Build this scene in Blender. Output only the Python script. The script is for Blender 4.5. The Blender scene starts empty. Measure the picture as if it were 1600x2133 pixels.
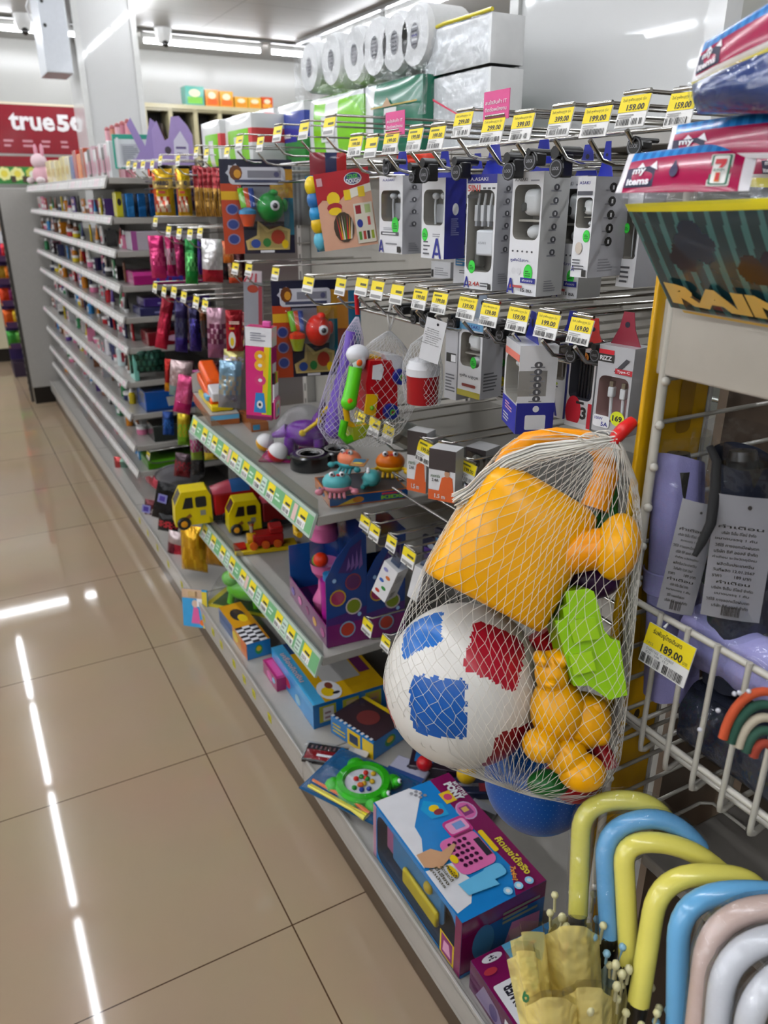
import bpy, bmesh, math, random
from math import sin, cos, pi, radians as RAD
from mathutils import Vector as V, Matrix, Euler
from mathutils.bvhtree import BVHTree
rnd = random.Random(7)
SC = bpy.context.scene
COL = SC.collection
# ---------------------------------------------------------------- camera model (also turns a pixel into a ray)
F, PITCH, YAW, EYE = 1600.0, 0.388, 0.5037, V((0, 0, 1.384))
_f = V((sin(YAW)*cos(PITCH), cos(YAW)*cos(PITCH), -sin(PITCH)))
_r = V((cos(YAW), -sin(YAW), 0)); _d = _f.cross(_r)
def ray(px, py): return _r*((px-800)/F) + _d*((py-1066.5)/F) + _f
def X(px, py, x): d = ray(px, py); return EYE + d*(x/d.x)
def I(px, py, dep): return EYE + ray(px, py)*dep      # point at a pixel and a depth along the view axis
def Y(px, py, y): d = ray(px, py); return EYE + d*(y/d.y)
def Z(px, py, z): d = ray(px, py); return EYE + d*((z-EYE.z)/d.z)
def D(px, py, dist): return EYE + ray(px, py).normalized()*dist
def fit(L, R, T, B, yaw, x=None, y=None, d=None):
    """front-face centre, width and height of an upright thing turned by yaw whose front spans these pixels"""
    cx, cy = (L+R)/2, (T+B)/2
    p = X(cx, cy, x) if x is not None else Y(cx, cy, y) if y is not None else D(cx, cy, d)
    q = p-EYE; zc = q.dot(_f); a = RAD(yaw)
    U = V((cos(a), sin(a), 0)); up = V((0, 0, 1))
    xn, yn = (cx-800)/F, (cy-1066.5)/F
    w = (R-L)/abs(F*(U.dot(_r)-xn*U.dot(_f))/zc)
    h = (B-T)/abs(F*(up.dot(_d)-yn*up.dot(_f))/zc)
    return p, w, h
# ---------------------------------------------------------------- materials
_M = {}
def lin(h):
    h = h.lstrip('#'); o = []
    for i in (0, 2, 4):
        c = int(h[i:i+2], 16)/255; o.append(c/12.92 if c <= .04045 else ((c+.055)/1.055)**2.4)
    return (*o, 1)
def dim(h, f=0.925):      # the same paint, a little darker
    h = h.lstrip('#'); return '#' + ''.join('%02x' % int(int(h[i:i+2], 16)*f) for i in (0, 2, 4))
KIND = dict(paper=(.5, 0, 0), gloss=(.2, 0, .3), plastic=(.28, 0, 0), matte=(.8, 0, 0), foil=(.22, .55, 0), metal=(.22, 1, 0), chrome=(.1, 1, 0),
            rubber=(.6, 0, 0), cloth=(.85, 0, 0), toy=(.3, 0, .06), enamel=(.3, 0, .2), laminate=(.12, 0, .2), steel=(.45, .3, 0), nylon=(.5, 0, 0))
def M(col, kind='paper'):
    k = (col, kind)
    if k in _M: return _M[k]
    m = bpy.data.materials.new(kind+'_'+col); m.use_nodes = True; _M[k] = m
    nt = m.node_tree; N = nt.nodes; L = nt.links; b = N['Principled BSDF']
    c = lin(col)
    if kind in ('film', 'acrylic', 'milky'):
        N.remove(b); out = N['Material Output']
        tr = N.new('ShaderNodeBsdfTransparent'); tr.inputs[0].default_value = c
        if kind == 'milky':
            g = N.new('ShaderNodeBsdfPrincipled'); g.inputs['Base Color'].default_value = c; g.inputs['Roughness'].default_value = .3; w = .55
        else:
            g = N.new('ShaderNodeBsdfGlossy'); g.inputs['Roughness'].default_value = .08; w = .035
        mx = N.new('ShaderNodeMixShader'); fr = N.new('ShaderNodeLayerWeight'); fr.inputs[0].default_value = .25
        mp = N.new('ShaderNodeMapRange'); L.new(fr.outputs['Facing'], mp.inputs[0]); mp.inputs[3].default_value = w; mp.inputs[4].default_value = w+{'milky': .45, 'film': .24}.get(kind, .22)
        L.new(mp.outputs[0], mx.inputs[0]); L.new(tr.outputs[0], mx.inputs[1]); L.new(g.outputs[0], mx.inputs[2]); L.new(mx.outputs[0], out.inputs[0])
        if kind != 'acrylic':
            t = N.new('ShaderNodeTexCoord'); n = N.new('ShaderNodeTexNoise'); n.inputs['Scale'].default_value = 28; n.inputs['Detail'].default_value = 3; L.new(t.outputs['Object'], n.inputs['Vector'])
            bp = N.new('ShaderNodeBump'); bp.inputs['Strength'].default_value = .7; bp.inputs['Distance'].default_value = .02; L.new(n.outputs[0], bp.inputs['Height'])
            L.new(bp.outputs[0], g.inputs['Normal'])
        return m
    if kind == 'emit':
        b.inputs['Base Color'].default_value = (.8, .8, .8, 1); b.inputs['Emission Color'].default_value = c; b.inputs['Emission Strength'].default_value = LAMP
        return m
    r, me, coat = KIND[kind]
    t = N.new('ShaderNodeTexCoord'); n = N.new('ShaderNodeTexNoise'); L.new(t.outputs['Object'], n.inputs['Vector'])
    n.inputs['Scale'].default_value = {'foil': 38, 'cloth': 900, 'paper': 60, 'matte': 120}.get(kind, 40); n.inputs['Detail'].default_value = 2
    cr = N.new('ShaderNodeMixRGB'); cr.inputs[1].default_value = tuple(x*.93 for x in c[:3])+(1,); cr.inputs[2].default_value = tuple(min(1, x*1.05) for x in c[:3])+(1,)
    L.new(n.outputs[0], cr.inputs[0]); L.new(cr.outputs[0], b.inputs['Base Color'])
    if kind == 'toy': b.inputs['Specular IOR Level'].default_value = .32
    b.inputs['Roughness'].default_value = r; b.inputs['Metallic'].default_value = me
    if coat: b.inputs['Coat Weight'].default_value = coat; b.inputs['Coat Roughness'].default_value = .08
    if kind in ('foil', 'cloth'):
        bp = N.new('ShaderNodeBump'); bp.inputs['Strength'].default_value = .55 if kind == 'foil' else .25; bp.inputs['Distance'].default_value = .012 if kind == 'foil' else .001
        L.new(n.outputs[0], bp.inputs['Height']); L.new(bp.outputs[0], b.inputs['Normal'])
    return m
LAMP = 33.0
FILM = lambda: M('#f6f8fa', 'film')
# ---------------------------------------------------------------- lettering -> triangles
_T = {}
def glyphs(s, bold=0.0):
    k = (s, bold)
    if k not in _T:
        cu = bpy.data.curves.new('lettering', 'FONT'); cu.body = s; cu.size = 1; cu.resolution_u = 2; cu.offset = bold; cu.align_x = 'CENTER'
        o = bpy.data.objects.new('lettering', cu); me = bpy.data.meshes.new_from_object(o)
        vs = [(v.co.x, v.co.y) for v in me.vertices]; fs = [tuple(p.vertices) for p in me.polygons]
        bpy.data.objects.remove(o); bpy.data.meshes.remove(me); bpy.data.curves.remove(cu)
        if vs:
            x0 = min(v[0] for v in vs); x1 = max(v[0] for v in vs); y0 = min(v[1] for v in vs); y1 = max(v[1] for v in vs)
        else: x0 = y0 = 0; x1 = y1 = 1
        _T[k] = (vs, fs, x0, x1, y0, y1)
    return _T[k]
# ---------------------------------------------------------------- mesh builder
class Fr:      # a drawing plane: origin, u, v, normal
    def __init__(s, o, u, v): s.o, s.u, s.v = V(o), V(u), V(v); s.n = s.u.cross(s.v).normalized()
    def at(s, a, b, k=0.0): return s.o + s.u*a + s.v*b + s.n*k
class MB:
    def __init__(s): s.v = []; s.f = []; s.mi = []; s.sm = []; s.mats = []; s.k = 0.0; s.fr = None
    def mat(s, m):
        if isinstance(m, str): m = M(m)
        if m not in s.mats: s.mats.append(m)
        return s.mats.index(m)
    def add(s, pts, faces, m, smooth=False):
        b = len(s.v); s.v.extend(tuple(p) for p in pts); i = s.mat(m)
        for f in faces: s.f.append(tuple(b+j for j in f)); s.mi.append(i); s.sm.append(smooth)
        return s
    def box(s, x0, x1, y0, y1, z0, z1, m, b=0, seg=2, T=None):
        if not b:
            p = [(x, y, z) for z in (z0, z1) for y in (y0, y1) for x in (x0, x1)]
            fs = [(0, 2, 3, 1), (4, 5, 7, 6), (0, 1, 5, 4), (2, 6, 7, 3), (0, 4, 6, 2), (1, 3, 7, 5)]
        else:
            bm = bmesh.new(); bmesh.ops.create_cube(bm, size=1)
            for w in bm.verts: w.co = V((x0+(w.co.x+.5)*(x1-x0), y0+(w.co.y+.5)*(y1-y0), z0+(w.co.z+.5)*(z1-z0)))
            bmesh.ops.bevel(bm, geom=bm.edges[:], offset=b, segments=seg, affect='EDGES', profile=.5)
            bm.verts.index_update(); p = [w.co.copy() for w in bm.verts]; ff = [(abs(max(f.normal, key=abs)) < .999, [w.index for w in f.verts]) for f in bm.faces]; bm.free()
            if T is not None: p = [T @ V(q) for q in p]
            i0 = len(s.v); s.v.extend(tuple(q) for q in p); i = s.mat(m)
            for sm, f in ff: s.f.append(tuple(i0+j for j in f)); s.mi.append(i); s.sm.append(sm)
            return s
        if T is not None: p = [T @ V(q) for q in p]
        return s.add(p, fs, m)
    def prism(s, poly, m, d=.001, fr=None, k=0, side=None, smooth=False):       # outline on the frame, from depth k up by d along its normal
        fr = fr or s.fr; n = len(poly); A = [fr.at(a, b, k+d) for a, b in poly]; B = [fr.at(a, b, k) for a, b in poly]
        s.add(A, [tuple(range(n))], m)
        s.add(B, [tuple(range(n))[::-1]], side or m)
        return s.add(A+B, [(i, i+n, (i+1) % n+n, (i+1) % n) for i in range(n)], side or m, smooth)
    def ringtube(s, rings, m, closed=False, caps=True, smooth=True):
        n = len(rings[0]); pts = [p for r in rings for p in r]; fs = []; k = len(rings)
        for i in range(k if closed else k-1):
            a, b = i*n, ((i+1) % k)*n
            fs += [(a+j, a+(j+1) % n, b+(j+1) % n, b+j) for j in range(n)]
        s.add(pts, fs, m, smooth)
        if caps and not closed:
            s.add(rings[0], [tuple(range(n))[::-1]], m); s.add(rings[-1], [tuple(range(n))], m)
        return s
    def tube(s, pts, r, m, n=6, closed=False, caps=True):
        pts = [V(p) for p in pts]; k = len(pts); rings = []; ref = None
        for i, p in enumerate(pts):
            a = pts[i-1] if i or closed else p; b = pts[(i+1) % k] if i < k-1 or closed else p
            t = (b-a).normalized()
            if ref is None: ref = t.orthogonal().normalized()
            ref = ref-t*ref.dot(t); ref = ref.normalized() if ref.length > 1e-6 else t.orthogonal().normalized()
            w = t.cross(ref); rr = r[i] if isinstance(r, (list, tuple)) else r
            rings.append([p+(ref*cos(2*pi*j/n)+w*sin(2*pi*j/n))*rr for j in range(n)])
        return s.ringtube(rings, m, closed, caps)
    def lathe(s, prof, m, n=16, T=None, mf=None):     # (r, z) profile about z
        T = T or Matrix(); pts = [T @ V((r*cos(2*pi*j/n), r*sin(2*pi*j/n), z)) for r, z in prof for j in range(n)]
        for i in range(len(prof)-1):
            s.add(pts[i*n:(i+2)*n], [(j, (j+1) % n, n+(j+1) % n, n+j) for j in range(n)], mf(i) if mf else m, True)
        return s
    def grid(s, fn, nu, nv, m, mf=None, wrap=False):
        pts = [V(fn(i/nu, j/nv)) for j in range(nv+1) for i in range(nu+(0 if wrap else 1))]; w = nu+(0 if wrap else 1)
        b = len(s.v); s.v.extend(tuple(p) for p in pts)
        for j in range(nv):
            for i in range(nu):
                i2 = (i+1) % w
                s.f.append((b+j*w+i, b+j*w+i2, b+(j+1)*w+i2, b+(j+1)*w+i)); s.sm.append(True)
                s.mi.append(s.mat(mf((i+.5)/nu, (j+.5)/nv) if mf else m))
        return s
    def ball(s, c, r, m, nu=18, nv=12, mf=None, T=None):
        r = r if isinstance(r, (tuple, list)) else (r, r, r); c = V(c)
        def fn(u, v):
            a, b = 2*pi*u, pi*(v-.5); p = c+V((r[0]*cos(b)*cos(a), r[1]*cos(b)*sin(a), r[2]*sin(b)))
            return T @ p if T is not None else p
        return s.grid(fn, nu, nv, m, mf, True)
    # ---- printing: flat shapes a fraction of a millimetre above the drawing plane
    def on(s, o, u, v, k=.0003): s.fr = Fr(o, u, v); s.k = k; return s
    def front(s, y=0): return s.on((0, y, 0), (1, 0, 0), (0, 0, 1))
    def right(s, x): return s.on((x, 0, 0), (0, 1, 0), (0, 0, 1))
    def top(s, z): return s.on((0, 0, z), (1, 0, 0), (0, 1, 0))
    def poly(s, pts, m):
        s.add([s.fr.at(a, b, s.k) for a, b in pts], [tuple(range(len(pts)))], m); s.k += .00012; return s
    def rect(s, u0, u1, v0, v1, m): return s.poly([(u0, v0), (u1, v0), (u1, v1), (u0, v1)], m)
    def oval(s, u, v, a, b, m, n=20): return s.poly([(u+a*cos(2*pi*i/n), v+b*sin(2*pi*i/n)) for i in range(n)], m)
    def rrect(s, u0, u1, v0, v1, r, m, n=4): return s.poly(rr(u0, u1, v0, v1, r, n), m)
    def text(s, t, u, v, h, m, w=None, bold=.02, rot=0):
        vs, fs, x0, x1, y0, y1 = glyphs(t, bold); sy = h/max(y1-y0, 1e-6); sx = (w/max(x1-x0, 1e-6)) if w else sy
        c, q = cos(rot), sin(rot); mx, my = (x0+x1)/2, (y0+y1)/2
        s.add([s.fr.at(u+(a-mx)*sx*c-(b-my)*sy*q, v+(a-mx)*sx*q+(b-my)*sy*c, s.k) for a, b in vs], fs, m); s.k += .00012; return s
    def bars(s, u0, u1, v0, v1, m, n=18, seed=1):           # barcode
        r = random.Random(seed); st = (u1-u0)/n; k = s.k
        for i in range(n):
            if r.random() < .85:
                a = u0+i*st; s.k = k; s.rect(a, a+st*r.uniform(.25, .75), v0, v1, m)
        return s
    def lines(s, u0, u1, v0, v1, n, m, seed=1, fill=.45):    # greeked small print
        r = random.Random(seed); st = (v1-v0)/n; k = s.k
        for i in range(n):
            s.k = k; s.rect(u0, u0+(u1-u0)*r.uniform(.6, 1), v0+i*st, v0+(i+fill)*st, m)
        return s
    def build(s, name, parent=None, loc=None, rot=None):
        me = bpy.data.meshes.new(name); me.from_pydata(s.v, [], s.f)
        for m in s.mats: me.materials.append(m)
        me.polygons.foreach_set('material_index', s.mi); me.polygons.foreach_set('use_smooth', s.sm); me.update()
        o = bpy.data.objects.new(name, me); COL.objects.link(o)
        if parent is not None: o.parent = parent
        if loc is not None: o.location = loc
        if rot is not None: o.rotation_euler = rot
        return o
def rr(u0, u1, v0, v1, r, n=4):
    o = []
    for cx, cy, a in ((u1-r, v1-r, 0), (u0+r, v1-r, 90), (u0+r, v0+r, 180), (u1-r, v0+r, 270)):
        o += [(cx+r*cos(RAD(a+90*i/n)), cy+r*sin(RAD(a+90*i/n))) for i in range(n+1)]
    return o
def tag(o, label, cat, group=None, kind=None):
    o['label'] = label; o['category'] = cat
    if group: o['group'] = group
    if kind: o['kind'] = kind
    return o
def thing(name, label, cat, loc=(0, 0, 0), rz=0, group=None, rot=None):
    o = bpy.data.objects.new(name, None); o.empty_display_size = .02; COL.objects.link(o); o.location = loc
    o.rotation_euler = rot if rot is not None else (0, 0, RAD(rz))
    return tag(o, label, cat, group)
def struct(mb, name):
    o = mb.build(name); o['kind'] = 'structure'; return o
def dup(root, loc=None, rot=None, label=None, group=None):
    r = root.copy(); COL.objects.link(r)
    if loc is not None: r.location = loc
    if rot is not None: r.rotation_euler = rot
    if label: r['label'] = label
    if group: r['group'] = group
    for ch in root.children:
        c = ch.copy(); COL.objects.link(c); c.parent = r
        for g in ch.children:
            d = g.copy(); COL.objects.link(d); d.parent = c
    return r
ORD = 'first second third fourth fifth sixth seventh eighth ninth tenth eleventh twelfth thirteenth fourteenth fifteenth sixteenth'.split()
def arc(c, r, a0, a1, n, U, W): return [V(c)+V(U)*(r*cos(RAD(a0+(a1-a0)*i/n)))+V(W)*(r*sin(RAD(a0+(a1-a0)*i/n))) for i in range(n+1)]
EXPO = 0.62
# ================================================================ SETTING
CEIL, FARY = 2.80, 9.2
def nodes_mat(name):
    m = bpy.data.materials.new(name); m.use_nodes = True; nt = m.node_tree
    return m, nt.nodes, nt.links, nt.nodes['Principled BSDF']
def floor_mat():
    m, N, L, b = nodes_mat('polished_tile')
    t = N.new('ShaderNodeTexCoord'); mp = N.new('ShaderNodeMapping'); mp.inputs['Location'].default_value = (-.387+.0015, -1.0915+.0015, 0); L.new(t.outputs['Object'], mp.inputs[0])
    br = N.new('ShaderNodeTexBrick'); br.offset = 0; br.squash = 1; L.new(mp.outputs[0], br.inputs[0])
    for k, v in dict(Scale=1, **{'Mortar Size': .0016, 'Mortar Smooth': .1, 'Brick Width': .6, 'Row Height': .6, 'Bias': 0}).items(): br.inputs[k].default_value = v
    br.inputs['Color1'].default_value = lin(dim('#b8a084')); br.inputs['Color2'].default_value = lin(dim('#b49c80')); br.inputs['Mortar'].default_value = lin('#4f3a28')
    n = N.new('ShaderNodeTexNoise'); n.inputs['Scale'].default_value = 3.5; n.inputs['Detail'].default_value = 8; L.new(t.outputs['Object'], n.inputs[0])
    mx = N.new('ShaderNodeMixRGB'); mx.blend_type = 'MULTIPLY'; mx.inputs[0].default_value = .16; L.new(br.outputs[0], mx.inputs[1]); L.new(n.outputs[1], mx.inputs[2])
    L.new(mx.outputs[0], b.inputs['Base Color'])
    b.inputs['Roughness'].default_value = .05; b.inputs['Specular IOR Level'].default_value = .38
    bp = N.new('ShaderNodeBump'); bp.inputs['Strength'].default_value = .12; bp.inputs['Distance'].default_value = .0008; L.new(br.outputs['Fac'], bp.inputs['Height']); bp.invert = True
    L.new(bp.outputs[0], b.inputs['Normal'])
    return m
def wall_mat(name, col, rough, panel=None, ax=0):
    m, N, L, b = nodes_mat(name); t = N.new('ShaderNodeTexCoord')
    n = N.new('ShaderNodeTexNoise'); n.inputs['Scale'].default_value = 2; L.new(t.outputs['Object'], n.inputs[0])
    c = lin(col); mx = N.new('ShaderNodeMixRGB'); mx.inputs[1].default_value = tuple(x*.95 for x in c[:3])+(1,); mx.inputs[2].default_value = c; L.new(n.outputs[0], mx.inputs[0]); last = mx.outputs[0]
    if panel:
        br = N.new('ShaderNodeTexBrick'); br.offset = 0
        for k, v in dict(Scale=1, **{'Mortar Size': .004, 'Mortar Smooth': .3, 'Brick Width': panel[0], 'Row Height': panel[1]}).items(): br.inputs[k].default_value = v
        br.inputs['Color1'].default_value = br.inputs['Color2'].default_value = (1, 1, 1, 1); br.inputs['Mortar'].default_value = (.45, .45, .43, 1)
        mp = N.new('ShaderNodeMapping'); L.new(t.outputs['Object'], mp.inputs[0]); L.new(mp.outputs[0], br.inputs[0])
        if ax: mp.inputs['Rotation'].default_value = (RAD(90), 0, 0)
        m2 = N.new('ShaderNodeMixRGB'); m2.blend_type = 'MULTIPLY'; m2.inputs[0].default_value = 1; L.new(last, m2.inputs[1]); L.new(br.outputs[0], m2.inputs[2]); last = m2.outputs[0]
    L.new(last, b.inputs['Base Color']); b.inputs['Roughness'].default_value = rough
    return m
WHITE = wall_mat('wall_paint', dim('#d6d5d0'), .35)
struct(MB().box(-5.6, 5.2, -2.4, FARY, -.06, 0, floor_mat()), 'floor')
struct(MB().box(-5.6, 5.2, -2.4, FARY, CEIL, CEIL+.06, wall_mat('ceiling_panels', dim('#cfcdc8'), .5, (1.22, .61))), 'ceiling')
struct(MB().box(-5.6, 5.2, FARY, FARY+.1, 0, CEIL, wall_mat('far_wall_laminate', dim('#d2d1cb'), .22)), 'wall_far')
struct(MB().box(-5.7, -5.6, -2.4, FARY, 0, CEIL, WHITE), 'wall_left')
struct(MB().box(5.2, 5.3, -2.4, FARY, 0, CEIL, WHITE), 'wall_right')
struct(MB().box(-5.6, 5.2, -2.5, -2.4, 0, CEIL, WHITE), 'wall_back')
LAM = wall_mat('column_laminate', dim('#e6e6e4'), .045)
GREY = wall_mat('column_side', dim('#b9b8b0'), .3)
c = MB(); c.box(1.2, 1.85, 1.02, 1.585, 0, CEIL, LAM, .004)
c.box(1.192, 1.2, 1.012, 1.05, 0, CEIL, M('#d4d4d2', 'gloss')); c.box(1.2, 1.23, 1.012, 1.0165, 0, CEIL, M('#d4d4d2', 'gloss'))
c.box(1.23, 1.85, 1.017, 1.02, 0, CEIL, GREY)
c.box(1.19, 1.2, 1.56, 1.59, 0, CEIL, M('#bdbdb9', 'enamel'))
struct(c, 'column_1')
p1, p2 = Y(168, 150, 6.5), Y(290, 150, 6.5)
c = MB(); c.box(p1.x, p2.x, 6.5, 7.0, 0, CEIL, LAM, .004)
for xx in (p1.x-.012, p2.x-.03): c.box(xx, xx+.042, 6.488, 6.5, 0, CEIL, M('#d8d8d4', 'gloss'))
struct(c, 'column_2')
j1, j2 = Y(98, 150, 6.42), Y(160, 150, 6.42)
e = thing('switch_cabinet', 'pale grey metal cabinet hanging from the ceiling beside the far white column', 'cabinet', ((j1.x+j2.x)/2, 6.42, j1.z))
w = j2.x-j1.x
MB().box(-w/2, w/2-.02, 0, .35, 0, CEIL-j1.z-.002, M('#c9cdd2', 'enamel'), .006).build('housing', e)
b = MB()
for z in (.28, .42): b.front(-.001).oval(-w/2+.03, z, .012, .012, M('#2c2c2c', 'plastic'))
b.build('screw', e)
b = MB(); b.tube([(-.05, .1, CEIL-j1.z-.05), (-.12, .05, CEIL-j1.z-.12), (-.16, .08, CEIL-j1.z-.22), (-.13, .12, CEIL-j1.z-.3)], .006, M('#d8d8d8', 'plastic')); b.build('cable', e)
# ---- tube lamps
def lamp(x, y, along_y, label, n=1.17):
    e = thing('tube_light', label, 'light', (x, y, CEIL-.001), 0 if along_y else 90, 'ceiling tube lights')
    MB().box(-.022, .022, -n/2, n/2, -.05, 0, M('#dededa', 'enamel'), .004).build('housing', e)
    b = MB(); b.tube([(0, -n/2+.01, -.072), (0, n/2-.01, -.072)], .017, M('#f6f9ff', 'emit'), 8); b.build('tube', e)
    for q in (-1, 1): MB().box(-.018, .018, q*(n/2-.012)-.01, q*(n/2-.012)+.01, -.09, -.045, M('#e4e4e0', 'plastic')).build('end_cap', e)
ROWN = {-5.1: 'along the window side', -3.45: 'over the checkout side', -1.75: 'over the entrance side', 0.0: 'above the open aisle', 1.66: 'above the shelving run', 3.55: 'over the neighbouring aisle'}
for x, nm in ROWN.items():
    for i in range(8):
        y = -1.6+i*1.235
        if y > 7.4: continue
        lamp(x, y, True, f'glowing white tube light {nm}, {ORD[7-i]} of its row from the far wall')
for i, x in enumerate((-1.25, -.01, 1.31, 2.58, 3.83)):
    lamp(x, 8.25, False, f'glowing tube light parallel to the far wall, {ORD[i]} counting from the entrance side')
# ceiling rail beside the shelving run lamps
b = MB(); b.box(3.43, 3.46, -1.8, 8, CEIL-.03, CEIL-.001, M('#8d8d8a', 'enamel')); b.box(-2.5, 5.1, 8.08, 8.1, CEIL-.025, CEIL-.001, M('#77756f', 'enamel')); o = b.build('trim_1'); o['kind'] = 'structure'
for i, (px, py) in enumerate(((48, 45), (340, 70))):
    p = Y(px, py, 8.0)
    e = thing('ceiling_sensor', f'small white ceiling sensor with dark lens, {"beside the hanging grey cabinet" if i == 0 else "just past the far white column"}', 'sensor', (p.x, 8.0, CEIL-.001))
    MB().lathe([(.001, -.13), (.05, -.12), (.07, -.06), (.08, 0)], M('#e6e6e2', 'plastic'), 14).build('body', e)
    MB().ball((.0, -.045, -.13), .03, M('#1c1a1a', 'gloss'), 10, 8).build('lens', e)
# ---- far wall sign, counter, cream cabinet
FY = 8.6
def on_far(L, R, T, B, y=FY): a, c = Y(L, T, y), Y(R, B, y); return a.x, c.x, c.z, a.z
x0, x1, z0, z1 = on_far(-60, 178, 213, 323)
e = thing('wall_sign', 'dark red lightbox sign with white true5G lettering on the far wall', 'sign', (x0, FY, z0))
W_, H_ = x1-x0, z1-z0
MB().box(0, W_, .002, .08, 0, H_, M('#8a0f22', 'gloss')).build('panel', e)
MB().box(0, W_, -.002, .08, H_, H_+.02, M('#e6d8bd', 'paper')).build('top_trim', e)
sx = lambda px: Y(px, 250, FY).x-x0
b = MB(); b.front(.0005); b.text('true', sx(66), H_*.66, H_*.36, M('#f2eeee'), sx(117)-sx(23), .03); b.text('5G', sx(150), H_*.66, H_*.36, M('#f2eeee'), sx(184)-sx(119), .05); b.build('lettering', e)
b = MB(); b.front(.0005)
for i in range(5): b.lines(sx(-40+i*40), sx(-40+i*40+22), H_*.14, H_*.34, 2, M('#d0909a'), i)
b.build('small_print', e)
x0, x1, z0, z1 = on_far(-60, 178, 323, 384)
e = thing('counter_banner', 'red and green banner strip with daisy pictures under the red sign', 'banner', (x0, FY, z0)); W_, H_ = x1-x0, z1-z0
MB().box(0, W_, .002, .05, H_*.62-.25*0, H_, M('#8c0c1e', 'gloss')).build('red_strip', e)
b = MB(); b.box(0, W_, .002, .05, 0, H_*.62, M('#3b8a3e', 'gloss')); b.front(.001)
for px, c1, c2 in ((18, '#e8d84a', '#f2f0a0'), (50, '#f0f0e0', '#cfcf5a'), (-10, '#e8d84a', '#f2f0a0')):
    for k in range(7): b.oval(sx(px)+.035*cos(k*.9), H_*.36+.035*sin(k*.9), .026, .026, M(c2), 8)
    b.oval(sx(px), H_*.36, .03, .03, M(c1), 10)
for px in (34, 27, 3): b.rect(sx(px), sx(px)+.04, H_*.05, H_*.28, M('#4a3a2a'))
b.build('picture_strip', e)
p0 = Y(-80, 740, 7.8); p1 = Y(100, 740, 7.8)
e = thing('service_counter', 'cream service counter on a black plinth under the red sign', 'counter', (p0.x, 7.8, 0)); W_ = p1.x-p0.x
MB().box(0, W_, 0, .8, .12, 1.0, M('#d9cfae', 'laminate')).build('body', e)
MB().box(0, W_, .02, .8, 0, .12, M('#15110d', 'plastic')).build('plinth', e)
MB().box(-.02, W_+.02, -.02, .8, 1.0, 1.04, M('#c9c4b6', 'laminate')).build('worktop', e)
# snack stand in front of the counter
a, c = Y(-30, 440, 7.0), Y(76, 735, 7.0)
e = thing('snack_stand', 'tall purple cardboard stand holding snack packs in front of the cream counter', 'display stand', (a.x, 7.0, 0)); W_ = Y(52, 600, 7.0).x-a.x
b = MB(); b.box(0, W_, .05, .3, 0, .12, M('#2a1a30')); b.box(0, W_, .22, .26, .12, a.z, M('#35205a')); b.build('back_card', e)
for i in range(5):
    z = .24+i*.17
    b = MB(); b.box(0, W_, -.0, .22, z, z+.012, M('#c07a20')); b.box(0, W_, -.012, 0, z, z+.045, M('#40224a')); b.build('tray', e)
b = MB(); b.front(.219); b.rect(.05, W_-.05, a.z-.3, a.z-.02, M('#30204e')); b.oval(W_*.55, a.z-.1, .045, .055, M('#caa78e')); b.poly([(W_*.3, a.z-.3), (W_*.8, a.z-.3), (W_*.66, a.z-.15), (W_*.45, a.z-.15)], M('#e8e6ea')); b.build('poster', e)
SN = ['#3f9a3c', '#d8601e', '#d0401c', '#b08a2a', '#8a2a6a']
for i in range(5):
    for k in range(3):
        o = MB().grid(lambda u, v: ((u-.5)*.085, -.016*(1-(2*u-1)**4)*(1-(2*v-1)**4), v*.12), 6, 6, M(SN[i] if k != 1 else ['#6ab04a', '#e8c030', '#7a1a5a', '#e07a20', '#d0303a'][i], 'foil')).build('snack_pack', None, (a.x+W_*(.2+.3*k), 7.1, .253+i*.17))
        tag(o, f'snack pack in the purple stand, {ORD[i]} tray up, {["first", "second", "third"][k]} across', 'snack', 'snack packs in the purple stand')
# end unit of the next run, seen side on
a, c = Y(22, 392, 5.99), Y(112, 392, 5.99)
e = thing('end_unit', 'grey metal end panel standing on a black plinth past the last shelves', 'display unit', (.415, 5.99, 0))
MB().box(0, .5, 0, .35, .12, a.z, M(dim('#b7b4ad'), 'enamel'), .004).build('side_panel', e)
MB().box(.01, .5, .02, .35, 0, .12, M('#120e0b', 'plastic')).build('plinth', e)
b = MB(); b.box(-.02, 0, 0, .03, .02, a.z, M('#3a3733', 'enamel'))
for k in range(26): b.box(-.022, -.02, .008, .02, .1+k*.048, .125+k*.048, M('#0e0c0a'))
b.build('slotted_upright', e)
# cream cabinet of bottles by the far wall
x0, x1, z0, z1 = on_far(300, 560, 223, 330, 8.4)
e = thing('bottle_cabinet', 'cream open cabinet of dark bottles against the far wall', 'cabinet', (x0, 8.4, 0)); W_ = x1-x0
b = MB(); b.box(0, W_, .3, .35, .1, z1, M('#1a1512')); b.build('back_panel', e)
for i in range(6):
    q = i*W_/5; MB().box(q-.02, q+.02, 0, .3, 0, z1, M('#ddd2a8', 'laminate')).build('divider', e)
MB().box(-.02, W_+.02, -.01, .35, z1, z1+.04, M('#ddd2a8', 'laminate')).build('cornice', e)
for i in range(5):
    for zz in (z0-.02, z0+.42): MB().box(i*W_/5+.02, (i+1)*W_/5-.02, 0, .3, zz-.02, zz, M('#cfc49b', 'laminate')).build('shelf', e)
bot = MB(); bot.lathe([(.001, 0), (.036, 0), (.038, .01), (.038, .17), (.014, .23), (.013, .29), (.015, .295), (.001, .3)], M('#3a1f14', 'gloss'), 10)
bp = bot.build('liquor_bottle'); k = 0
BC = ['#2a150e', '#1c2a16', '#50301a', '#6a1a1a', '#20161a']
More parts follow.
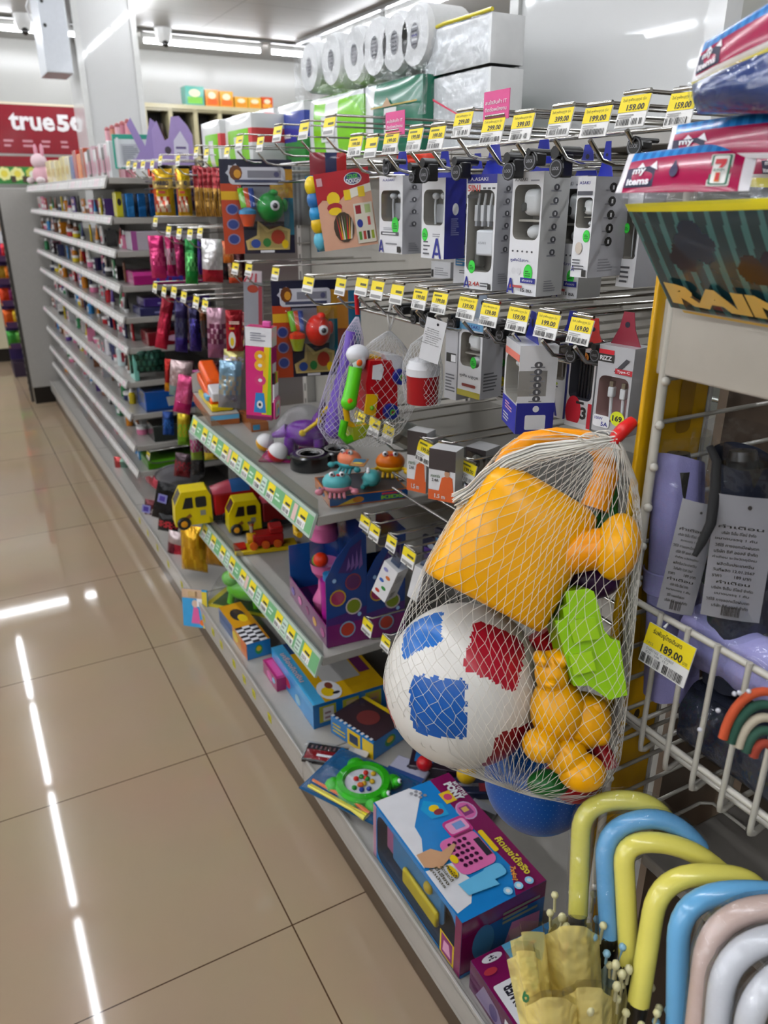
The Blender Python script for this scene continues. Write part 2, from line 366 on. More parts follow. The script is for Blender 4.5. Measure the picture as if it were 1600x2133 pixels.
for i in range(5):
    for q in range(4):
        o = bp if k == 0 else bp.copy()
        if k: COL.objects.link(o)
        o.data = bp.data if q % 5 == 0 else o.data
        o.location = (x0+i*W_/5+.07+q*(W_/5-.14)/3, 8.5, z0+.0005-.02+.02)
        tag(o, f'dark liquor bottle in compartment {["one", "two", "three", "four", "five"][i]} of the cream cabinet, {ORD[q]} in its row', 'bottle', 'bottles in the cream cabinet'); k += 1
for i, (L, R, T, B, c1, c2) in enumerate(((386, 428, 178, 221, '#3f9a8a', '#7ac04a'), (428, 458, 184, 221, '#e8891c', '#d8601a'), (458, 488, 186, 221, '#e8991c', '#e06a1a'), (490, 518, 198, 223, '#e8a428', '#d88a18'), (518, 546, 198, 223, '#e8b43a', '#e08a18'), (546, 570, 196, 223, '#d8501c', '#e8a030'))):
    xa, xb, za, zb = on_far(L, R, T, B, 8.42)
    b = MB(); w = xb-xa; h = zb-za; b.box(0, w, 0, .16, 0, h, M(c1, 'gloss')); b.front(0).rect(w*.1, w*.9, h*.1, h*.45, M(c2)); b.oval(w*.5, h*.65, w*.3, h*.2, M('#f2e6c0'))
    o = b.build('gift_box', None, (xa, 8.44, z1+.0405))
    tag(o, f'{["teal and green", "orange", "orange and amber", "amber", "pale amber", "red orange"][i]} box on top of the cream bottle cabinet, {ORD[i]} from the far column', 'box', 'boxes on the cream cabinet')
# ================================================================ GONDOLA RUN
YB = [.455, 1.365, 2.28, 3.195, 4.11, 5.02, 5.94]
BX, FX, BASE = 1.0, .535, .165            # back panel, base front, deck height
PAINT = M(dim('#c4c0b8'), 'enamel'); DECK = M(dim('#b9b5ad'), 'enamel'); BACK = M(dim('#b4b0a6'), 'enamel'); DARKP = M('#4a3b2c', 'enamel')
BAYN = ['the bay beside the yellow post', 'the toy bay with green price strips', 'the hanging candy bay', 'the third cosmetics bay', 'the second cosmetics bay', 'the last cosmetics bay by the end unit']
YEL = M('#f0d818'); WTAG = M('#eceae6'); INK = M('#262422')
LV = [1.455, 1.315, 1.195, 1.065, .945, .825, .69, .555, .42, .305]      # deck heights of the cosmetics shelves
BAYS = []
def shelf(parent, y0, y1, x0, z, lip, strip, h=.045, seed=0, x1=BX):
    o = MB(); o.box(x0, x1-.002, y0+.004, y1-.004, z-.022, z, DECK, .002); o = o.build('shelf', parent)
    b = MB(); T = Matrix.Translation((x0, 0, z)) @ Matrix.Rotation(RAD(20), 4, 'Y')
    b.box(-.006, 0, y0+.002, y1-.002, -h+.004, .006, lip, T=T)
    b.on(T @ V((-.0062, y1-.004, -h+.006)), (0, -1, 0), T.to_3x3() @ V((0, 0, 1)))
    strip(b, y1-y0-.008, h-.004, seed); b.build('price_rail', o)
    if strip is green_strip: MB().box(x0+.002, x0+.004, y0+.006, y1-.006, z, z+.038, M('#e8ecea', 'acrylic')).build('clear_lip', o)
    return o
def plain_strip(b, L, h, seed):
    r = random.Random(seed); b.rect(.0, L, h*.12, h*.86, M(dim('#d2cfcb'))); u = .02; k = b.k
    while u < L-.05:
        b.k = k; b.rect(u, u+.035, h*.15, h*.83, M('#dcdad8' if r.random() < .7 else '#e4c8d0')); b.lines(u+.004, u+.03, h*.25, h*.7, 3, M('#8e8a88'), r.random()); u += r.uniform(.04, .1)
def green_strip(b, L, h, seed):
    r = random.Random(seed); b.rect(0, L, h*.08, h*.92, M('#6aa672')); u = .012; k = b.k; i = 0
    while u < L-.04:
        b.k = k; t = r.random()
        if i % 2 == 0:
            w = .042; b.rect(u, u+w, h*.1, h*.9, WTAG); b.rect(u, u+w, h*.45, h*.9, YEL); b.bars(u+.004, u+w-.004, h*.14, h*.34, INK, 10, i); b.rect(u+.012, u+w-.004, h*.5, h*.62, INK)
        elif t < .4: w = .03; b.rect(u, u+w, h*.12, h*.88, M('#c9dccd')); b.lines(u+.003, u+w-.003, h*.2, h*.8, 3, M('#7a8a80'), i)
        elif t < .55: w = .02; b.rect(u, u+w, h*.12, h*.88, M('#d9b8b0'))
        else: w = .04; b.lines(u+.004, u+w-.004, h*.35, h*.75, 2, M('#cfe4d2'), i)
        u += w+r.uniform(.002, .014); i += 1
for i in range(6):
    y0, y1 = YB[i], YB[i+1]
    e = thing('shelving_bay', ['grey steel shelving bay with hooks of phone accessories, next to the yellow post', 'grey steel shelving bay with green and yellow price strips and toys', 'grey steel shelving bay hung with candy and stationery pouches', 'grey steel shelving bay of ten cosmetics shelves, next to the candy bay', 'grey steel cosmetics shelving bay in the middle of the long shelf run', 'grey steel cosmetics shelving bay touching the end unit panel'][i], 'shelving', (0, 0, 0), group=None)
    BAYS.append(e)
    b = MB(); b.box(BX, BX+.02, y0+.001, y1-.001, 0, 1.45, M('#57504a', 'enamel') if i == 2 else BACK)  # candy bay panel darkened in colour to stand for shade behind its pouches
    b.build('back_panel', e)
    b = MB(); b.box(BX-.03, BX-.001, y0+.001, y0+.03, BASE, 1.44, PAINT)
    for k in range(24): b.box(BX-.0305, BX-.03, y0+.01, y0+.018, .25+k*.05, .275+k*.05, M('#2a2724'))
    b.build('upright', e)
    b = MB(); b.box(FX+.003, BX-.001, y0+.002, y1-.002, BASE-.02, BASE, DECK); b.box(FX+.0032, FX+.008, y0+.002, y1-.002, BASE, BASE+.004, M('#9a978f', 'enamel'))
    d = b.build('base_deck', e)
    b = MB(); b.box(FX-.002, FX+.003, y0+.0015, y1-.0015, .1, BASE+.006, PAINT, .001)
    b.on((FX-.0022, y1-.003, .1), (0, -1, 0), (0, 0, 1)); b.rect(0, y1-y0-.006, .012, .016, M('#aeaaa2')); b.rect(0, y1-y0-.006, .058, .062, M('#aeaaa2'))
    r = random.Random(i+3); u = .1; k = b.k
    while u < y1-y0-.1 and i in (1, 2):
        b.k = k; b.rrect(u, u+.026, .024, .05, .004, M('#cfc81e')); b.lines(u+.004, u+.02, .03, .044, 2, M('#6a6a20'), 2); u += r.uniform(.07, .19)
    b.build('base_rail', d)
    b = MB(); b.box(FX+.02, FX+.03, y0, y1, 0, .1, DARKP); b.build('kick_plate', e)
    if i == 1:
        shelf(e, y0, y1, .595, .765, M('#b8c8ba', 'gloss'), green_strip, .052, 5); shelf(e, y0, y1, .595, .418, M('#b8c8ba', 'gloss'), green_strip, .052, 9)
    if i >= 3:
        for k, z in enumerate(LV):
            shelf(e, y0, y1, .60 if k < 6 else .58, z, M(dim('#c2bfba'), 'gloss'), plain_strip, .045 if k == 0 else .031, i*20+k)
    if i < 3:
        b = MB(); b.box(.90, 1.19, y0+.002, y1-.002, 1.452, 1.47, DECK, .002); b.build('top_shelf', e)
b = MB(); b.box(.60, BX, .446, .4555, .1, 1.44, M('#6a5a4c', 'enamel')); b.build('end_panel', BAYS[0])  # grey panel in shade: the shade is put into its dark taupe colour
b = MB(); b.box(.487, .565, .440, .4445, .45, 1.36, M('#e0aa08', 'plastic'), .0015); b.box(.565, .568, .438, .446, .45, 1.36, M('#d8d6d2', 'gloss'))
b.on((.535, .44, 0), (1, 0, 0), (0, 0, 1))
for z in (.9, .78, .66): b.oval(0, z, .004, .006, M('#3a2a08'))
for z in (1.22, 1.08): b.rrect(-.006, .012, z-.025, z+.025, .006, M('#a87a08'))
b.build('yellow_end_post', BAYS[0])
# clear divider beside the yellow post, low clear tray of the accessories bay
a = X(1287, 560, .66); b = MB(); b.box(.56, .74, .475, .478, 1.195, 1.40, M('#e8ecec', 'acrylic'))
tag(b.build('clear_divider'), 'clear acrylic divider sheet beside the yellow post', 'divider')
b = MB(); b.box(.70, .998, .47, 1.36, .955, .972, M(dim('#77736c'), 'enamel')); b.box(.694, .70, .47, 1.36, .95, 1.005, M('#cfd4d4', 'acrylic'))
b.build('lipped_shelf', BAYS[0])
# ================================================================ HOOKS
WIRE = M('#b9b7b2', 'chrome')
def hook(L, R, T, B, label, price='', x=.60, flat=False, group=None, dark=False):
    p, w, h = fit(L, R, T, B, -90, x=x); w = min(max(w, .03), .06); h = min(max(h, .028), .055)
    n = 6 if x < .66 and L > 640 else 4; big = R-L > 26
    e = thing('display_hook', label, 'hook', (p.x, p.y, p.z), -90, group)     # local +y runs back to the panel
    dep = BX-p.x-.001; zt = h/2
    b = MB()
    b.tube([(0, dep, zt-.048), (0, .03, zt-.052), (0, .012, zt-.048), (0, -.006, zt-.03)], .0026, WIRE, n)
    b.build('prong', e)
    b = MB(); b.tube([(0, dep, zt+.004), (0, .012, zt+.004), (-w*.3, .004, zt+.004)], .0022, WIRE, n); b.tube([(-w*.45, .003, zt+.003), (w*.45, .003, zt+.003)], .002, WIRE, n); b.build('label_arm', e)
    T_ = Matrix.Rotation(RAD(-14), 4, 'X')
    b = MB(); b.box(-w/2, w/2, -.0012, 0, -h/2, h/2, WTAG, T=T_); b.on(T_ @ V((0, -.0013, 0)), (1, 0, 0), T_.to_3x3() @ V((0, 0, 1)))
    b.rect(-w/2, w/2, -h*.02, h/2, YEL)
    if big:
        if R-L > 34: b.text('ไรซ์ หูฟังบลูทูธ รุ่น', -w*.02, h*.36, h*.13, INK, w*.8, .0)
        else: b.lines(-w*.4, w*.4, h*.31, h*.42, 1, M('#6a6420'), 1, .8)
        b.text(price or '199.00', w*.08, h*.12, h*.2, INK, w*.6, .03); b.lines(-w*.42, w*.2, -h*.2, -h*.06, 2, M('#9a9896'), 3); b.bars(-w*.44, w*.44, -h*.44, -h*.24, INK, 16, int(L))
    else:
        b.rect(-w*.1, w*.4, h*.08, h*.22, M('#4a4418')); b.rect(-w*.42, w*.42, -h*.42, -h*.24, M('#8e8c8a'))
    b.build('price_tag', e)
    return e
def row(name, items, x=.60, pre='price-tagged chrome hook'):
    for i, it in enumerate(items):
        hook(*it[:4], f'{pre}, {ORD[i]} from the {name}', it[4] if len(it) > 4 else '', x if len(it) < 6 else it[5], group='price-tagged display hooks')
row('yellow post on the top accessories row', [(1398, 1440, 200, 258, '159.00'), (1289, 1350, 203, 262, '159.00'), (1214, 1270, 227, 283, '199.00'), (1144, 1191, 229, 283, '399.00'), (1066, 1110, 244, 289, '399.00'), (1004, 1049, 251, 296, '299.00'), (946, 983, 241, 280, '299.00'), (894, 926, 268, 309, '199.00'), (850, 879, 273, 310), (800, 830, 282, 315), (762, 786, 290, 326), (727, 754, 287, 324)])
row('pink card on the toy bay top row', [(675, 698, 248, 280), (624, 643, 260, 287), (570, 587, 267, 292), (536, 549, 290, 312), (492, 506, 288, 308), (468, 478, 310, 332)], .62)
row('toy bay on the candy top row', [(426, 435, 312, 334), (405, 413, 308, 328), (367, 375, 326, 344), (331, 338, 326, 344), (314, 321, 338, 352), (294, 302, 338, 354), (278, 285, 340, 356), (264, 271, 338, 352)], .66)
row('yellow post on the second accessories row', [(1186, 1232, 666, 716, '169.00'), (1117, 1163, 656, 703, '199.00'), (1058, 1100, 644, 689, '159.00'), (1002, 1038, 635, 679, '139.00'), (955, 992, 622, 664, '139.00'), (901, 931, 612, 652, '199.00'), (861, 889, 604, 644, '199.00'), (815, 840, 597, 631), (774, 799, 589, 622), (742, 766, 582, 614), (700, 720, 584, 612), (632, 653, 582, 606)])
row('fish card on the candy second row', [(567, 581, 561, 582), (512, 525, 552, 574), (484, 497, 550, 570), (412, 422, 476, 496), (391, 401, 478, 500), (369, 378, 476, 498), (347, 356, 472, 494), (320, 328, 454, 472)], .66)
row('fish card on the candy third row', [(422, 433, 626, 648), (403, 414, 618, 642), (378, 388, 608, 630), (357, 368, 598, 620), (338, 346, 598, 618), (319, 327, 590, 610)], .66)
row('net bag on the battery row', [(960, 990, 965, 1004), (909, 942, 930, 972), (870, 900, 921, 965), (798, 820, 888, 923), (769, 791, 873, 908), (739, 760, 862, 886)], .66)
row('net bag on the small cable row', [(839, 864, 1146, 1178), (806, 825, 1122, 1144), (771, 790, 1096, 1125), (751, 770, 1079, 1102)], .68)
row('net bag on the lowest hook row', [(795, 812, 1330, 1353), (756, 775, 1294, 1320)], .68)
row('candy bay floor beside the black pouches', [(346, 352, 1064, 1076), (306, 312, 944, 954)], .62)
# horizontal wire bars the hooks grip
def bar(y0, y1, z, x, label, name='wire_bar_rack'):
    e = thing(name, label, 'rack', (0, 0, 0))
    for q in (z, z-.035):
        MB().tube([(x, y0, q), (x, y1, q)], .003, WIRE, 6).build('cross_wire', e)
    for k in range(3):
        yy = y0+.03+(y1-y0-.06)*k/2; MB().tube([(BX-.001, yy, z-.01), (x, yy, z-.01)], .003, WIRE, 6).build('arm', e)
bar(.49, 1.34, 1.452, .70, 'chrome wire bar rack behind the top accessories price tags')
bar(1.39, 2.25, 1.452, .70, 'chrome wire bar rack behind the toy bay top tags')
bar(2.3, 3.17, 1.45, .72, 'chrome wire bar rack above the gold candy pouches')
bar(.49, 1.34, 1.225, .68, 'chrome wire bar rack behind the second accessories tags')
bar(.49, 1.34, .845, .76, 'chrome wire bar rack above the orange battery packs')
# pink promotion cards behind two tags
for (L, R, T, B), lab in (((1007, 1060, 188, 250), 'pink promotion card with white Thai lettering, close to the white column'), ((803, 842, 232, 282), 'pink promotion card with Thai lettering against the dark green tissue pack')):
    p, w, h = fit(L, R, T, B, -90, x=.602); e = thing('promotion_card', lab, 'sign', p, -90)
    b = MB(); b.box(-w/2, w/2, 0, .001, -h/2, h/2, M('#dc4f8e')); b.build('card', e)
    b = MB(); b.front(-.0002); b.text('สนใจสินค้า IT', 0, h*.12, h*.15, M('#f8eef2'), w*.84, .01); b.text('ติดต่อพนักงาน', 0, -h*.12, h*.15, M('#f8eef2'), w*.84, .01); b.lines(-w*.4, w*.4, -h*.44, -h*.36, 1, M('#7a2040'), 2, .6); b.build('lettering', e)
# ================================================================ PHONE ACCESSORIES (bay beside the yellow post)
W1 = M('#e6e6e8', 'gloss'); NAVY = M('#262a86', 'gloss'); NAVYP = M('#262a86'); GRN = M('#2fc236'); GRNI = M('#0e6a18'); GREYT = M('#55555a'); SILV = M('#b9b9bd', 'gloss'); PODS = M('#f0efec', 'toy')
def ring_front(b, w, h, u0, u1, v0, v1, r, m, depth, inner):
    I = rr(u0, u1, v0, v1, r); U0, U1, V0, V1 = -w/2, w/2, 0, h
    def mid(a, c): return (a+c)/2
    O = [(U1, v1-r), (U1, mid(v1-r, V1)), (U1, V1), (mid(u1-r, U1), V1), (u1-r, V1), (u0+r, V1), (mid(u0+r, U0), V1), (U0, V1), (U0, mid(v1-r, V1)), (U0, v1-r),
         (U0, v0+r), (U0, mid(v0+r, V0)), (U0, V0), (mid(u0+r, U0), V0), (u0+r, V0), (u1-r, V0), (mid(u1-r, U1), V0), (U1, V0), (U1, mid(v0+r, V0)), (U1, v0+r)]
    n = 20; P = [(a, 0, c) for a, c in I]+[(a, 0, c) for a, c in O]+[(a, depth, c) for a, c in I]
    b.add(P, [(i, i+n, (i+1) % n+n, (i+1) % n) for i in range(n)], m)
    b.add(P, [(i, (i+1) % n, (i+1) % n+2*n, i+2*n) for i in range(n)], inner)
    b.add(P[2*n:], [tuple(range(n))], inner)
def shell(b, w, h, dep, m, side=None):
    p = [(-w/2, 0, 0), (w/2, 0, 0), (w/2, dep, 0), (-w/2, dep, 0), (-w/2, 0, h), (w/2, 0, h), (w/2, dep, h), (-w/2, dep, h)]
    b.add(p, [(3, 2, 1, 0), (4, 5, 6, 7), (2, 3, 7, 6), (3, 0, 4, 7)], m); b.add(p, [(1, 2, 6, 5)], side or m)
def hang_tab(e, w, h, dep, col='#2a35a8', up=.035):
    b = MB(); f = Fr((0, dep*.5, h), (1, 0, 0), (0, 0, 1))
    b.prism([(-w*.42, 0), (w*.42, 0), (w*.22, up*.5), (w*.14, up), (-w*.14, up), (-w*.22, up*.5)], M(col, 'plastic'), .0008, f)
    b.fr = Fr((0, dep*.5-.0012, h), (1, 0, 0), (0, 0, 1)); b.oval(0, up*.62, w*.07, w*.07, M('#15162a'), 10); b.build('hang_tab', e)
def sticker(b, u, v, a, c=GRN, t='QC'): b.oval(u, v, a, a*1.35, c, 18); b.oval(u, v, a*.84, a*1.15, M('#3ad044') if c is GRN else c, 18); b.lines(u-a*.6, u+a*.6, v-a*.5, v+a*.5, 3, GRNI, 2, .5)
def alogo(b, u, v, s, m=None):
    m = m or NAVYP; b.poly([(u-s*.5, v), (u-s*.3, v), (u, v+s*1.0), (u, v+s*1.35), (u-s*.12, v+s*1.35)], m); b.poly([(u+s*.5, v), (u+s*.12, v+s*1.35), (u, v+s*1.35), (u, v+s*1.0), (u+s*.3, v)], m)
    b.poly([(u+s*.34*cos(RAD(200+14*i)), v+s*.5+s*.3*sin(RAD(200+14*i))) for i in range(11)], m)
def side_icons(b, w, dep, h, n, m=None, v0=.3, v1=.92, dark=True):
    b.right(w/2)
    for i in range(n):
        v = h*(v1-(v1-v0)*(i+.4)/n); b.oval(dep*.5, v, dep*.11, dep*.085, m or GREYT, 10); b.k = .0006; b.rect(dep*.475, dep*.525, v-dep*.035, v+dep*.035, W1 if dark else SILV); b.k = .0003
        b.lines(dep*.3, dep*.7, v-h*.034, v-h*.018, 1, M('#8a8a90'), i, .8); b.k = .0003
def acc(name, label, L, R, T, B, x, yaw, dep, win=None, prod=None, pr=None, side=None, sidepr=None, tab='#2a35a8', body=None, inner='#a9a295', cat='accessory box', group='hanging accessory boxes', film=True):
    p, w, h = fit(L, R, T, B, yaw, x=x); e = thing(name, label, cat, p-V((0, 0, h/2)), yaw, group)
    body = body or W1; b = MB(); shell(b, w, h, dep, body, side)
    if win:
        u0, u1, v0, v1 = win[0]*w, win[1]*w, win[2]*h, win[3]*h; ring_front(b, w, h, u0, u1, v0, v1, min(u1-u0, v1-v0)*.2, body, dep*.75, M(inner))
    else: b.add([(-w/2, 0, 0), (w/2, 0, 0), (w/2, 0, h), (-w/2, 0, h)], [(0, 1, 2, 3)], body)
    b.front(0)
    if pr: pr(b, w, h)
    if sidepr: sidepr(b, w, h)
    b.build('carton', e)
    if win:
        if prod:
            q = MB(); prod(q, u0, u1, v0, v1, dep); q.build('contents', e)
        if film: MB().add([(u0, .0006, v0), (u1, .0006, v0), (u1, .0006, v1), (u0, .0006, v1)], [(0, 1, 2, 3)], M('#f4f6f8', 'acrylic')).build('window_film', e)
    if tab: hang_tab(e, w, h, dep, tab)
    return e
def pods(q, u0, u1, v0, v1, dep):
    w, h = u1-u0, v1-v0; c = (u0+u1)/2
    q.box(c-w*.3, c+w*.36, dep*.08, dep*.62, v0+h*.44, v0+h*.93, PODS, w*.2, 4); q.front(dep*.08).rrect(c-w*.34+.002, c-w*.08, v0+h*.52, v0+h*.68, .003, M('#2e2e2a', 'gloss'))
    q.ball((c+w*.05, dep*.4, v0+h*.14), (w*.3, dep*.26, h*.14), PODS, 14, 8); q.box(u0+.001, u1-.001, dep*.2, dep*.7, v0+h*.33, v0+h*.37, M('#c9c2b4', 'plastic'))
def wires(q, u0, u1, v0, v1, dep):
    w, h = u1-u0, v1-v0; g = M('#efefef', 'plastic')
    for s in (-1, 1):
        c = (u0+u1)/2+s*w*.2; q.ball((c, dep*.3, v0+h*.82), (w*.13, dep*.14, h*.1), g, 10, 6)
        q.tube([(c, dep*.3, v0+h*.8), (c+s*w*.04, dep*.3, v0+h*.5), (c, dep*.3, v0+h*.02)], w*.035, g, 6)
    q.box(u0+w*.1, u1-w*.1, dep*.5, dep*.7, v0+h*.05, v0+h*.6, M('#d9d9da', 'plastic'), .002)
def plugs(q, u0, u1, v0, v1, dep):
    w, h = u1-u0, v1-v0; g = M('#ededee', 'plastic')
    for i in range(4):
        c = u0+w*(.14+.24*i); q.box(c-w*.06, c+w*.06, dep*.2, dep*.4, v0+h*.62, v0+h*.82, g, .001); q.tube([(c, dep*.3, v0+h*.82), (c+w*.05, dep*.3, v0+h*.96)], w*.04, g, 6); q.box(c-w*.04, c+w*.04, dep*.22, dep*.38, v0+h*.56, v0+h*.62, SILV)
    q.box(u0+w*.3, u1-w*.02, dep*.06, dep*.7, v0+h*.2, v0+h*.52, g, .003); q.front(dep*.06); q.text('ASAKI', u0+w*.55, v0+h*.36, h*.03, M('#8d8d92'), w*.3, 0)
    q.box(u0+w*.05, u0+w*.25, dep*.3, dep*.6, v0+h*.05, v0+h*.5, M('#77756f', 'plastic'), .002)
def cable(q, u0, u1, v0, v1, dep):
    w, h = u1-u0, v1-v0
    for s in (.3, .7):
        c = u0+w*s; g = M('#eeeeee', 'plastic'); q.box(c-w*.09, c+w*.09, dep*.2, dep*.45, v0+h*.5, v0+h*.74, g, .0015); q.box(c-w*.06, c+w*.06, dep*.24, dep*.4, v0+h*.74, v0+h*.86, M('#a79f92', 'metal')); q.tube([(c, dep*.33, v0+h*.5), (c+w*.03, dep*.33, v0)], w*.05, g, 6)
def pr_pods(b, w, h):
    b.text('A.ASAKI', -w*.22, h*.94, h*.027, GREYT, w*.42, .01); b.lines(w*.1, w*.38, h*.925, h*.94, 1, M('#9a9aa0'), 2, .8)
    b.text('หูฟังไร้สาย', -w*.12, h*.29, h*.035, NAVYP, w*.6, .01)
    for i in range(5): b.oval(-w*.36+i*w*.16, h*.365, w*.035, h*.009, GREYT, 8); b.k = .0004
    for i in range(2): b.oval(-w*.3+i*w*.18, h*.2, w*.075, h*.028, M('#d4d4d6'), 12)
    sticker(b, w*.2, h*.19, w*.15); b.rect(-w*.04, w*.46, h*.105, h*.15, NAVYP); b.text('ฟังเพลง', w*.2, h*.128, h*.022, W1, w*.36, 0); b.text('15 ชม.', w*.2, h*.045, h*.03, INK, w*.4, .02); b.rect(-w*.4, w*.04, h*.06, h*.082, M('#b04a4a')); alogo(b, -w*.36, h*.01, w*.26)
def pr_ear(b, w, h):
    b.text('A.ASAKI', -w*.1, h*.95, h*.03, NAVYP, w*.5, .01); sticker(b, w*.2, h*.37, w*.15); b.rrect(-w*.42, w*.36, h*.24, h*.285, h*.015, GREYT); b.lines(-w*.34, w*.24, h*.252, h*.272, 1, W1, 2, .9)
    b.lines(-w*.3, w*.3, h*.31, h*.35, 2, M('#9999a0'), 4); b.lines(-w*.2, w*.3, h*.12, h*.16, 1, M('#77777c'), 2); alogo(b, -w*.4, h*.01, w*.22); b.rect(w*.3, w*.46, h*.02, h*.1, INK)
def pr_ear2(b, w, h):
    sticker(b, -w*.34, h*.3, w*.13); alogo(b, w*.2, h*.005, w*.4)
    for i in range(4): b.lines(-w*.4, -w*.1, h*(.05+.05*i), h*(.075+.05*i), 1, GREYT, i, .8); b.k = .0003
    b.lines(w*.0, w*.36, h*.28, h*.33, 2, M('#8a8a90'), 5)
def pr_5in1(b, w, h):
    b.rect(-w/2, w/2, h*.925, h, NAVYP); b.text('A.ASAKI', -w*.1, h*.96, h*.03, W1, w*.6, .01); b.text('5IN1', -w*.26, h*.885, h*.055, M('#c03a2a'), w*.42, .02)
    for i in range(3): b.rect(w*(.05+.15*i), w*(.15+.15*i), h*.875, h*.89, GREYT); b.k = .0003
    b.rect(-w*.48, -w*.1, h*.8, h*.83, INK); sticker(b, -w*.24, h*.2, w*.12); b.text('2.4A', -w*.12, h*.05, h*.04, M('#b03a34'), w*.4, .02); alogo(b, -w*.4, h*.01, w*.2); b.lines(w*.1, w*.45, h*.03, h*.08, 2, GREYT, 3); b.rect(w*.36, w*.46, h*.01, h*.06, INK)
def pr_back(b, w, h):
    b.rect(-w*.4, w*.2, h*.2, h*.3, M('#2a8fd0')); b.lines(-w*.35, w*.1, h*.215, h*.29, 3, W1, 1); b.lines(-w*.2, w*.4, h*.13, h*.17, 2, GREYT, 2)
def qr_free(b, u0, u1, v0, v1): b.lines(u0, u1, v0, v1, 5, M('#8e8e92'), 6)
acc('earphone_box', 'white earphone box with grey window and round green sticker, beside the red dough box', 790, 838, 368, 529, .64, -84, .045, (-.42, .42, .42, .82), wires, pr_ear, SILV, lambda b, w, h: (side_icons(b, w, .045, h, 4), qr_free(b, .012, .034, h*.04, h*.16)))
acc('earphone_box', 'white earphone box with clear top and navy side panel on the accessories row', 878, 926, 372, 540, .64, -82, .04, (-.42, .46, .42, .86), wires, pr_ear2, NAVY, lambda b, w, h: (b.right(w/2), b.oval(.02, h*.62, .006, .008, W1), b.lines(.012, .028, h*.3, h*.52, 9, M('#8a8ec0'), 2)))
acc('charger_box', 'white charger box with blue square print, half hidden behind the five-in-one charger', 947, 990, 376, 600, .70, -82, .04, (-.36, .36, .4, .78), wires, pr_back)
acc('charger_box', 'five-in-one charger box with navy top band, white plugs and charger in its window', 970, 1030, 366, 606, .63, -80, .042, (-.46, .44, .16, .87), plugs, pr_5in1, SILV, lambda b, w, h: (side_icons(b, w, .042, h, 6), qr_free(b, .01, .032, h*.06, h*.16)))
acc('earbud_box', 'tall white earbud box with rounded window, green sticker and charms, front one of two', 1062, 1124, 361, 618, .63, -84, .045, (-.42, .45, .46, .9), pods, pr_pods, M('#c6c6c4', 'gloss'), lambda b, w, h: (side_icons(b, w, .045, h, 6), qr_free(b, .012, .034, h*.04, h*.14)))
acc('earbud_box', 'tall white earbud box half hidden behind the short earbud box', 1158, 1212, 370, 625, .69, -82, .045, (-.42, .45, .46, .9), pods, pr_pods, M('#a9a8a4', 'gloss'))
acc('earbud_box', 'short wide-sided earbud box with black round icons, next to the raincoat packs', 1196, 1232, 370, 580, .62, -82, .06, (-.44, .44, .5, .8), pods, lambda b, w, h: (b.text('ASAKI', -w*.1, h*.94, h*.03, NAVYP, w*.6, .01), b.rect(-w*.46, w*.4, h*.82, h*.86, M('#4a4a52')), sticker(b, w*.26, h*.42, w*.2), alogo(b, -w*.36, h*.06, w*.2), b.oval(-w*.1, h*.3, w*.2, h*.06, M('#c8bcae')), b.lines(-w*.4, w*.3, h*.08, h*.2, 4, GREYT, 2), b.rect(w*.2, w*.44, h*.01, h*.08, INK)), SILV, lambda b, w, h: (side_icons(b, w, .06, h, 5, INK, .28, .95), qr_free(b, .016, .044, h*.06, h*.2)))
acc('small_white_box', 'small white box tucked low behind the five-in-one charger', 898, 938, 545, 580, .70, -80, .05, None, None, lambda b, w, h: (b.lines(-w*.3, w*.4, h*.2, h*.7, 4, M('#9a9a9e'), 2), b.rect(-w*.48, -w*.36, h*.05, h*.5, INK)), tab=None)
acc('cable_box', 'clear cable box with green sticker hanging behind the acrylic divider', 1292, 1330, 400, 600, .68, -84, .04, (-.4, .4, .3, .8), wires, lambda b, w, h: (sticker(b, -w*.2, h*.62, w*.16), b.lines(-w*.3, w*.3, h*.05, h*.25, 4, GREYT, 3)), SILV)
# second accessories row
acc('earbud_box', 'white earbud box with pale blue band, green sticker and olive foot', 955, 1003, 668, 828, .64, -82, .042, (-.42, .42, .4, .84), pods, lambda b, w, h: (b.rect(-w/2, w/2, h*.87, h*.96, M('#6aa4cc')), b.text('ASAKI', w*.1, h*.915, h*.045, NAVYP, w*.5, .01), sticker(b, w*.16, h*.46, w*.13), b.text('หูฟัง บลูทูธ', 0, h*.27, h*.05, GREYT, w*.8, .02), b.rrect(-w*.3, w*.3, h*.13, h*.17, h*.015, M('#8a4038')), b.rect(-w/2, w/2, 0, h*.08, M('#a59a3a'))), SILV, lambda b, w, h: (b.right(w/2), b.lines(.005, .037, h*.1, h*.36, 6, M('#5a5a5e'), 3)), tab='#9aa8b8')
acc('cable_box', 'narrow grey box with black print blocks between the net cup bag and blue-band box', 927, 952, 690, 832, .66, -82, .045, None, None, lambda b, w, h: (b.rect(-w*.4, w*.4, h*.55, h*.68, INK), b.rect(-w*.0, w*.38, h*.56, h*.66, W1), b.lines(-w*.4, w*.4, h*.12, h*.4, 6, GREYT, 2)), SILV, None, '#c9c9cc', SILV)
acc('charger_box', 'clear box with green and yellow stickers behind the striped price tags', 1038, 1076, 700, 838, .70, -80, .04, (-.44, .44, .3, .95), wires, lambda b, w, h: (sticker(b, -w*.3, h*.58, w*.14), sticker(b, w*.36, h*.32, w*.12), sticker(b, -w*.26, h*.3, w*.16, YEL), b.lines(-w*.4, w*.4, h*.05, h*.22, 4, GREYT, 2)), SILV)
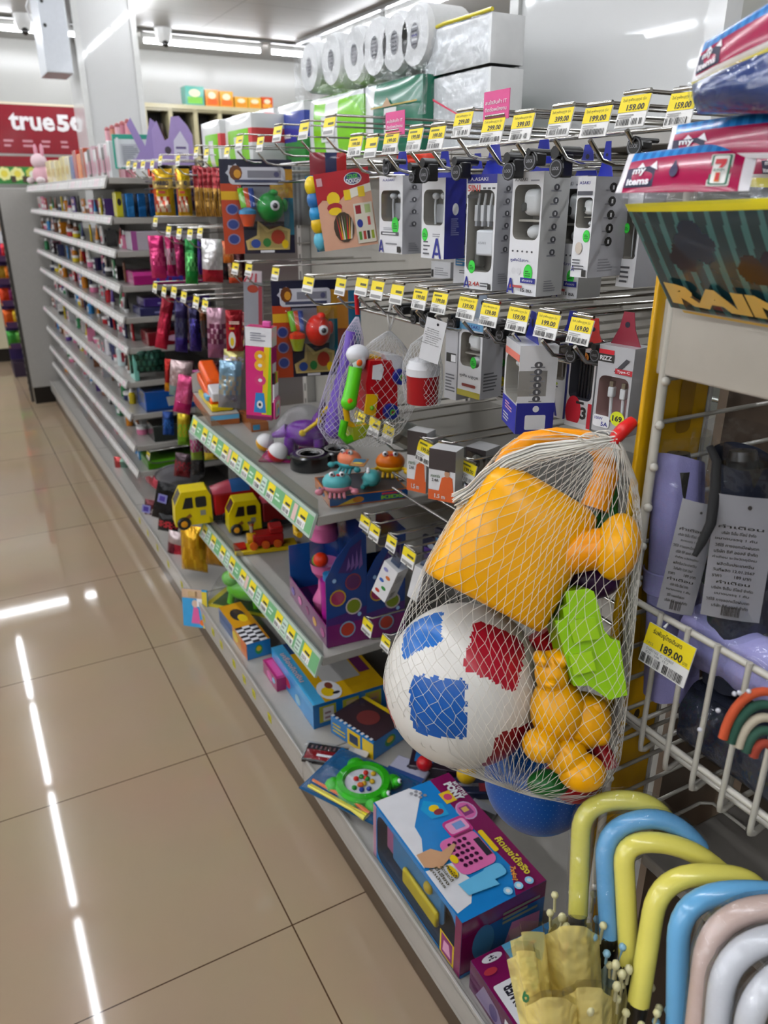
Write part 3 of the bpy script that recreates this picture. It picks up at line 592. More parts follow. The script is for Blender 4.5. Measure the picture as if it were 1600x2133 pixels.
acc('pen_charger_box', 'slim white and blue charger box turned side on, lowest of the second row', 1050, 1078, 712, 890, .60, -114, .047, (-.4, .5, .34, .82), wires, lambda b, w, h: (b.rect(-w/2, w/2, h*.82, h*.9, M('#e07a6a')), b.rect(-w/2, w/2, 0, h*.33, M('#2a30a0')), b.lines(-w*.3, w*.2, h*.2, h*.3, 3, M('#d8a0a8'), 2), b.lines(-w*.4, w*.1, h*.05, h*.16, 3, W1, 3)), M('#e2e2e4', 'gloss'), lambda b, w, h: (side_icons(b, w, .047, h, 6, None, .36, .82), b.right(w/2), b.rect(0, .047, 0, h*.36, NAVYP), b.rrect(.011, .037, h*.05, h*.22, .002, W1), b.oval(.024, h*.29, .004, .004, W1)), '#2a35a8')
acc('cable_box', 'white cable box with large navy letter mark behind the slim blue box', 1132, 1178, 710, 868, .68, -84, .05, (-.2, .44, .5, .95), wires, lambda b, w, h: (alogo(b, -w*.0, h*.02, w*.5), b.lines(-w*.3, w*.3, h*.36, h*.44, 2, GREYT, 3), b.oval(w*.1, h*.45, w*.08, h*.02, M('#b8c83a'))), NAVY)
acc('cable_pack', 'dark cable pack with red disc and a large number three', 1182, 1236, 728, 892, .66, -82, .03, (-.44, .44, .36, .96), lambda q, u0, u1, v0, v1, dep: [q.tube([(u0+(u1-u0)*(.15+.14*i), dep*.4, v0), (u0+(u1-u0)*(.2+.13*i), dep*.4, v1-.004)], .0022, M('#1d1d22', 'plastic'), 5) for i in range(6)], lambda b, w, h: (b.oval(-w*.2, h*.2, w*.3, h*.2, M('#c41f30')), b.rect(-w*.5, w*.5, 0, h*.06, W1), b.text('3', w*.2, h*.2, h*.16, INK, w*.22, .04), b.lines(-w*.1, w*.2, h*.31, h*.35, 1, INK, 2, .8), b.rect(w*.36, w*.5, h*.02, h*.34, M('#c41f30')), b.oval(w*.06, h*.9, w*.16, h*.06, M('#e08a2a')), b.text('150', w*.06, h*.9, h*.05, M('#6a2a10'), w*.2, .02)), SILV, None, '#c03a34', M('#d5d2d2', 'gloss'), '#4a4a52')
acc('cable_box', 'grey type-c cable box with red and black header, half behind the yellow post', 1240, 1312, 724, 905, .62, -80, .03, (-.42, .44, .14, .66), cable, lambda b, w, h: (b.rect(-w*.5, -w*.06, h*.9, h*.95, M('#d01f30')), b.rect(-w*.5, -w*.04, h*.81, h*.9, INK), b.text('RIZZ', -w*.28, h*.855, h*.05, W1, w*.34, .03), b.poly([(-w*.02, h*.72), (w*.12, h*.72), (w*.4, h*.86), (w*.3, h*.88)], M('#3a3a40')), b.rect(w*.02, w*.5, h*.7, h*.76, M('#b02430')), b.text('Type-C', w*.25, h*.73, h*.036, W1, w*.36, .02), b.rrect(-w*.46, w*.02, h*.06, h*.2, h*.03, W1), b.text('100W', -w*.3, h*.16, h*.035, NAVYP, w*.24, .02), b.text('5A', -w*.12, h*.1, h*.05, NAVYP, w*.2, .02), b.oval(w*.24, h*.2, w*.2, h*.085, M('#d8e024')), b.text('169', w*.24, h*.2, h*.07, INK, w*.28, .04)), SILV, None, '#8a2a3a', M('#b5b5b8', 'gloss'), '#b98d8d')
# black theft-stop locks on the prongs
LK = M('#131314', 'plastic'); RING = M('#6d6d72')
def lock(L, R, T, B, lab, x=.615):
    p, w, h = fit(L, R, T, B, -84, x=x); e = thing('hook_lock', lab, 'security lock', p, -84, 'black hook locks')
    b = MB(); r = h*.2; b.tube([(0, -.004, h*.28), (0, .034, h*.28)], r, LK, 10); b.box(-w*.22, w*.22, .002, .02, -h*.5, h*.25, LK, .002); b.build('body', e)
    b = MB(); b.front(.0015); b.oval(0, -h*.2, w*.34, w*.34, LK, 14); b.prism([(w*.36*cos(k*.5236), -h*.22+w*.36*sin(k*.5236)) for k in range(12)], LK, .002, b.fr)
    b.front(-.0008); b.oval(0, -h*.22, w*.31, w*.31, RING, 16); b.oval(0, -h*.22, w*.26, w*.26, LK, 16); b.text('LOCK', 0, -h*.22, w*.12, M('#8d8d92'), w*.36, .02); b.build('emblem', e)
for i, q in enumerate(((1300, 1345, 285, 312), (1140, 1180, 302, 370), (1086, 1124, 308, 346), (1042, 1078, 316, 372), (936, 966, 325, 372), (870, 898, 328, 378), (849, 867, 338, 382), (794, 816, 330, 358))): lock(*q, f'black hook lock, {ORD[i]} from the raincoat packs on the top accessories row', .605)
for i, q in enumerate(((1225, 1256, 714, 750), (1174, 1206, 718, 750), (1120, 1153, 702, 740), (1056, 1080, 680, 712), (1030, 1054, 677, 706), (1005, 1027, 674, 702), (928, 953, 652, 683), (869, 896, 640, 677), (852, 870, 645, 672), (824, 842, 632, 656))): lock(*q, f'black hook lock, {ORD[i]} from the yellow post on the second accessories row', .625)
# orange battery or plug packs and tilted cable boxes below
def blister(name, label, L, R, T, B, x, yaw, dep, pr, cat='blister pack', tilt=0, roll=0, group=None, col=W1, prod=None, tab=None):
    p, w, h = fit(L, R, T, B, yaw, x=x); e = thing(name, label, cat, p, 0, group, (RAD(tilt), RAD(roll), RAD(yaw)))
    b = MB(); b.box(-w/2, w/2, 0, dep, -h/2, h/2, col); b.on((0, 0, 0), (1, 0, 0), (0, 0, 1)); pr(b, w, h); b.build('card', e)
    if prod:
        q = MB(); prod(q, w, h); q.build('contents', e)
    return e
def pr_bat(b, w, h):
    o = M('#d8602a'); b.rect(-w*.5, w*.5, h*.1, h*.5, M('#3c3434')); b.rect(-w*.5, w*.5, -h*.5, -h*.3, o); b.poly([(-w*.1, -h*.3), (w*.46, -h*.3), (w*.4, -h*.02), (w*.22, h*.02), (w*.0, -h*.04)], o); b.oval(w*.2, h*.05, w*.1, h*.07, M('#c09070')); b.poly([(w*.1, h*.09), (w*.3, h*.09), (w*.26, h*.13), (w*.14, h*.13)], M('#2a1c16'))
    b.text('สายชาร์จ', -w*.24, -h*.02, h*.06, M('#4a6a4a'), w*.36, .02); b.text('2.4A', -w*.24, -h*.1, h*.06, INK, w*.26, .02); b.text('1.5 m', -w*.05, -h*.41, h*.08, W1, w*.4, .02)
blister('charging_cable_pack', 'orange and white cable pack with dark top, beside the crab toys', 848, 888, 900, 1025, .66, -62, .03, pr_bat)
blister('charging_cable_pack', 'orange and white cable pack hanging in front of the other one', 893, 948, 938, 1044, .62, -58, .03, pr_bat)
blister('charging_cable_pack', 'dark and red cable pack with white ring, beside the white net strands', 968, 1010, 935, 1030, .70, -70, .04, lambda b, w, h: (b.rect(-w*.5, w*.5, -h*.1, h*.5, M('#3a3232')), b.oval(w*.1, h*.2, w*.3, h*.18, M('#d6d4d2')), b.oval(w*.1, h*.2, w*.16, h*.09, M('#3a3232')), b.rect(-w*.4, w*.3, -h*.4, -h*.2, M('#b03a2a'))))
for i, (L, R, T, B, roll, x) in enumerate(((772, 830, 1172, 1252, 24, .66), (846, 886, 1180, 1252, 14, .68))):
    p, w, h = fit(L, R, T, B, -70, x=x); w *= .52; e = thing('small_cable_box', f'small white cable box hanging tilted below the {["colourful printed front, beside the dispenser carton", "grey back, nearest the white net strands"][i]}', 'accessory box', p, 0, None, (0, RAD(roll), RAD(-70)))
    e['label'] = ['small white cable box with colourful print, hanging tilted beside the dispenser carton', 'small grey-white cable box hanging tilted just beside the white net'][i]
    b = MB(); b.box(-w/2, w/2, 0, .035, -h/2, h/2, W1); b.front(0)
    if i == 0:
        for k, cc in enumerate(('#c03a2a', '#2a8a3a', '#2a60b0', '#d06a2a', '#8a8ac0')): b.oval(-w*.2+.3*w*(k % 2), -h*.35+k*h*.17, w*.16, h*.05, M(cc))
    b.right(w/2); b.lines(.006, .028, h*.1, h*.35, 4, M('#9a9aa0'), 2); b.k = .0003; b.lines(.008, .026, -h*.4, -h*.22, 5, GREYT, 3); b.build('carton', e)
    MB().box(-w*.3, w*.3, .01, .012, h/2, h/2+.03, M('#b8c4d8', 'acrylic')).build('hang_tab', e)
for i, (L, R, T, B) in enumerate(((905, 935, 1105, 1150), (880, 915, 1120, 1178), (936, 965, 1090, 1130))):
    blister('earphone_pouch', f'dark blue earphone pouch deep on the small cable row, {ORD[i]} from the lowest', L, R, T, B, .86, -70, .01, lambda b, w, h: (b.rect(-w*.4, w*.4, -h*.3, h*.1, M(['#2f7ab0', '#5a3a9a', '#28508a'][i])), b.oval(0, h*.2, w*.2, h*.1, M('#b8c8d8'))), col=M('#1d2440', 'gloss'))
# ================================================================ WIRE RACK WITH BASKET BESIDE THE YELLOW POST
EN = M(dim('#d2cdc0'), 'enamel'); GY = .4365
rack = thing('wire_rack', 'cream wire rack with a basket and white front panel, holding umbrellas', 'rack', (0, 0, 0))
MB().tube([(.495, .430, .02), (.495, .430, 1.42)], .0042, EN, 10).build('post', rack)
MB().tube([(.70, .430, .02), (.70, .430, 1.42)], .0045, EN, 10).build('post', rack)
b = MB()
for k in range(16):
    z = .70+k*.0365
    b.tube([(.492, .4255, z), (.500, GY-.004, z), (.655, GY-.004, z), (.668, GY-.012, z), (.668, .38, z)], .0022, EN, 6)
    b.ball((.4935, .4262, z), .004, EN, 8, 6)
b.build('side_grid', rack)
y0, y1 = .434, -.14
b = MB(); b.tube([(.495, y0, 1.047), (.495, y1, 1.047)], .0031, EN, 8); b.tube([(.495, y0, .9285), (.495, y1, .9285)], .0031, EN, 8); b.tube([(.504, y0, .914), (.504, y1, .914)], .0028, EN, 8); b.tube([(.65, y0, .9285), (.65, y1, .9285)], .003, EN, 8)
k = 0; y = .424
while y > y1+.02:
    b.tube([(.4915, y, 1.052), (.4915, y, .912), (.4925, y, .905), (.497, y, .903), (.512, y, .907), (.65, y, .907)], .0026, EN, 6); y -= .0295
b.build('basket', rack)
MB().box(.492, .497, -.16, .437, 1.252, 1.312, M(dim('#c2bbae'), 'laminate'), .002).build('front_panel', rack)
MB().box(.498, .65, -.16, .432, 1.255, 1.26, M('#c9c3b8', 'enamel')).build('tray', rack)
b = MB(); b.box(.60, .64, .05, .09, .3, 1.0, M('#8f8a80', 'enamel'))
for q in range(9): b.box(.599, .60, .066, .074, .5+q*.05, .525+q*.05, M('#2a2622'))
b.build('slotted_upright', rack)
MB().box(.56, .72, -.2, .425, .70, .715, M('#98928a', 'enamel'), .002).build('lower_ledge', rack)
MB().box(.725, .73, -.2, .43, .1, 1.2, M('#6e6053', 'enamel')).build('back_sheet', rack)
# 189.00 tag
pa, pb = X(1357, 1297, .489), X(1455, 1340, .489); w = (pa-pb).length; h = .037
e = thing('price_tag', 'large yellow and white price tag reading 189.00 clipped to the basket rim', 'price tag', (.4885, (pa.y+pb.y)/2, (pa.z+pb.z)/2-.002), 0, None, (0, 0, RAD(-90)))
T_ = Matrix.Rotation(RAD(-13), 4, 'X') @ Matrix.Translation((0, 0, -h/2))
b = MB(); b.box(-w/2, w/2, -.001, 0, -h/2, h/2, WTAG, T=T_); b.on(T_ @ V((0, -.0011, 0)), (1, 0, 0), T_.to_3x3() @ V((0, 0, 1)))
b.rect(-w/2, w/2, -h*.04, h/2, YEL); b.text('ร่มพับยูโทรเดินสด', -w*.06, h*.35, h*.17, INK, w*.62, .02); b.text('189.00', w*.1, h*.09, h*.2, INK, w*.46, .03); b.text('บาท', w*.4, h*.04, h*.07, INK, w*.09, 0); b.text('1 PCS', -w*.36, h*.04, h*.06, GREYT, w*.14, 0)
b.text('51601162  C  120807', -w*.1, -h*.1, h*.06, GREYT, w*.6, 0); b.text('ID2   108   15.7', -w*.14, -h*.18, h*.05, GREYT, w*.5, 0); b.bars(-w*.46, w*.46, -h*.45, -h*.24, INK, 34, 5); b.build('card', e)
b = MB(); b.tube([(-.012, .002, .0), (-.012, .008, .004), (.012, .008, .004), (.012, .002, .0)], .0015, M('#e8e8e4', 'plastic'), 6); b.build('clip', e)
# ---------------------------------------------------------------- folding umbrellas in the basket
LAV = M('#9a94c8', 'cloth'); LAVL = M('#a7a1d4', 'cloth'); NVY = M('#141a2c', 'cloth'); SILVC = M(dim('#94949a'), 'gloss'); BLK = M('#0f0f11', 'plastic')
def small_print(b, w, h, n=15, seed=3):
    r = random.Random(seed); TX = ['คำเตือน', 'บริษัท จีเอ็ม ดีไซน์ จำกัด', 'ขนาดบรรจุ 1 คัน', 'วิธีใช้ กางออกเมื่อฝนตก', 'บริษัท ซีพี ออลล์ จำกัด', 'ค่าเตือน ระวังวัตถุมีคม', 'ผลิตในประเทศจีน', 'วันที่ผลิต 12.01.2567', 'ราคา        189 บาท']
    for i in range(n): k = .0003; b.k = k; b.text(TX[i % 9], -w*.06+r.uniform(-.04, .04)*w, h*(.26-.05*i), h*.027, INK, w*r.uniform(.55, .92), .015)
def tag_card(e, w, h, M_, seed, bend=.0):
    b = MB(); b.grid(lambda u, v: M_ @ V(((u-.5)*w, -bend*(1-(2*u-1)**2), (v-.5)*h)), 8, 2, SILVC); q = M_ @ V((0, -bend-.0004, 0))
    b.build('tag_card', e)
    b = MB(); b.on(q, M_.to_3x3() @ V((1, 0, 0)), M_.to_3x3() @ V((0, 0, 1))); b.oval(w*.06, h*.42, w*.035, w*.04, INK, 10); small_print(b, w*.86, h, 14, seed); b.bars(-w*.16, w*.16, -h*.47, -h*.39, INK, 14, seed); b.build('print', e)
def fold_umb(label, top, bot, r, fab, seed, strap=True):
    a, c = V(top), V(bot); ax = (a-c); Ln = ax.length; T = Matrix.Translation(c) @ ax.to_track_quat('Z', 'Y').to_matrix().to_4x4()
    e = thing('folding_umbrella', label, 'umbrella', (0, 0, 0)); rr_ = random.Random(seed)
    ph = [rr_.uniform(0, 6) for _ in range(4)]
    def fn(u, v):
        a_ = 2*pi*u; fold = 1+.08*sin(3*a_+ph[0]+v*1.5)+.04*sin(7*a_+ph[1]-v*2); q = r*fold*(1-.12*v); z = v*Ln
        if v > .9: z -= .008*(1+sin(a_+ph[2]))*(v-.9)/.1
        return T @ V((q*cos(a_), q*sin(a_), z))
    MB().grid(fn, 40, 24, fab, None, True).build('sleeve', e)
    b = MB(); b.lathe([(r*.84, Ln*.93), (r*.8, Ln*.80), (.001, Ln*.79)], M('#26221a', 'cloth'), 24, T); b.lathe([(.001, Ln*.99), (r*.4, Ln*.985), (r*.46, Ln*.95), (r*.45, Ln*.8)], BLK, 16, T); b.build('handle_end', e)
    b = MB(); b.lathe([(r*1.06, Ln*.44), (r*1.1, Ln*.445), (r*1.1, Ln*.53), (r*1.06, Ln*.535)], fab, 24, T); b.build('tie_band', e)
    return e, T, Ln
e1, T1, L1 = fold_umb('lavender folding umbrella standing upright in the basket with a grey text tag', X(1414, 935, .526), X(1392, 1440, .526), .0238, LAV, 1)
vdir = (EYE-I(1430, 1160, .62)); vdir.z = 0; yawv = math.degrees(math.atan2(vdir.y, vdir.x))+90
def face(px, py, dep, roll=0, dyaw=0): return Matrix.Translation(I(px, py, dep)) @ Matrix.Rotation(RAD(yawv+dyaw), 4, 'Z') @ Matrix.Rotation(RAD(roll), 4, 'Y')
tag_card(e1, .029, .102, face(1432, 1163, .636, 4), 3, .003)
MB().tube([I(1478, 930, .602), I(1493, 960, .598), I(1490, 1020, .597), I(1481, 1090, .597), I(1462, 1130, .597), I(1447, 1158, .597)], [.0028, .0036, .0042, .004, .0034, .002], M('#0d0d0f', 'cloth'), 8).build('wrist_strap', e1)
def filmwrap(e, pts, r, n=14):
    b = MB(); rn = random.Random(len(pts)+int(r*1e4)); rings = []
    b.tube(pts, r, FILM(), n, False, False); b.v = [tuple(c+rn.uniform(-.0009, .0009) for c in v) for v in b.v]; b.build('plastic_wrap', e)
filmwrap(e1, [T1 @ V((0, 0, L1*k/9)) for k in range(1, 10)]+[T1 @ V((0, 0, L1*1.06))], .0272)
e2, T2, L2 = fold_umb('navy black folding umbrella upright in clear wrap with a grey text tag', X(1548, 930, .535), X(1530, 1420, .535), .026, NVY, 2)
tag_card(e2, .044, .106, face(1538, 1165, .605, -2), 6, .002)
filmwrap(e2, [T2 @ V((0, 0, L2*k/9)) for k in range(1, 10)]+[T2 @ V((0, .004, L2*1.05))], .0325)
e3, T3, L3 = fold_umb('lavender folding umbrella lying across the top of the basket in clear wrap', (.523, .10, 1.034), (.53, .385, 1.028), .026, LAVL, 3)
filmwrap(e3, [T3 @ V((0, 0, L3*k/8)) for k in range(0, 9)], .0285)
e4, T4, L4 = fold_umb('navy folding umbrella with orange and green rainbow print lying low in the basket', (.53, .10, .955), (.535, .37, .953), .032, M('#151c30', 'cloth'), 4)
b = MB()
for i, cc in enumerate(('#b84a24', '#1f4a3a', '#b9ae98', '#2a5040', '#9a3a26')):
    q = [I(1592-(92-i*17)*cos(RAD(a_)), 1590-(150-i*27)*sin(RAD(a_)), .52-.004*sin(RAD(a_))) for a_ in range(20, 121, 10)]
    b.tube(q, .0033, M(cc, 'cloth'), 6)
b.build('rainbow_print', e4)
b = MB()
for px, py in ((1530, 1445), (1540, 1443), (1496, 1480), (1458, 1520), (1560, 1440)): b.ball(I(px, py, .515), .0017, M('#c9c9d0', 'cloth'), 8, 6)
b.build('dot_print', e4)
filmwrap(e4, [T4 @ V((0, 0, L4*k/8)) for k in range(0, 9)], .0345)
# ---------------------------------------------------------------- long umbrellas with crook handles
HY, HB, HP, HW = M('#e8dc66', 'gloss'), M('#6cb0de', 'gloss'), M('#e2c3b4', 'gloss'), M('#e6e4e6', 'gloss')
def crook(label, foot, top, over, end, dep, col, r=.0112, wrap=False, fab='#efe2a0', tipc='#d9d2a0', canopy=2, dd=(0, 0, 0, 0)):
    P = [I(*foot, dep), I(*top, dep+dd[0]), I(*over, dep+dd[1]), I(*end, dep+dd[2])]
    e = thing('crook_umbrella', label, 'umbrella', (0, 0, 0), 0, 'crook handled umbrellas')
    a, t, o, n = P; pts = [a, a.lerp(t, .5), t]
    def bez(p, q, s_, u): return p*(1-u)**2+q*2*u*(1-u)+s_*u*u
    c1 = t+(t-a).normalized()*((o-t).length*.62); c2 = o+(o-c1)*.95
    for i in range(1, 9): pts.append(bez(t, c1, o, i/8))
    for i in range(1, 9): pts.append(bez(o, c2, n, i/8))
    b = MB(); b.tube(pts, r, col, 16); b.ball(pts[-1], r, col, 14, 8); b.build('crook_handle', e)
    down = (a-t).normalized(); down = (down+V((0, 0, -7))).normalized(); Ln = (a.z-.02)/-down.z; q = a.to_3d()
    Tm = Matrix.Translation(a) @ down.to_track_quat('Z', 'Y').to_matrix().to_4x4()
    MB().lathe([(r*.98, -.003), (r*.9, .028), (.005, .03), (.0045, Ln-.06), (.002, Ln), (.0001, Ln)], BLK, 12, Tm).build('shaft', e)
    if canopy:
        rn = random.Random(int(foot[0])); ph = rn.uniform(0, 6)
        def fn(u, v):
            a_ = 2*pi*u; hem = .014+.016*(abs(sin(4*a_+ph)))*(1-v); q = ((.021 if canopy == 1 else .0105)+(.012 if canopy == 1 else .002)*sin(pi*min(1, v*1.6)))*(1-v*.75)*(1+.22*sin(8*a_+ph+v*2)*(1-v)); return Tm @ V((q*cos(a_), q*sin(a_), hem+v*(Ln-.1)))
        MB().grid(fn, 64, 16, M(fab, 'milky') if wrap else M(fab, 'cloth'), None, True).build('canopy', e)
        tm = M(tipc, 'plastic')
        for k in range(8):
            b = MB()
            a_ = 2*pi*k/8+ph; q_ = .0225 if canopy == 1 else .0155; p_ = Tm @ V((q_*cos(a_), q_*sin(a_), .014)); p2 = Tm @ V((q_*1.06*cos(a_), q_*1.06*sin(a_), -.002+.006*sin(3*k)))
            b.tube([p_, p2], .0014, tm, 6); b.ball(p2, .0034, tm, 8, 6); b.build('rib_tip', e)
    if wrap: filmwrap(e, pts, r+.0025, 12)
    return e, Tm, Ln
crook('yellow crook-handled umbrella in clear wrap, standing against the yellow post', (1204, 1905), (1210, 1735), (1284, 1667), (1385, 1705), .66, HY, .0083, True, '#eadf9c', canopy=1)
crook('pale blue crook-handled umbrella in clear wrap, between two yellow handles', (1269, 1950), (1261, 1790), (1332, 1708), (1455, 1765), .65, HB, .0083, True, '#b4d0de', '#8ab8d0')
crook('bright yellow crook-handled umbrella, unwrapped, its crook tucked behind a second yellow one', (1311, 2008), (1300, 1800), (1372, 1755), (1500, 1815), .64, HY, .0085, False, '#e6dc98')
crook('bright yellow crook-handled umbrella in front of the unwrapped blue one', (1330, 2090), (1360, 1905), (1468, 1822), (1575, 1850), .62, HY, .0088, False, '#e6dc98')
crook('sky blue crook-handled umbrella, unwrapped, beside the pink wrapped handle', (1411, 2150), (1413, 1960), (1535, 1858), (1640, 1890), .60, HB, .0088, False, '#b4d0de', '#8ab8d0')
crook('pinkish white crook-handled umbrella in clear wrap, next to the sky blue one', (1440, 2260), (1468, 2010), (1570, 1895), (1700, 1930), .57, HP, .0092, True, '#e6d6cc')
crook('white crook-handled umbrella in clear wrap, behind the lowest white handle', (1480, 2330), (1500, 2080), (1590, 1960), (1720, 2000), .55, HW, .0094, True, '#e4e2e2')
crook('white crook-handled umbrella lowest in the corner of the rack', (1560, 2400), (1556, 2180), (1632, 2030), (1760, 2080), .53, HW, .0094, True, '#e4e2e2')
# loose flared canopy folds of pale yellow vinyl beside the first umbrella
VIN = M('#ffec96', 'milky'); EDGE = M('#e6e6de', 'film')
e = thing('vinyl_umbrella', 'pale yellow vinyl umbrella with loose milky-edged folds, lowest by the toy boxes', 'umbrella', (0, 0, 0))
def flap(px, top, wpx, dep, lean, amp, name='canopy_fold', col=VIN, bot=2360):
    def fn(u, v):
        t = v; cx = px+lean*t; hw = wpx*(1-.30*t); bulge = .026*cos(pi*(u-.5))*(1-.25*t)+amp*sin(u*9)*.002
        return I(cx+(u-.5)*2*hw+10*sin(u*12)*amp*(1-t), top+20*(2*u-1)**2+(bot-top)*t, dep-bulge+.02*t)
    MB().grid(fn, 30, 20, col, lambda u, v: EDGE if v < .06 else col).build(name, e)
flap(1105, 1918, 46, .655, 60, 1.0); flap(1190, 1905, 60, .645, 40, .6); flap(1090, 1960, 38, .63, 70, .8); flap(1225, 2040, 54, .615, 10, .8); flap(1150, 2062, 58, .60, 20, .5)
MB().tube([I(1212, 1925, .66), (I(1212, 1925, .66)+V((.01, .0, -.72)))], .004, BLK, 8).build('shaft', e)
for px, py, dp in ((1171, 1912, .64), (1180, 1932, .638), (1202, 1940, .638), (1283, 2010, .62), (1296, 2030, .618), (1285, 2055, .612), (1310, 2020, .62), (1229, 2105, .598)):
    b = MB(); q = I(px, py, dp); b.ball(q, (.0036, .0036, .005), M('#ddd6a6', 'plastic'), 8, 6); b.tube([q, q+V((0, 0, -.016))], .0016, M('#cfc9a0', 'plastic'), 6); b.build('rib_tip', e)
b = MB(); fr = Fr(I(1096, 2075, .612), _r, -_d); b.fr = fr; b.k = -.001; b.text('6', 0, 0, .012, M('#3a8a5a'), .006, .03); b.build('printed_mark', e)
# ---------------------------------------------------------------- raincoat packs on the rack tray
TEAL, TEAL2 = '#16343a', '#3c6a68'
PINKH = M('#a51048', 'gloss'); SKY = M('#2c8ad2', 'gloss'); SKY2 = M('#1f6fb8', 'gloss'); WBR = M('#e6e2e4', 'gloss')
class Bend:                               # a drawing plane that follows a bilinear sheet: corners tl, tr, bl, br and a bulge along n
    def __init__(s, tl, tr, bl, br, bulge): s.c = [V(q) for q in (tl, tr, bl, br)]; s.bu = bulge; s.n = ((s.c[1]-s.c[0]).cross(s.c[0]-s.c[2])).normalized()
    def at(s, a, b, k=0):
        tl, tr, bl, br = s.c; p = (tl.lerp(tr, a)).lerp(bl.lerp(br, a), 1-b); return p+s.n*(s.bu*(sin(pi*max(0, min(1, a)))**.6)*(sin(pi*max(0, min(1, b)))**.6)+k)
def sheet(b, fr, mf, nu=40, nv=30, thick=.012, back='#3a4a50'):
    b.grid(lambda u, v: fr.at(u, v), nu, nv, M(back), mf); q = Bend(*fr.c, -thick); b.grid(lambda u, v: q.at(1-u, v), 10, 8, M(back, 'gloss'))
def logo(b, fr, u, v, w, h):
    b.fr = fr; b.k = .0006; b.rrect(u-w*.5, u+w*.42, v-h*.5, v+h*.4, .01, M('#1d1a3e')); b.poly([(u-w*.18, v+h*.36), (u-w*.06, v+h*.62), (u+w*.08, v+h*.36)], M('#f2eef2')); b.poly([(u+w*.24, v+h*.36), (u+w*.4, v+h*.6), (u+w*.5, v+h*.16)], M('#f2eef2'))
    b.text('my', u-w*.08, v+h*.14, h*.34, M('#f2eef2'), w*.42, .03); b.text('items', u-w*.05, v-h*.28, h*.3, M('#f2eef2'), w*.72, .04)
def dots(b, x, y, r, m, n=14): b.poly([(x+r[0]*cos(2*pi*i/n), y+r[1]*sin(2*pi*i/n)) for i in range(n)], m)
# pack in front: header with two logos
tl, tr, bl, br = I(1310, 322, .545), I(1588, 285, .475), I(1282, 402, .538), I(1560, 398, .468)
e = thing('raincoat_pack', 'raincoat pack with purple logo header and clear band, its striped body lettered RAIN', 'raincoat', (0, 0, 0))
hd = Bend(tl, tr, bl, br, .004); b = MB()
def mfh(u, v):
    if u < .05 or u > .93: return WBR
    if v > .74: return SKY if int(u*28) % 2 else SKY2
    return PINKH
sheet(b, hd, mfh, 56, 20, .006, '#8a1040'); logo(b, hd, .19, .34, .26, .5)
b.k = .0006; b.rrect(.705, .86, .07, .67, .02, M('#d8d4cc')); b.rrect(.715, .85, .09, .65, .02, M('#2a6a4e')); b.rrect(.73, .835, .11, .63, .02, M('#ece9e2'))
b.poly([(.745, .56), (.82, .56), (.82, .47), (.79, .34), (.765, .34), (.79, .46), (.745, .46)], M('#c41f2c')); b.rect(.74, .825, .3, .38, M('#ece9e2')); b.text('ELEVEN', .782, .34, .05, M('#2a6a4e'), .075, .02); b.poly([(.765, .29), (.795, .29), (.795, .13), (.76, .13)], M('#d8801c')); b.poly([(.768, .28), (.793, .28), (.79, .15), (.768, .15)], M('#c41f2c'))
dots(b, .455, .36, (.032, .13), M('#28204a')); b.poly([(.43, .42), (.455, .6), (.48, .42)], M('#28204a')); b.build('header_card', e)
c0, c1 = I(1302, 425, .538), I(1600, 412, .455); d0 = X(1398, 640, .478); c1 = c0+(c1-c0)*1.5; d1 = d0+(c1-c0)
body = Bend(c0, c1, d0, c0+(c1-c0)+(d0-c0)+V((0, -.01, -.012)), .005); b = MB()
CLD = []
for cx, cy_, sc, m in ((.29, .70, .10, '#0d2338'), (.20, .55, .07, '#0b0a22'), (.52, .50, .07, '#2a1716'), (.62, .52, .08, '#0b0a22')):
    for dx, dy, r in ((-.5, -.1, .5), (0, .35, .6), (.5, -.05, .5), (-.1, -.35, .5), (.3, -.5, .45), (-.4, -.55, .3)): CLD.append((cx+dx*sc, cy_+dy*sc*2, r*sc, r*sc*1.7, M(m, 'gloss')))
def mfb(u, v):
    if v > .93: return M('#e8d820', 'gloss')
    for cx, cy_, rx, ry, m in CLD:
        if ((u-cx)/rx)**2+((v-cy_)/ry)**2 < 1: return m
    s_ = (u*26+.6*(1-v)) % 2
    return M(TEAL2, 'gloss') if s_ < .7 else M(TEAL, 'gloss')
sheet(b, body, mfb, 130, 60, .014, '#1a2e36'); b.fr = body; SAND = M('#dcb35a', 'gloss')
b.k = .003; b.text('RAIN', .35, .205, .21, SAND, .60, .06); b.k = .003; b.rect(.08, .9, .0, .03, SAND); b.build('folded_body', e)
b = MB(); q = Bend(I(1283, 404, .537), I(1562, 398, .466), I(1300, 432, .537), I(1600, 420, .456), .003); b.grid(lambda u, v: q.at(u, v), 12, 3, FILM())
b.build('plastic_bag', e)
# upper pack and the header behind
def pack(label, TL, TR, HB, BB, dp, dq, bodyc, lg):
    e = thing('raincoat_pack', label, 'raincoat', (0, 0, 0))
    tl, tr, bl, br = I(*TL, dp), I(*TR, dq), I(*HB[0], dp), I(*HB[1], dq); hd = Bend(tl, tr, bl, br, .003); b = MB()
    sheet(b, hd, lambda u, v: WBR if u < .04 else (SKY if int(u*22) % 2 else SKY2) if v > .70 else PINKH if v > .12 else WBR, 44, 20, .006, '#8a1040'); logo(b, hd, *lg); b.build('header_card', e)
    if BB:
        q = Bend(bl, br, I(*BB[0], dp), I(*BB[1], dq), .014); b = MB(); sheet(b, q, lambda u, v: M('#d8c838', 'gloss') if v > .9 else M(bodyc, 'gloss'), 20, 20, .02, bodyc); b.build('folded_body', e)
        b = MB(); b.grid(lambda u, v: q.at(u, v, .003), 16, 12, FILM()); b.build('plastic_bag', e)
    return e
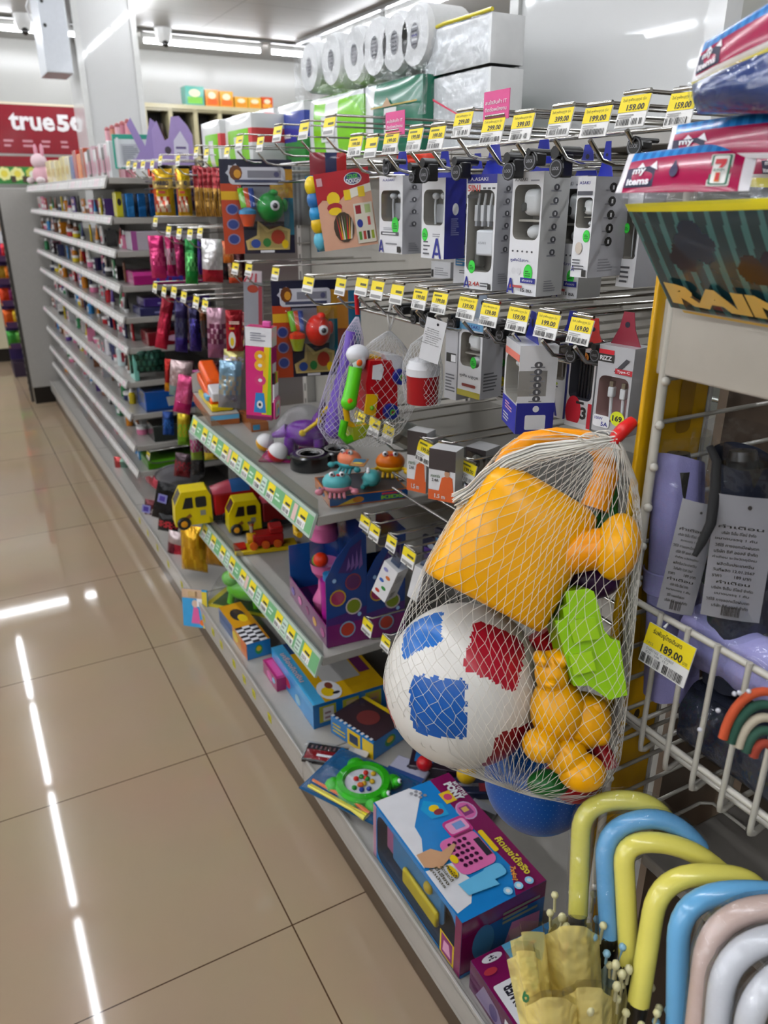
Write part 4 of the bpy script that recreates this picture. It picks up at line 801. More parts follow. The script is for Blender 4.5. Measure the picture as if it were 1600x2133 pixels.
pack('raincoat pack with blue-striped header and navy body, topmost of the stack', (1462, 92), (1660, -30), ((1440, 172), (1650, 75)), ((1452, 238), (1680, 235)), .50, .42, '#1d3a78', (.2, .38, .3, .5))
pack('raincoat pack of which only the striped header shows, between the other two packs', (1402, 262), (1680, 215), ((1386, 330), (1680, 330)), None, .535, .44, '#1d3a78', (.2, .3, .3, .5))
pack('raincoat pack with dark teal body, standing behind the RAIN pack', (1560, 300), (1760, 280), ((1556, 370), (1760, 372)), ((1572, 560), (1780, 600)), .56, .48, '#12262c', (.3, .3, .2, .4))
# ================================================================ NET BAG OF SAND TOYS hanging by the yellow post
AMB = M('#ffb000', 'toy'); AMB2 = M('#ff9e00', 'toy'); LIME = M('#9ad00e', 'toy'); REDT = M('#b8121e', 'toy'); BLUT = M('#1660b4', 'toy'); BALLW = M('#e8e4dc', 'toy'); PURP = M('#3a1040', 'toy'); DGRN = M('#1d6a2a', 'toy')
HULL = []
def keep(b): HULL.extend(V(p) for p in b.v); return b
def loft(b, rings, m, n=28, ex=4.0):      # each ring: centre, half-vector a, half-vector b (superellipse)
    R = []
    for c, a, q in rings:
        r = []
        for i in range(n):
            t = 2*pi*i/n; cx, sy = cos(t), sin(t); k = (abs(cx)**ex+abs(sy)**ex)**(-1/ex); r.append(V(c)+V(a)*cx*k+V(q)*sy*k)
        R.append(r)
    b.ringtube(R, m, False, True)
can = thing('watering_can', 'amber toy watering can with round spout head, topmost in the big net bag', 'toy')
def cr(px, py, hx, hy, hd, dep):          # ring given by its pixel centre and half-width direction
    s_ = dep/F; return (I(px, py, dep), (_r*hx+_d*hy)*s_, _f*hd)
b = MB(); loft(b, [cr(1003, 1248, 92, 46, .030, .695), cr(1002, 1250, 116, 60, .042, .695), cr(1008, 1240, 120, 62, .046, .695), cr(1040, 1180, 119, 62, .047, .692), cr(1085, 1100, 117, 62, .046, .69), cr(1112, 1052, 113, 60, .043, .688), cr(1126, 1028, 108, 57, .038, .688), cr(1132, 1017, 94, 50, .030, .688), cr(1135, 1012, 70, 40, .02, .688)], AMB); keep(b).build('body', can)
b = MB(); P = [I(1040, 1000, .69), I(1066, 950, .69), I(1100, 920, .688), I(1160, 908, .686), I(1222, 914, .684), I(1256, 942, .682), I(1262, 990, .68), I(1238, 1060, .68)]
b.tube(P, [.012, .011, .0095, .008, .008, .0095, .0115, .013], AMB2, 12); keep(b).build('handle', can)
b = MB(); b.tube([I(1125, 1180, .675), I(1180, 1155, .665), I(1225, 1146, .655), I(1262, 1142, .648)], [.021, .0185, .0175, .018], AMB2, 16); q = I(1286, 1139, .642)
fr3 = Matrix((_r, _d, _f)).transposed().to_4x4(); Tb = Matrix.Translation(q) @ fr3 @ Matrix.Rotation(RAD(12), 4, 'Z'); b.ball((0, 0, 0), (.0185, .0288, .022), AMB, 20, 14, None, Tb); keep(b).build('spout', can)
ballc, ballr = I(966, 1425, .735), .0758
def pt(px, py):       # where the pixel's ray meets the ball
    d = ray(px, py).normalized(); o = EYE-ballc; B_ = o.dot(d); t = -B_-math.sqrt(max(0, B_*B_-o.dot(o)+ballr**2)); return (EYE+d*t-ballc).normalized()
PATCH = [(pt(875, 1318), pt(905, 1290), .30, '#1566b8'), (pt(1038, 1362), pt(1010, 1320), .36, '#b0102a'), (pt(908, 1478), pt(885, 1450), .36, '#1257a8'), (pt(1072, 1556), pt(1040, 1530), .36, '#94101f')]
PATCH.append(((pt(812, 1468)+(ballc-EYE).normalized()*.45).normalized(), V((0, 0, 1)), .34, '#a8122a')); PATCH.append((-PATCH[0][0], V((0, 0, 1)), .34, '#b0102a')); PATCH.append((-PATCH[2][0], V((0, 0, 1)), .34, '#1257a8'))
def ballcol(u, v):
    a, q = 2*pi*u, pi*(v-.5); n = V((cos(q)*cos(a), cos(q)*sin(a), sin(q)))
    for c, r_, s_, col in PATCH:
        if n.dot(c) < .8: continue
        e1_ = (r_-c*r_.dot(c)).normalized(); e2_ = c.cross(e1_); e1_, e2_ = (e1_+e2_).normalized(), (e1_-e2_).normalized()
        x_, y_ = n.dot(e1_), n.dot(e2_); j = .012*sin(40*x_+3*c.x)*cos(37*y_)
        if max(abs(x_), abs(y_))+j < s_*.95 and abs(x_)+abs(y_) < s_*1.72: return M(col, 'toy')
    return BALLW
b = MB(); b.ball(ballc, (ballr, ballr, ballr*1.03), BALLW, 150, 100, ballcol); keep(b)
tag(b.build('toy_ball'), 'white plastic ball with blue and red square patches in the big net bag', 'ball')
# green castle wall mould
def extrude_px(b, pts, dep, th, m, side=None):
    s_ = V(I(1200, 1300, dep)); A = [I(x, y, dep) for x, y in pts]; b.add(A, [tuple(range(len(A)))[::-1]], m); Bk = [p+_f*th for p in A]; b.add(Bk, [tuple(range(len(A)))], side or m)
    n = len(A); b.add(A+Bk, [(i, (i+1) % n, (i+1) % n+n, i+n) for i in range(n)], side or m); return A
e = thing('sand_mould', 'lime green castle wall sand mould beside the patched ball in the net bag', 'toy')
b = MB(); extrude_px(b, [(1178, 1232), (1225, 1226), (1237, 1232), (1247, 1262), (1258, 1312), (1272, 1330), (1291, 1335), (1307, 1448), (1270, 1458), (1226, 1428), (1196, 1429), (1186, 1400), (1172, 1345), (1156, 1293), (1176, 1290), (1172, 1268), (1182, 1262), (1180, 1250)], .652, .05, LIME); keep(b)
extrude_px(b, [(1184, 1292), (1240, 1286), (1250, 1330), (1196, 1340)], .648, .01, M('#a2d416', 'toy')); b.build('wall_body', e)
b = MB(); extrude_px(b, [(1186, 1366), (1232, 1356), (1242, 1396), (1196, 1408)], .646, .008, M('#a8d81a', 'toy')); b.build('raised_window', e)
# bear mould
b = MB(); bl = lambda px, py, rx, ry, dep=.672, rd=.018: b.ball((0, 0, 0), (rx*dep/F, ry*dep/F, rd), AMB, 20, 14, None, Matrix.Translation(I(px, py, dep)) @ fr3)
bl(1150, 1402, 36, 48); bl(1163, 1372, 18, 20, .668); bl(1126, 1372, 14, 16, .67); bl(1160, 1478, 56, 70, .675, .024); bl(1215, 1500, 58, 60, .682, .022); bl(1128, 1552, 40, 36, .664, .018); bl(1180, 1575, 44, 40, .667, .018); bl(1212, 1608, 50, 40, .664, .02); bl(1238, 1470, 26, 22, .678, .014); bl(1248, 1530, 22, 22, .678, .014); bl(1147, 1425, 14, 10, .650, .006); keep(b)
tag(b.build('bear_mould'), 'amber bear-shaped sand mould low in the net bag, under the green mould', 'toy')
b = MB(); bl2 = lambda px, py, rx, ry, dep, rd, m: b.ball((0, 0, 0), (rx*dep/F, ry*dep/F, rd), m, 18, 12, None, Matrix.Translation(I(px, py, dep)) @ fr3)
bl2(1196, 1610, 58, 62, .712, .026, REDT); keep(b); tag(b.build('toy_bowl'), 'red toy bowl at the bottom of the net bag behind the bear mould', 'toy')
b = MB(); bl2(1142, 1632, 44, 30, .69, .012, DGRN); keep(b); tag(b.build('toy_plate'), 'dark green toy plate at the bottom of the net bag', 'toy')
b = MB(); b.tube([I(1120, 1320, .72), I(1165, 1400, .72), I(1245, 1540, .705), I(1262, 1600, .70)], [.012, .008, .008, .012], REDT, 10); bl2(1150, 1350, 42, 40, .725, .008, REDT); keep(b); tag(b.build('toy_spade'), 'red toy spade behind the amber bear mould in the net bag', 'toy')
b = MB(); bl2(1232, 1205, 60, 44, .70, .02, PURP); b.tube([I(1235, 1190, .70), I(1262, 1090, .697), I(1268, 1010, .695)], [.012, .011, .009], DGRN, 10); keep(b); tag(b.build('toy_scoop'), 'dark purple and green toy scoop behind the watering can spout', 'toy')
# the net: a lattice on the convex hull of what it holds and of the tied neck
KNOT = I(1283, 916, .645); HULL += [KNOT+V((.004*cos(a), .004*sin(a), 0)) for a in range(6)]
HULL += [I(1010, 1612, .70), I(1100, 1655, .70), I(1200, 1672, .69), I(1255, 1650, .68), I(1331, 1190, .64), I(1328, 1010, .66)]
bm = bmesh.new()
for p in HULL: bm.verts.new(p)
bmesh.ops.convex_hull(bm, input=bm.verts[:]); tree = BVHTree.FromBMesh(bm); bm.free()
BOT = I(1085, 1600, .70); ax = BOT-KNOT; axn = ax.normalized(); ua = axn.orthogonal().normalized(); wa = axn.cross(ua)
NU, NV = 58, 36; GP = []; rn = random.Random(5)
MID = I(1090, 1290, .70)
for j in range(NV+1):
    t = .02+1.0*(j/NV)**.92; row_ = []
    a = KNOT.lerp(MID, t*2) if t < .5 else MID.lerp(BOT, (t-.5)*2)
    for i in range(NU):
        th = 2*pi*(i+.5*(j % 2)+rn.uniform(-.2, .2))/NU; d = ua*cos(th)+wa*sin(th)
        if t > .9: d = (d*(1-(t-.9)*8)+axn*(t-.9)*10).normalized()
        h, nrm, _, dist = tree.ray_cast(a, d)
        row_.append((h+(d*.0012)) if h is not None else a+d*.004)
    GP.append(row_)
NYL = M('#f2ece0', 'nylon'); b = MB()
def strand(p, q, r=.00024):
    t = (q-p)
    if t.length < 1e-5: return
    t.normalize(); n = t.orthogonal().normalized(); w = t.cross(n); o = [n*r, (n*-.5+w*.87)*r, (n*-.5-w*.87)*r]
    b.add([p+v for v in o]+[q+v for v in o], [(0, 1, 4, 3), (1, 2, 5, 4), (2, 0, 3, 5)], NYL, True)
for j in range(NV):
    for i in range(NU):
        p = GP[j][i]; k = (j % 2)
        strand(p, GP[j+1][i]); strand(p, GP[j+1][(i+1) % NU] if k else GP[j+1][(i-1) % NU])
    if j % 1 == 0 and j > 2:
        pass
net = thing('net_bag', 'big white net bag of sand toys hanging from a red clip at the yellow post', 'net bag', (0, 0, 0))
b.build('net', net)
for i in range(0, NU, 2): pass
b = MB()
for i in range(NU): strand(KNOT+V((rn.uniform(-.003, .003), rn.uniform(-.003, .003), rn.uniform(-.003, .003))), GP[0][i], .0005)
b.build('net_neck', net)
b = MB(); kp = [KNOT, I(1235, 926, .648), I(1180, 934, .655), I(1120, 944, .66), I(1060, 968, .662), I(1015, 1000, .664), I(985, 1030, .666), I(958, 1046, .668)]
for s_ in range(46):
    o1, o2 = rn.uniform(-1, 1), rn.uniform(-1, 1); P = []
    for k, p in enumerate(kp):
        sp = (.003+.0055*min(1, k/4)); tdir = (kp[min(k+1, 7)]-kp[max(k-1, 0)]).normalized(); nn = tdir.cross(_f).normalized(); P.append(p+nn*o1*sp+_f*o2*.004+V((rn.uniform(-1, 1), rn.uniform(-1, 1), rn.uniform(-1, 1)))*.0006)
    P[-1] = P[-1]+(P[-1]-P[-2])*rn.uniform(-.4, .4); b.tube(P, .00075, NYL, 4)
b.build('tail', net)
b = MB(); 
for s_ in range(5):
    c0 = I(1252+rn.uniform(-22, 18), 905+rn.uniform(-12, 8), .64); b.tube([c0+_r*(.006+.002*s_)*cos(a*.7)-_d*(.0035)*sin(a*.7)+_f*.0006*a for a in range(9)], .0004, NYL, 4)
b.build('loose_strand', net)
b = MB(); b.tube([I(1274, 924, .646), I(1286, 908, .645), I(1300, 893, .645), I(1318, 878, .648)], [.0042, .006, .0062, .0052], M('#d41c1a', 'toy'), 8); b.build('clip', net)
# blue ball in its fine net, hanging just behind; pale dots are painted reflections
bc = I(1122, 1622, .80); br = 112*.80/F
e = thing('toy_ball', 'blue ball in a fine white-dotted net, hanging below and behind the big net bag', 'ball', (0, 0, 0))
MB().ball(bc, br, M('#134f9e', 'toy'), 40, 26).build('ball', e)
b = MB()
for j in range(3, 34):
    for i in range(64):
        th, ph = 2*pi*(i+.5*(j % 2))/64, pi*(j/36-.5); p = bc+V((cos(ph)*cos(th), cos(ph)*sin(th), sin(ph)))*(br+.0002); n = (p-bc).normalized(); a = n.orthogonal().normalized()*.00045; w = n.cross(a); b.add([p+a, p+w, p-a, p-w], [(0, 1, 2, 3)], M('#7fa4d0', 'nylon'))
b.build('net_glints', e)
b = MB(); b.tube([bc+V((0, 0, br)), bc+V((.03, -.01, br+.12)), I(1296, 930, .72)], [.004, .0015, .001], NYL, 5); b.build('net_neck', e)
# ================================================================ TOYS ON THE BASE DECK AND ON THE GREEN-STRIP SHELVES
def dbox(A, Lf, Rt, topy, z):
    a, l, r_ = Z(*A, z), Z(*Lf, z), Z(*Rt, z); Xd = (a-l).normalized(); Yd = V((-Xd.y, Xd.x, 0))
    if Yd.dot(r_-a) < 0: Yd = -Yd
    return a, l, (a-l).length, abs((r_-a).dot(Yd)), X(A[0], topy, a.x).z-z, math.atan2(Xd.y, Xd.x)
def carton(name, label, A, Lf, Rt, topy, z, body, pf=None, pr=None, pt=None, win=None, inner='#444', side=None, topm=None, prod=None, cat='toy box', group=None, maxd=.36):
    a, l, w, dep, h, rz = dbox(A, Lf, Rt, topy, z); dep = min(dep, maxd)
    c_ = (a+l)/2+V((max(0, .546-min(a.x, l.x)) if z == BASE else 0, 0, .0008))
    e = thing(name, label, cat, c_, 0, group, (0, 0, rz)); bm_ = M(body, 'gloss'); b = MB()
    p = [(-w/2, 0, 0), (w/2, 0, 0), (w/2, dep, 0), (-w/2, dep, 0), (-w/2, 0, h), (w/2, 0, h), (w/2, dep, h), (-w/2, dep, h)]
    b.add(p, [(3, 2, 1, 0), (2, 3, 7, 6), (3, 0, 4, 7)], bm_); b.add(p, [(1, 2, 6, 5)], M(side, 'gloss') if side else bm_); b.add(p, [(4, 5, 6, 7)], M(topm, 'gloss') if topm else bm_)
    if win:
        u0, u1, v0, v1 = win[0]*w, win[1]*w, win[2]*h, win[3]*h; ring_front(b, w, h, u0, u1, v0, v1, min(u1-u0, v1-v0)*.2, bm_, min(dep*.5, .05), M(inner))
    else: b.add(p, [(0, 1, 5, 4)], bm_)
    if pf: b.front(0); pf(b, w, h)
    if pr: b.right(w/2); pr(b, dep, h)
    if pt: b.top(h); pt(b, w, dep)
    b.build('carton', e)
    if win:
        if prod: q = MB(); prod(q, u0, u1, v0, v1); q.build('contents', e)
        MB().add([(u0, .0006, v0), (u1, .0006, v0), (u1, .0006, v1), (u0, .0006, v1)], [(0, 1, 2, 3)], M('#f4f6f8', 'acrylic')).build('window_film', e)
    return e, w, dep, h
MAG, BLU, PNK, PNK2, YLW, SKIN = M('#7a1450', 'gloss'), M('#1a86d0', 'gloss'), M('#e070ac', 'gloss'), M('#c43a86', 'gloss'), M('#ecc81c', 'gloss'), M('#d0a078', 'gloss')
WHT = M('#ecebee', 'gloss'); DK = M('#2c2a34', 'gloss'); ORG = M('#e07018', 'gloss'); LBL = M('#6ac0ea', 'gloss')
def till_top(b, w, d):
    k = b.k
    b.poly([(-w*.5, d*.02), (-w*.5, d*.46), (-w*.44, d*.56), (-w*.2, d*.22), (-w*.1, d*.2), (w*.1, d*.02)], WHT); b.poly([(w*.12, d*.01), (w*.36, d*.01), (w*.44, d*.02), (w*.42, d*.2), (w*.3, d*.36), (w*.14, d*.3)], WHT)
    b.poly([(-w*.5, d*.74), (-w*.1, d*.74), (w*.16, d*.78), (w*.5, d*.82), (w*.5, d), (-w*.5, d)], MAG); b.poly([(w*.3, d*.82), (w*.5, d*.62), (w*.5, d*.84)], MAG)
    for j, (q, mm) in enumerate(((.80, '#d8c0d8'), (.70, '#8fd0ee'))): b.oval(-w*.16, d*.84, w*.1*q, d*.14*q, M(['#c8a0c8', '#d86aa8'][j], 'gloss'), 14)
    b.rect(-w*.2, -w*.12, d*.78, d*.9, M('#8a3a7a', 'gloss')); b.rect(-w*.19, -w*.15, d*.8, d*.87, M('#d8b060', 'gloss'))
    b.poly([(-w*.36, d*.5), (-w*.28, d*.66), (-w*.18, d*.64), (-w*.2, d*.44), (-w*.3, d*.4)], M('#1f9ad0', 'gloss')); b.oval(-w*.27, d*.54, w*.03, d*.06, YLW, 10); b.oval(-w*.23, d*.56, w*.025, d*.06, M('#8a2a3a'), 10)
    b.rect(-w*.36, -w*.26, d*.7, d*.84, M('#e8c02a', 'gloss')); b.oval(-w*.31, d*.77, w*.03, d*.05, M('#c43a6a'), 10)
    for i in range(6): b.k = k+.0012; b.oval(-w*.45+w*.028*(i % 3), d*.50-d*.06*(i//3)+d*.03*(i % 3), w*.012, d*.022, M('#8a8a90'), 8)
    b.k = k+.0016
    b.poly(rr(-w*.02, w*.26, d*.30, d*.74, w*.05), PNK); b.poly(rr(-w*.14, 0, d*.48, d*.76, w*.03), PNK2); b.poly(rr(-w*.12, -w*.03, d*.5, d*.74, w*.02), M('#eaa0c8', 'gloss')); b.rect(-w*.105, -w*.05, d*.58, d*.7, M('#7a9ad0', 'gloss')); b.poly([(-w*.02, d*.5), (w*.0, d*.5), (w*.0, d*.72), (-w*.02, d*.72)], M('#7a2050'))
    b.poly(rr(w*.02, w*.2, d*.76, d*.82, w*.012), YLW); b.rect(w*.06, w*.2, d*.66, d*.73, DK); kk = b.k
    for i in range(5):
        for j in range(4): b.k = kk; b.oval(w*.03+w*.042*i, d*.40+d*.062*j, w*.014, d*.024, M('#3a1030', 'gloss'), 8)
    b.k = kk+.0002; b.oval(w*.13, d*.34, w*.035, d*.04, YLW, 12); b.oval(w*.2, d*.24, w*.05, d*.04, YLW, 12)
    b.poly([(w*.0, d*.03), (w*.1, d*.02), (w*.15, d*.16), (w*.12, d*.28), (w*.05, d*.46), (w*.03, d*.45), (w*.05, d*.28), (w*.0, d*.2)], SKIN)
    b.poly(rr(w*.27, w*.36, d*.5, d*.72, w*.03), LBL); b.poly([(w*.29, d*.2), (w*.38, d*.22), (w*.4, d*.56), (w*.28, d*.54)], LBL)
    b.text('คิดเลขได้จริง', w*.27, d*.9, d*.09, M('#e8d23a'), w*.3, .03); b.text('7x4=?', w*.38, d*.76, d*.06, M('#e89a3a'), w*.1, .03, -.5); b.text('MY LITTLE', -w*.33, d*.955, d*.045, WHT, w*.14, .03); b.text('PONY', -w*.33, d*.875, d*.1, WHT, w*.17, .06)
    kk = b.k
    for i in range(4): b.k = kk; b.text(['กดได้', 'คิดเลขได้', 'มีเสียง', 'รูดบัตร'][i], w*.2, d*(.23-.055*i), d*.04, M('#4a4220'), w*(.1+.02*i), .03)
    for i in range(3): b.k = kk; b.oval(w*.46, d*(.58+.13*i), w*.026, d*.045, M('#8fd0f0'), 12); b.oval(w*.46, d*(.58+.13*i), w*.014, d*.024, WHT, 8)
def till_side(b, d, h):
    b.rect(0, d, h*.72, h, MAG); b.poly([(0, h*.72), (d*.3, h*.72), (d*.14, 0), (0, 0)], MAG); b.oval(d*.26, h*.46, d*.13, h*.3, M('#4a88b8', 'gloss')); b.poly([(d*.5, h*.1), (d*.95, h*.2), (d*.95, h*.5), (d*.6, h*.55)], M('#d88ab8', 'gloss'))
    for i in range(3): b.lines(d*.48, d*.94, h*(.6+.08*i), h*(.65+.08*i), 1, M('#8a8a70'), i, .9)
    b.poly([(0, 0), (d, 0), (d, h*.08), (0, h*.06)], M('#146aa8', 'gloss'))
def till_front(b, w, h):
    b.rect(w*.44, w*.5, 0, h, MAG); b.rect(-w*.5, -w*.46, 0, h, M('#b888a0', 'gloss')); b.rect(w*.30, w*.44, h*.02, h*.42, YLW); b.rect(w*.315, w*.425, h*.05, h*.39, M('#8a2a6a')); b.poly([(w*.33, h*.1), (w*.41, h*.12), (w*.39, h*.32), (w*.34, h*.3)], M('#e8a8c8'))
def till_in(q, u0, u1, v0, v1):
    w, h = u1-u0, v1-v0; y = .03
    q.box(u0+w*.1, u0+w*.75, y-.012, y, v0+h*.1, v0+h*.8, M('#3a8ac0', 'toy'), .006); q.box(u0+w*.3, u0+w*.74, y-.022, y-.012, v0+h*.08, v0+h*.4, M('#d8c020', 'toy'), .005); q.box(u0+w*.02, u0+w*.12, y-.012, y, v0+h*.2, v0+h*.9, M('#c070a0', 'toy'), .004)
    q.ball((u0+w*.6, y-.014, v0+h*.6), (.012, .008, .012), M('#d8b830', 'toy'))
carton('toy_till_box', 'large blue and purple toy cash register carton with a printed hand pressing keys', (954, 2041), (776, 1779), (1110, 1932), 1917, BASE, '#1a80c8', till_front, till_side, till_top, (-.45, .44, .04, .92), '#1c3550', '#2a6aa8', None, till_in)
def tower_top(b, w, d):
    k = b.k
    b.rect(-w*.5, w*.5, 0, d*.34, MAG); b.rect(-w*.5, w*.5, d*.34, d*.5, LBL); b.oval(-w*.2, d*.84, w*.14, d*.12, M('#a01848', 'gloss'), 12); b.oval(-w*.26, d*.86, w*.05, d*.06, M('#d02a6a', 'gloss'), 8); b.poly([(-w*.46, d*.42), (-w*.36, d*.6), (-w*.3, d*.5), (-w*.4, d*.38)], M('#8a6a58')); b.oval(-w*.44, d*.19, w*.035, d*.11, WHT, 16); b.text('3+', -w*.44, d*.19, d*.09, DK, w*.04, .03, pi)
    b.text('ฝึกสมาธิ', -w*.24, d*.36, d*.14, WHT, w*.26, .05, pi); b.rrect(-w*.22, w*.36, d*.03, d*.3, w*.02, WHT); b.text('TOWER', -w*.06, d*.165, d*.13, DK, w*.26, .04, pi); b.oval(-w*.34, d*.1, w*.03, d*.07, M('#b02a3a')); b.oval(-w*.4, d*.62, w*.012, d*.04, M('#d02a4a'))
carton('tower_game_box', 'purple and blue stacking tower game box lying flat at the end of the base shelf', (1120, 2300), (968, 2062), (1320, 2190), 2232, BASE, '#58124a', lambda b, w, h: (b.poly([(-w*.4, h*.1), (-w*.3, h*.8), (-w*.1, h*.7), (w*.05, h*.15)], M('#8a7a9a', 'gloss')), b.oval(-w*.15, h*.4, w*.06, h*.25, M('#5a4a7a', 'gloss')), b.rect(-w*.0, w*.4, h*.1, h*.8, WHT)), None, tower_top, None, '#444', None, '#1a86d0')
def reg_top(b, w, d):
    b.rect(-w*.5, w*.5, d*.0, d*.16, M('#4ab0e4', 'gloss')); b.rect(-w*.34, w*.5, d*.16, d, M('#d8a812', 'gloss')); b.rect(-w*.5, -w*.3, d*.16, d, M('#24406a', 'gloss'))
    b.rect(-w*.05, w*.28, d*.3, d*.78, M('#b9b6b2', 'gloss')); b.rect(w*.0, w*.24, d*.8, d*.95, M('#6a2a5a', 'gloss'))
    for i in range(4): b.oval(-w*.16, d*(.3+.16*i), w*.05, d*.05, M(['#c88a12', '#e0b020'][i % 2], 'gloss'), 10)
    b.oval(w*.36, d*.3, w*.14, d*.15, WHT, 18); b.oval(w*.38, d*.27, w*.07, d*.08, YLW, 12); b.oval(w*.3, d*.33, w*.05, d*.05, M('#7a3a2a'), 10); b.oval(w*.42, d*.36, w*.02, d*.05, DK, 8); b.text('เครื่องคิดเงิน', -w*.1, d*.08, d*.08, M('#f0d0d8'), w*.5, .02)
def reg_side(b, d, h):
    k = b.k
    for i, c in enumerate((.14, .45, .76)): b.k = k; b.rect(d*(c-.06), d*(c+.16), h*.18, h*.86, M('#a8a428', 'gloss')); b.rect(d*(c-.01), d*(c+.13), h*.22, h*.78, M(['#d6cfc8', '#b8a068', '#b09048'][i], 'gloss')); b.lines(d*(c+.01), d*(c+.1), h*.3, h*.7, 2, M('#8a6a6a'), i)
carton('toy_till_box', 'sky blue toy register carton with yellow top and round white badge, on the base shelf', (654, 1520), (568, 1394), (808, 1474), 1474, BASE, '#2a94d8', lambda b, w, h: (b.rect(-w*.5, w*.5, h*.72, h, M('#3aa4e4', 'gloss')), b.oval(-w*.1, h*.4, w*.07, h*.2, M('#c83a5a', 'gloss')), b.oval(-w*.3, h*.35, w*.06, h*.2, M('#d88a2a', 'gloss')), b.oval(w*.15, h*.3, w*.06, h*.2, M('#8ac0d8', 'gloss'))), reg_side, reg_top, None, '#444', '#1668a8', '#d8a812')
def chk_top(b, w, d):
    k = b.k
    for i in range(8):
        for j in range(3):
            b.k = k; b.rect(w*(.1+.05*i), w*(.15+.05*i), d*.3*j, d*.3*(j+1), WHT if (i+j) % 2 else DK)
    b.rect(-w*.5, w*.08, 0, d, M('#d89a1c', 'gloss')); b.oval(-w*.2, d*.5, w*.16, d*.3, M('#2a2a30', 'gloss'), 12); b.oval(-w*.1, d*.6, w*.1, d*.2, YLW, 10)
def chk_side(b, d, h): b.rect(0, d, 0, h, BLU); b.oval(d*.5, h*.5, d*.16, h*.3, M('#2a9a4a', 'gloss')); b.oval(d*.5, h*.55, d*.1, h*.16, YLW)
carton('toy_car_box', 'blue and orange toy car box with checker print, farther of two on the base shelf', (516, 1376), (458, 1296), (564, 1361), 1347, BASE, '#d8901c', lambda b, w, h: (b.rect(-w*.5, 0, 0, h, M('#26508a', 'gloss')), b.oval(w*.1, h*.5, w*.1, h*.3, YLW), b.rect(w*.3, w*.5, 0, h, ORG)), chk_side, chk_top)
carton('toy_car_box', 'blue and yellow toy car box with checker edge, lying behind the red pen pack', (778, 1584), (690, 1526), (868, 1550), 1548, BASE, '#1a74b8', lambda b, w, h: (b.rect(-w*.1, w*.2, 0, h*.9, YLW), b.rect(w*.25, w*.5, 0, h*.9, YLW), b.rect(-w*.05, w*.15, h*.2, h*.7, M('#2a3a5a')), b.lines(-w*.45, -w*.15, h*.2, h*.8, 3, M('#d8c030'), 2)), chk_side, lambda b, w, d: (b.rect(-w*.5, w*.5, d*.05, d, M('#3a2a30', 'gloss')), [b.rect(w*(-.5+.1*i), w*(-.45+.1*i), 0, d*.07, WHT) for i in range(10)], b.oval(0, d*.5, w*.2, d*.25, M('#6a2a28')), b.rect(-w*.5, w*.5, d*.9, d, YLW)))
carton('pink_toy_box', 'small pink toy box squeezed in front of the sky blue register carton', (577, 1442), (549, 1400), (600, 1436), 1418, BASE, '#a8286a', lambda b, w, h: (b.oval(0, h*.5, w*.2, h*.3, M('#d86aa8')), b.oval(w*.3, h*.6, w*.1, h*.2, M('#8ac0e0'))), None, lambda b, w, d: b.rect(-w*.4, w*.4, d*.2, d*.8, M('#d04a94', 'gloss')), maxd=.05)
# frog fishing game on its card
fp = Z(757, 1650, BASE+.014); e = thing('fishing_game', 'green frog fishing game pack with yellow rods, lying at the base shelf edge', 'toy', (fp.x, fp.y, BASE+.0225), 0, None, (0, 0, RAD(-62)))
s_ = .075
b = MB(); b.box(-.12, .10, -.075, .085, 0, .0015, M('#1f5a8a', 'gloss')); b.top(.0015).oval(-.02, .05, .03, .02, M('#3a7ab8')); b.build('card', e)
GFR = M('#2fb414', 'toy')
b = MB(); b.lathe([(s_*.62, .0), (s_*.82, .006), (s_*.84, .02), (s_*.78, .027), (s_*.6, .028), (s_*.54, .022)], GFR, 28)
for a in (40, 140, 215, 325): b.ball((s_*.85*cos(RAD(a)), s_*.85*sin(RAD(a)), .014), (.02, .02, .013), GFR, 12, 8)
b.build('frog_body', e)
b = MB(); b.lathe([(.001, .021), (s_*.54, .0205)], WHT, 24); b.build('pond', e)
rn = random.Random(4)
for i in range(13):
    a, q = rn.uniform(0, 6.28), s_*.42*math.sqrt(rn.random()); MB().ball((q*cos(a), q*sin(a), .024), (.0062, .0062, .005), M(['#e02a1a', '#1f9a2a', '#e8b81c', '#1a3a9a', '#e86a1a'][i % 5], 'toy'), 8, 6).build('fish', e)
for s in (-1, 1):
    q = MB(); q.ball((.066, .022*s+.012, .026), .0105, GFR, 12, 8); q.ball((.071, .022*s+.012, .031), .006, WHT, 10, 8); q.ball((.075, .022*s+.012, .033), .003, DK, 8, 6); q.build('eye', e)
for i, (yy, cc) in enumerate(((-.058, '#e8d41c'), (-.066, '#e8dc5a'), (-.05, '#e06a1a'))):
    b = MB(); b.tube([(-.10, yy, .006+.004*i), (.02, yy-.006, .006+.004*i), (.055, yy-.008, .006)], [.0032, .0036, .006], M(cc, 'toy'), 8); b.build('fishing_rod', e)
b = MB(); b.grid(lambda u, v: (-.115+.21*u, -.072+.15*v, .005+.032*sin(pi*u)**.35*sin(pi*v)**.35), 14, 10, FILM()); b.build('blister', e)
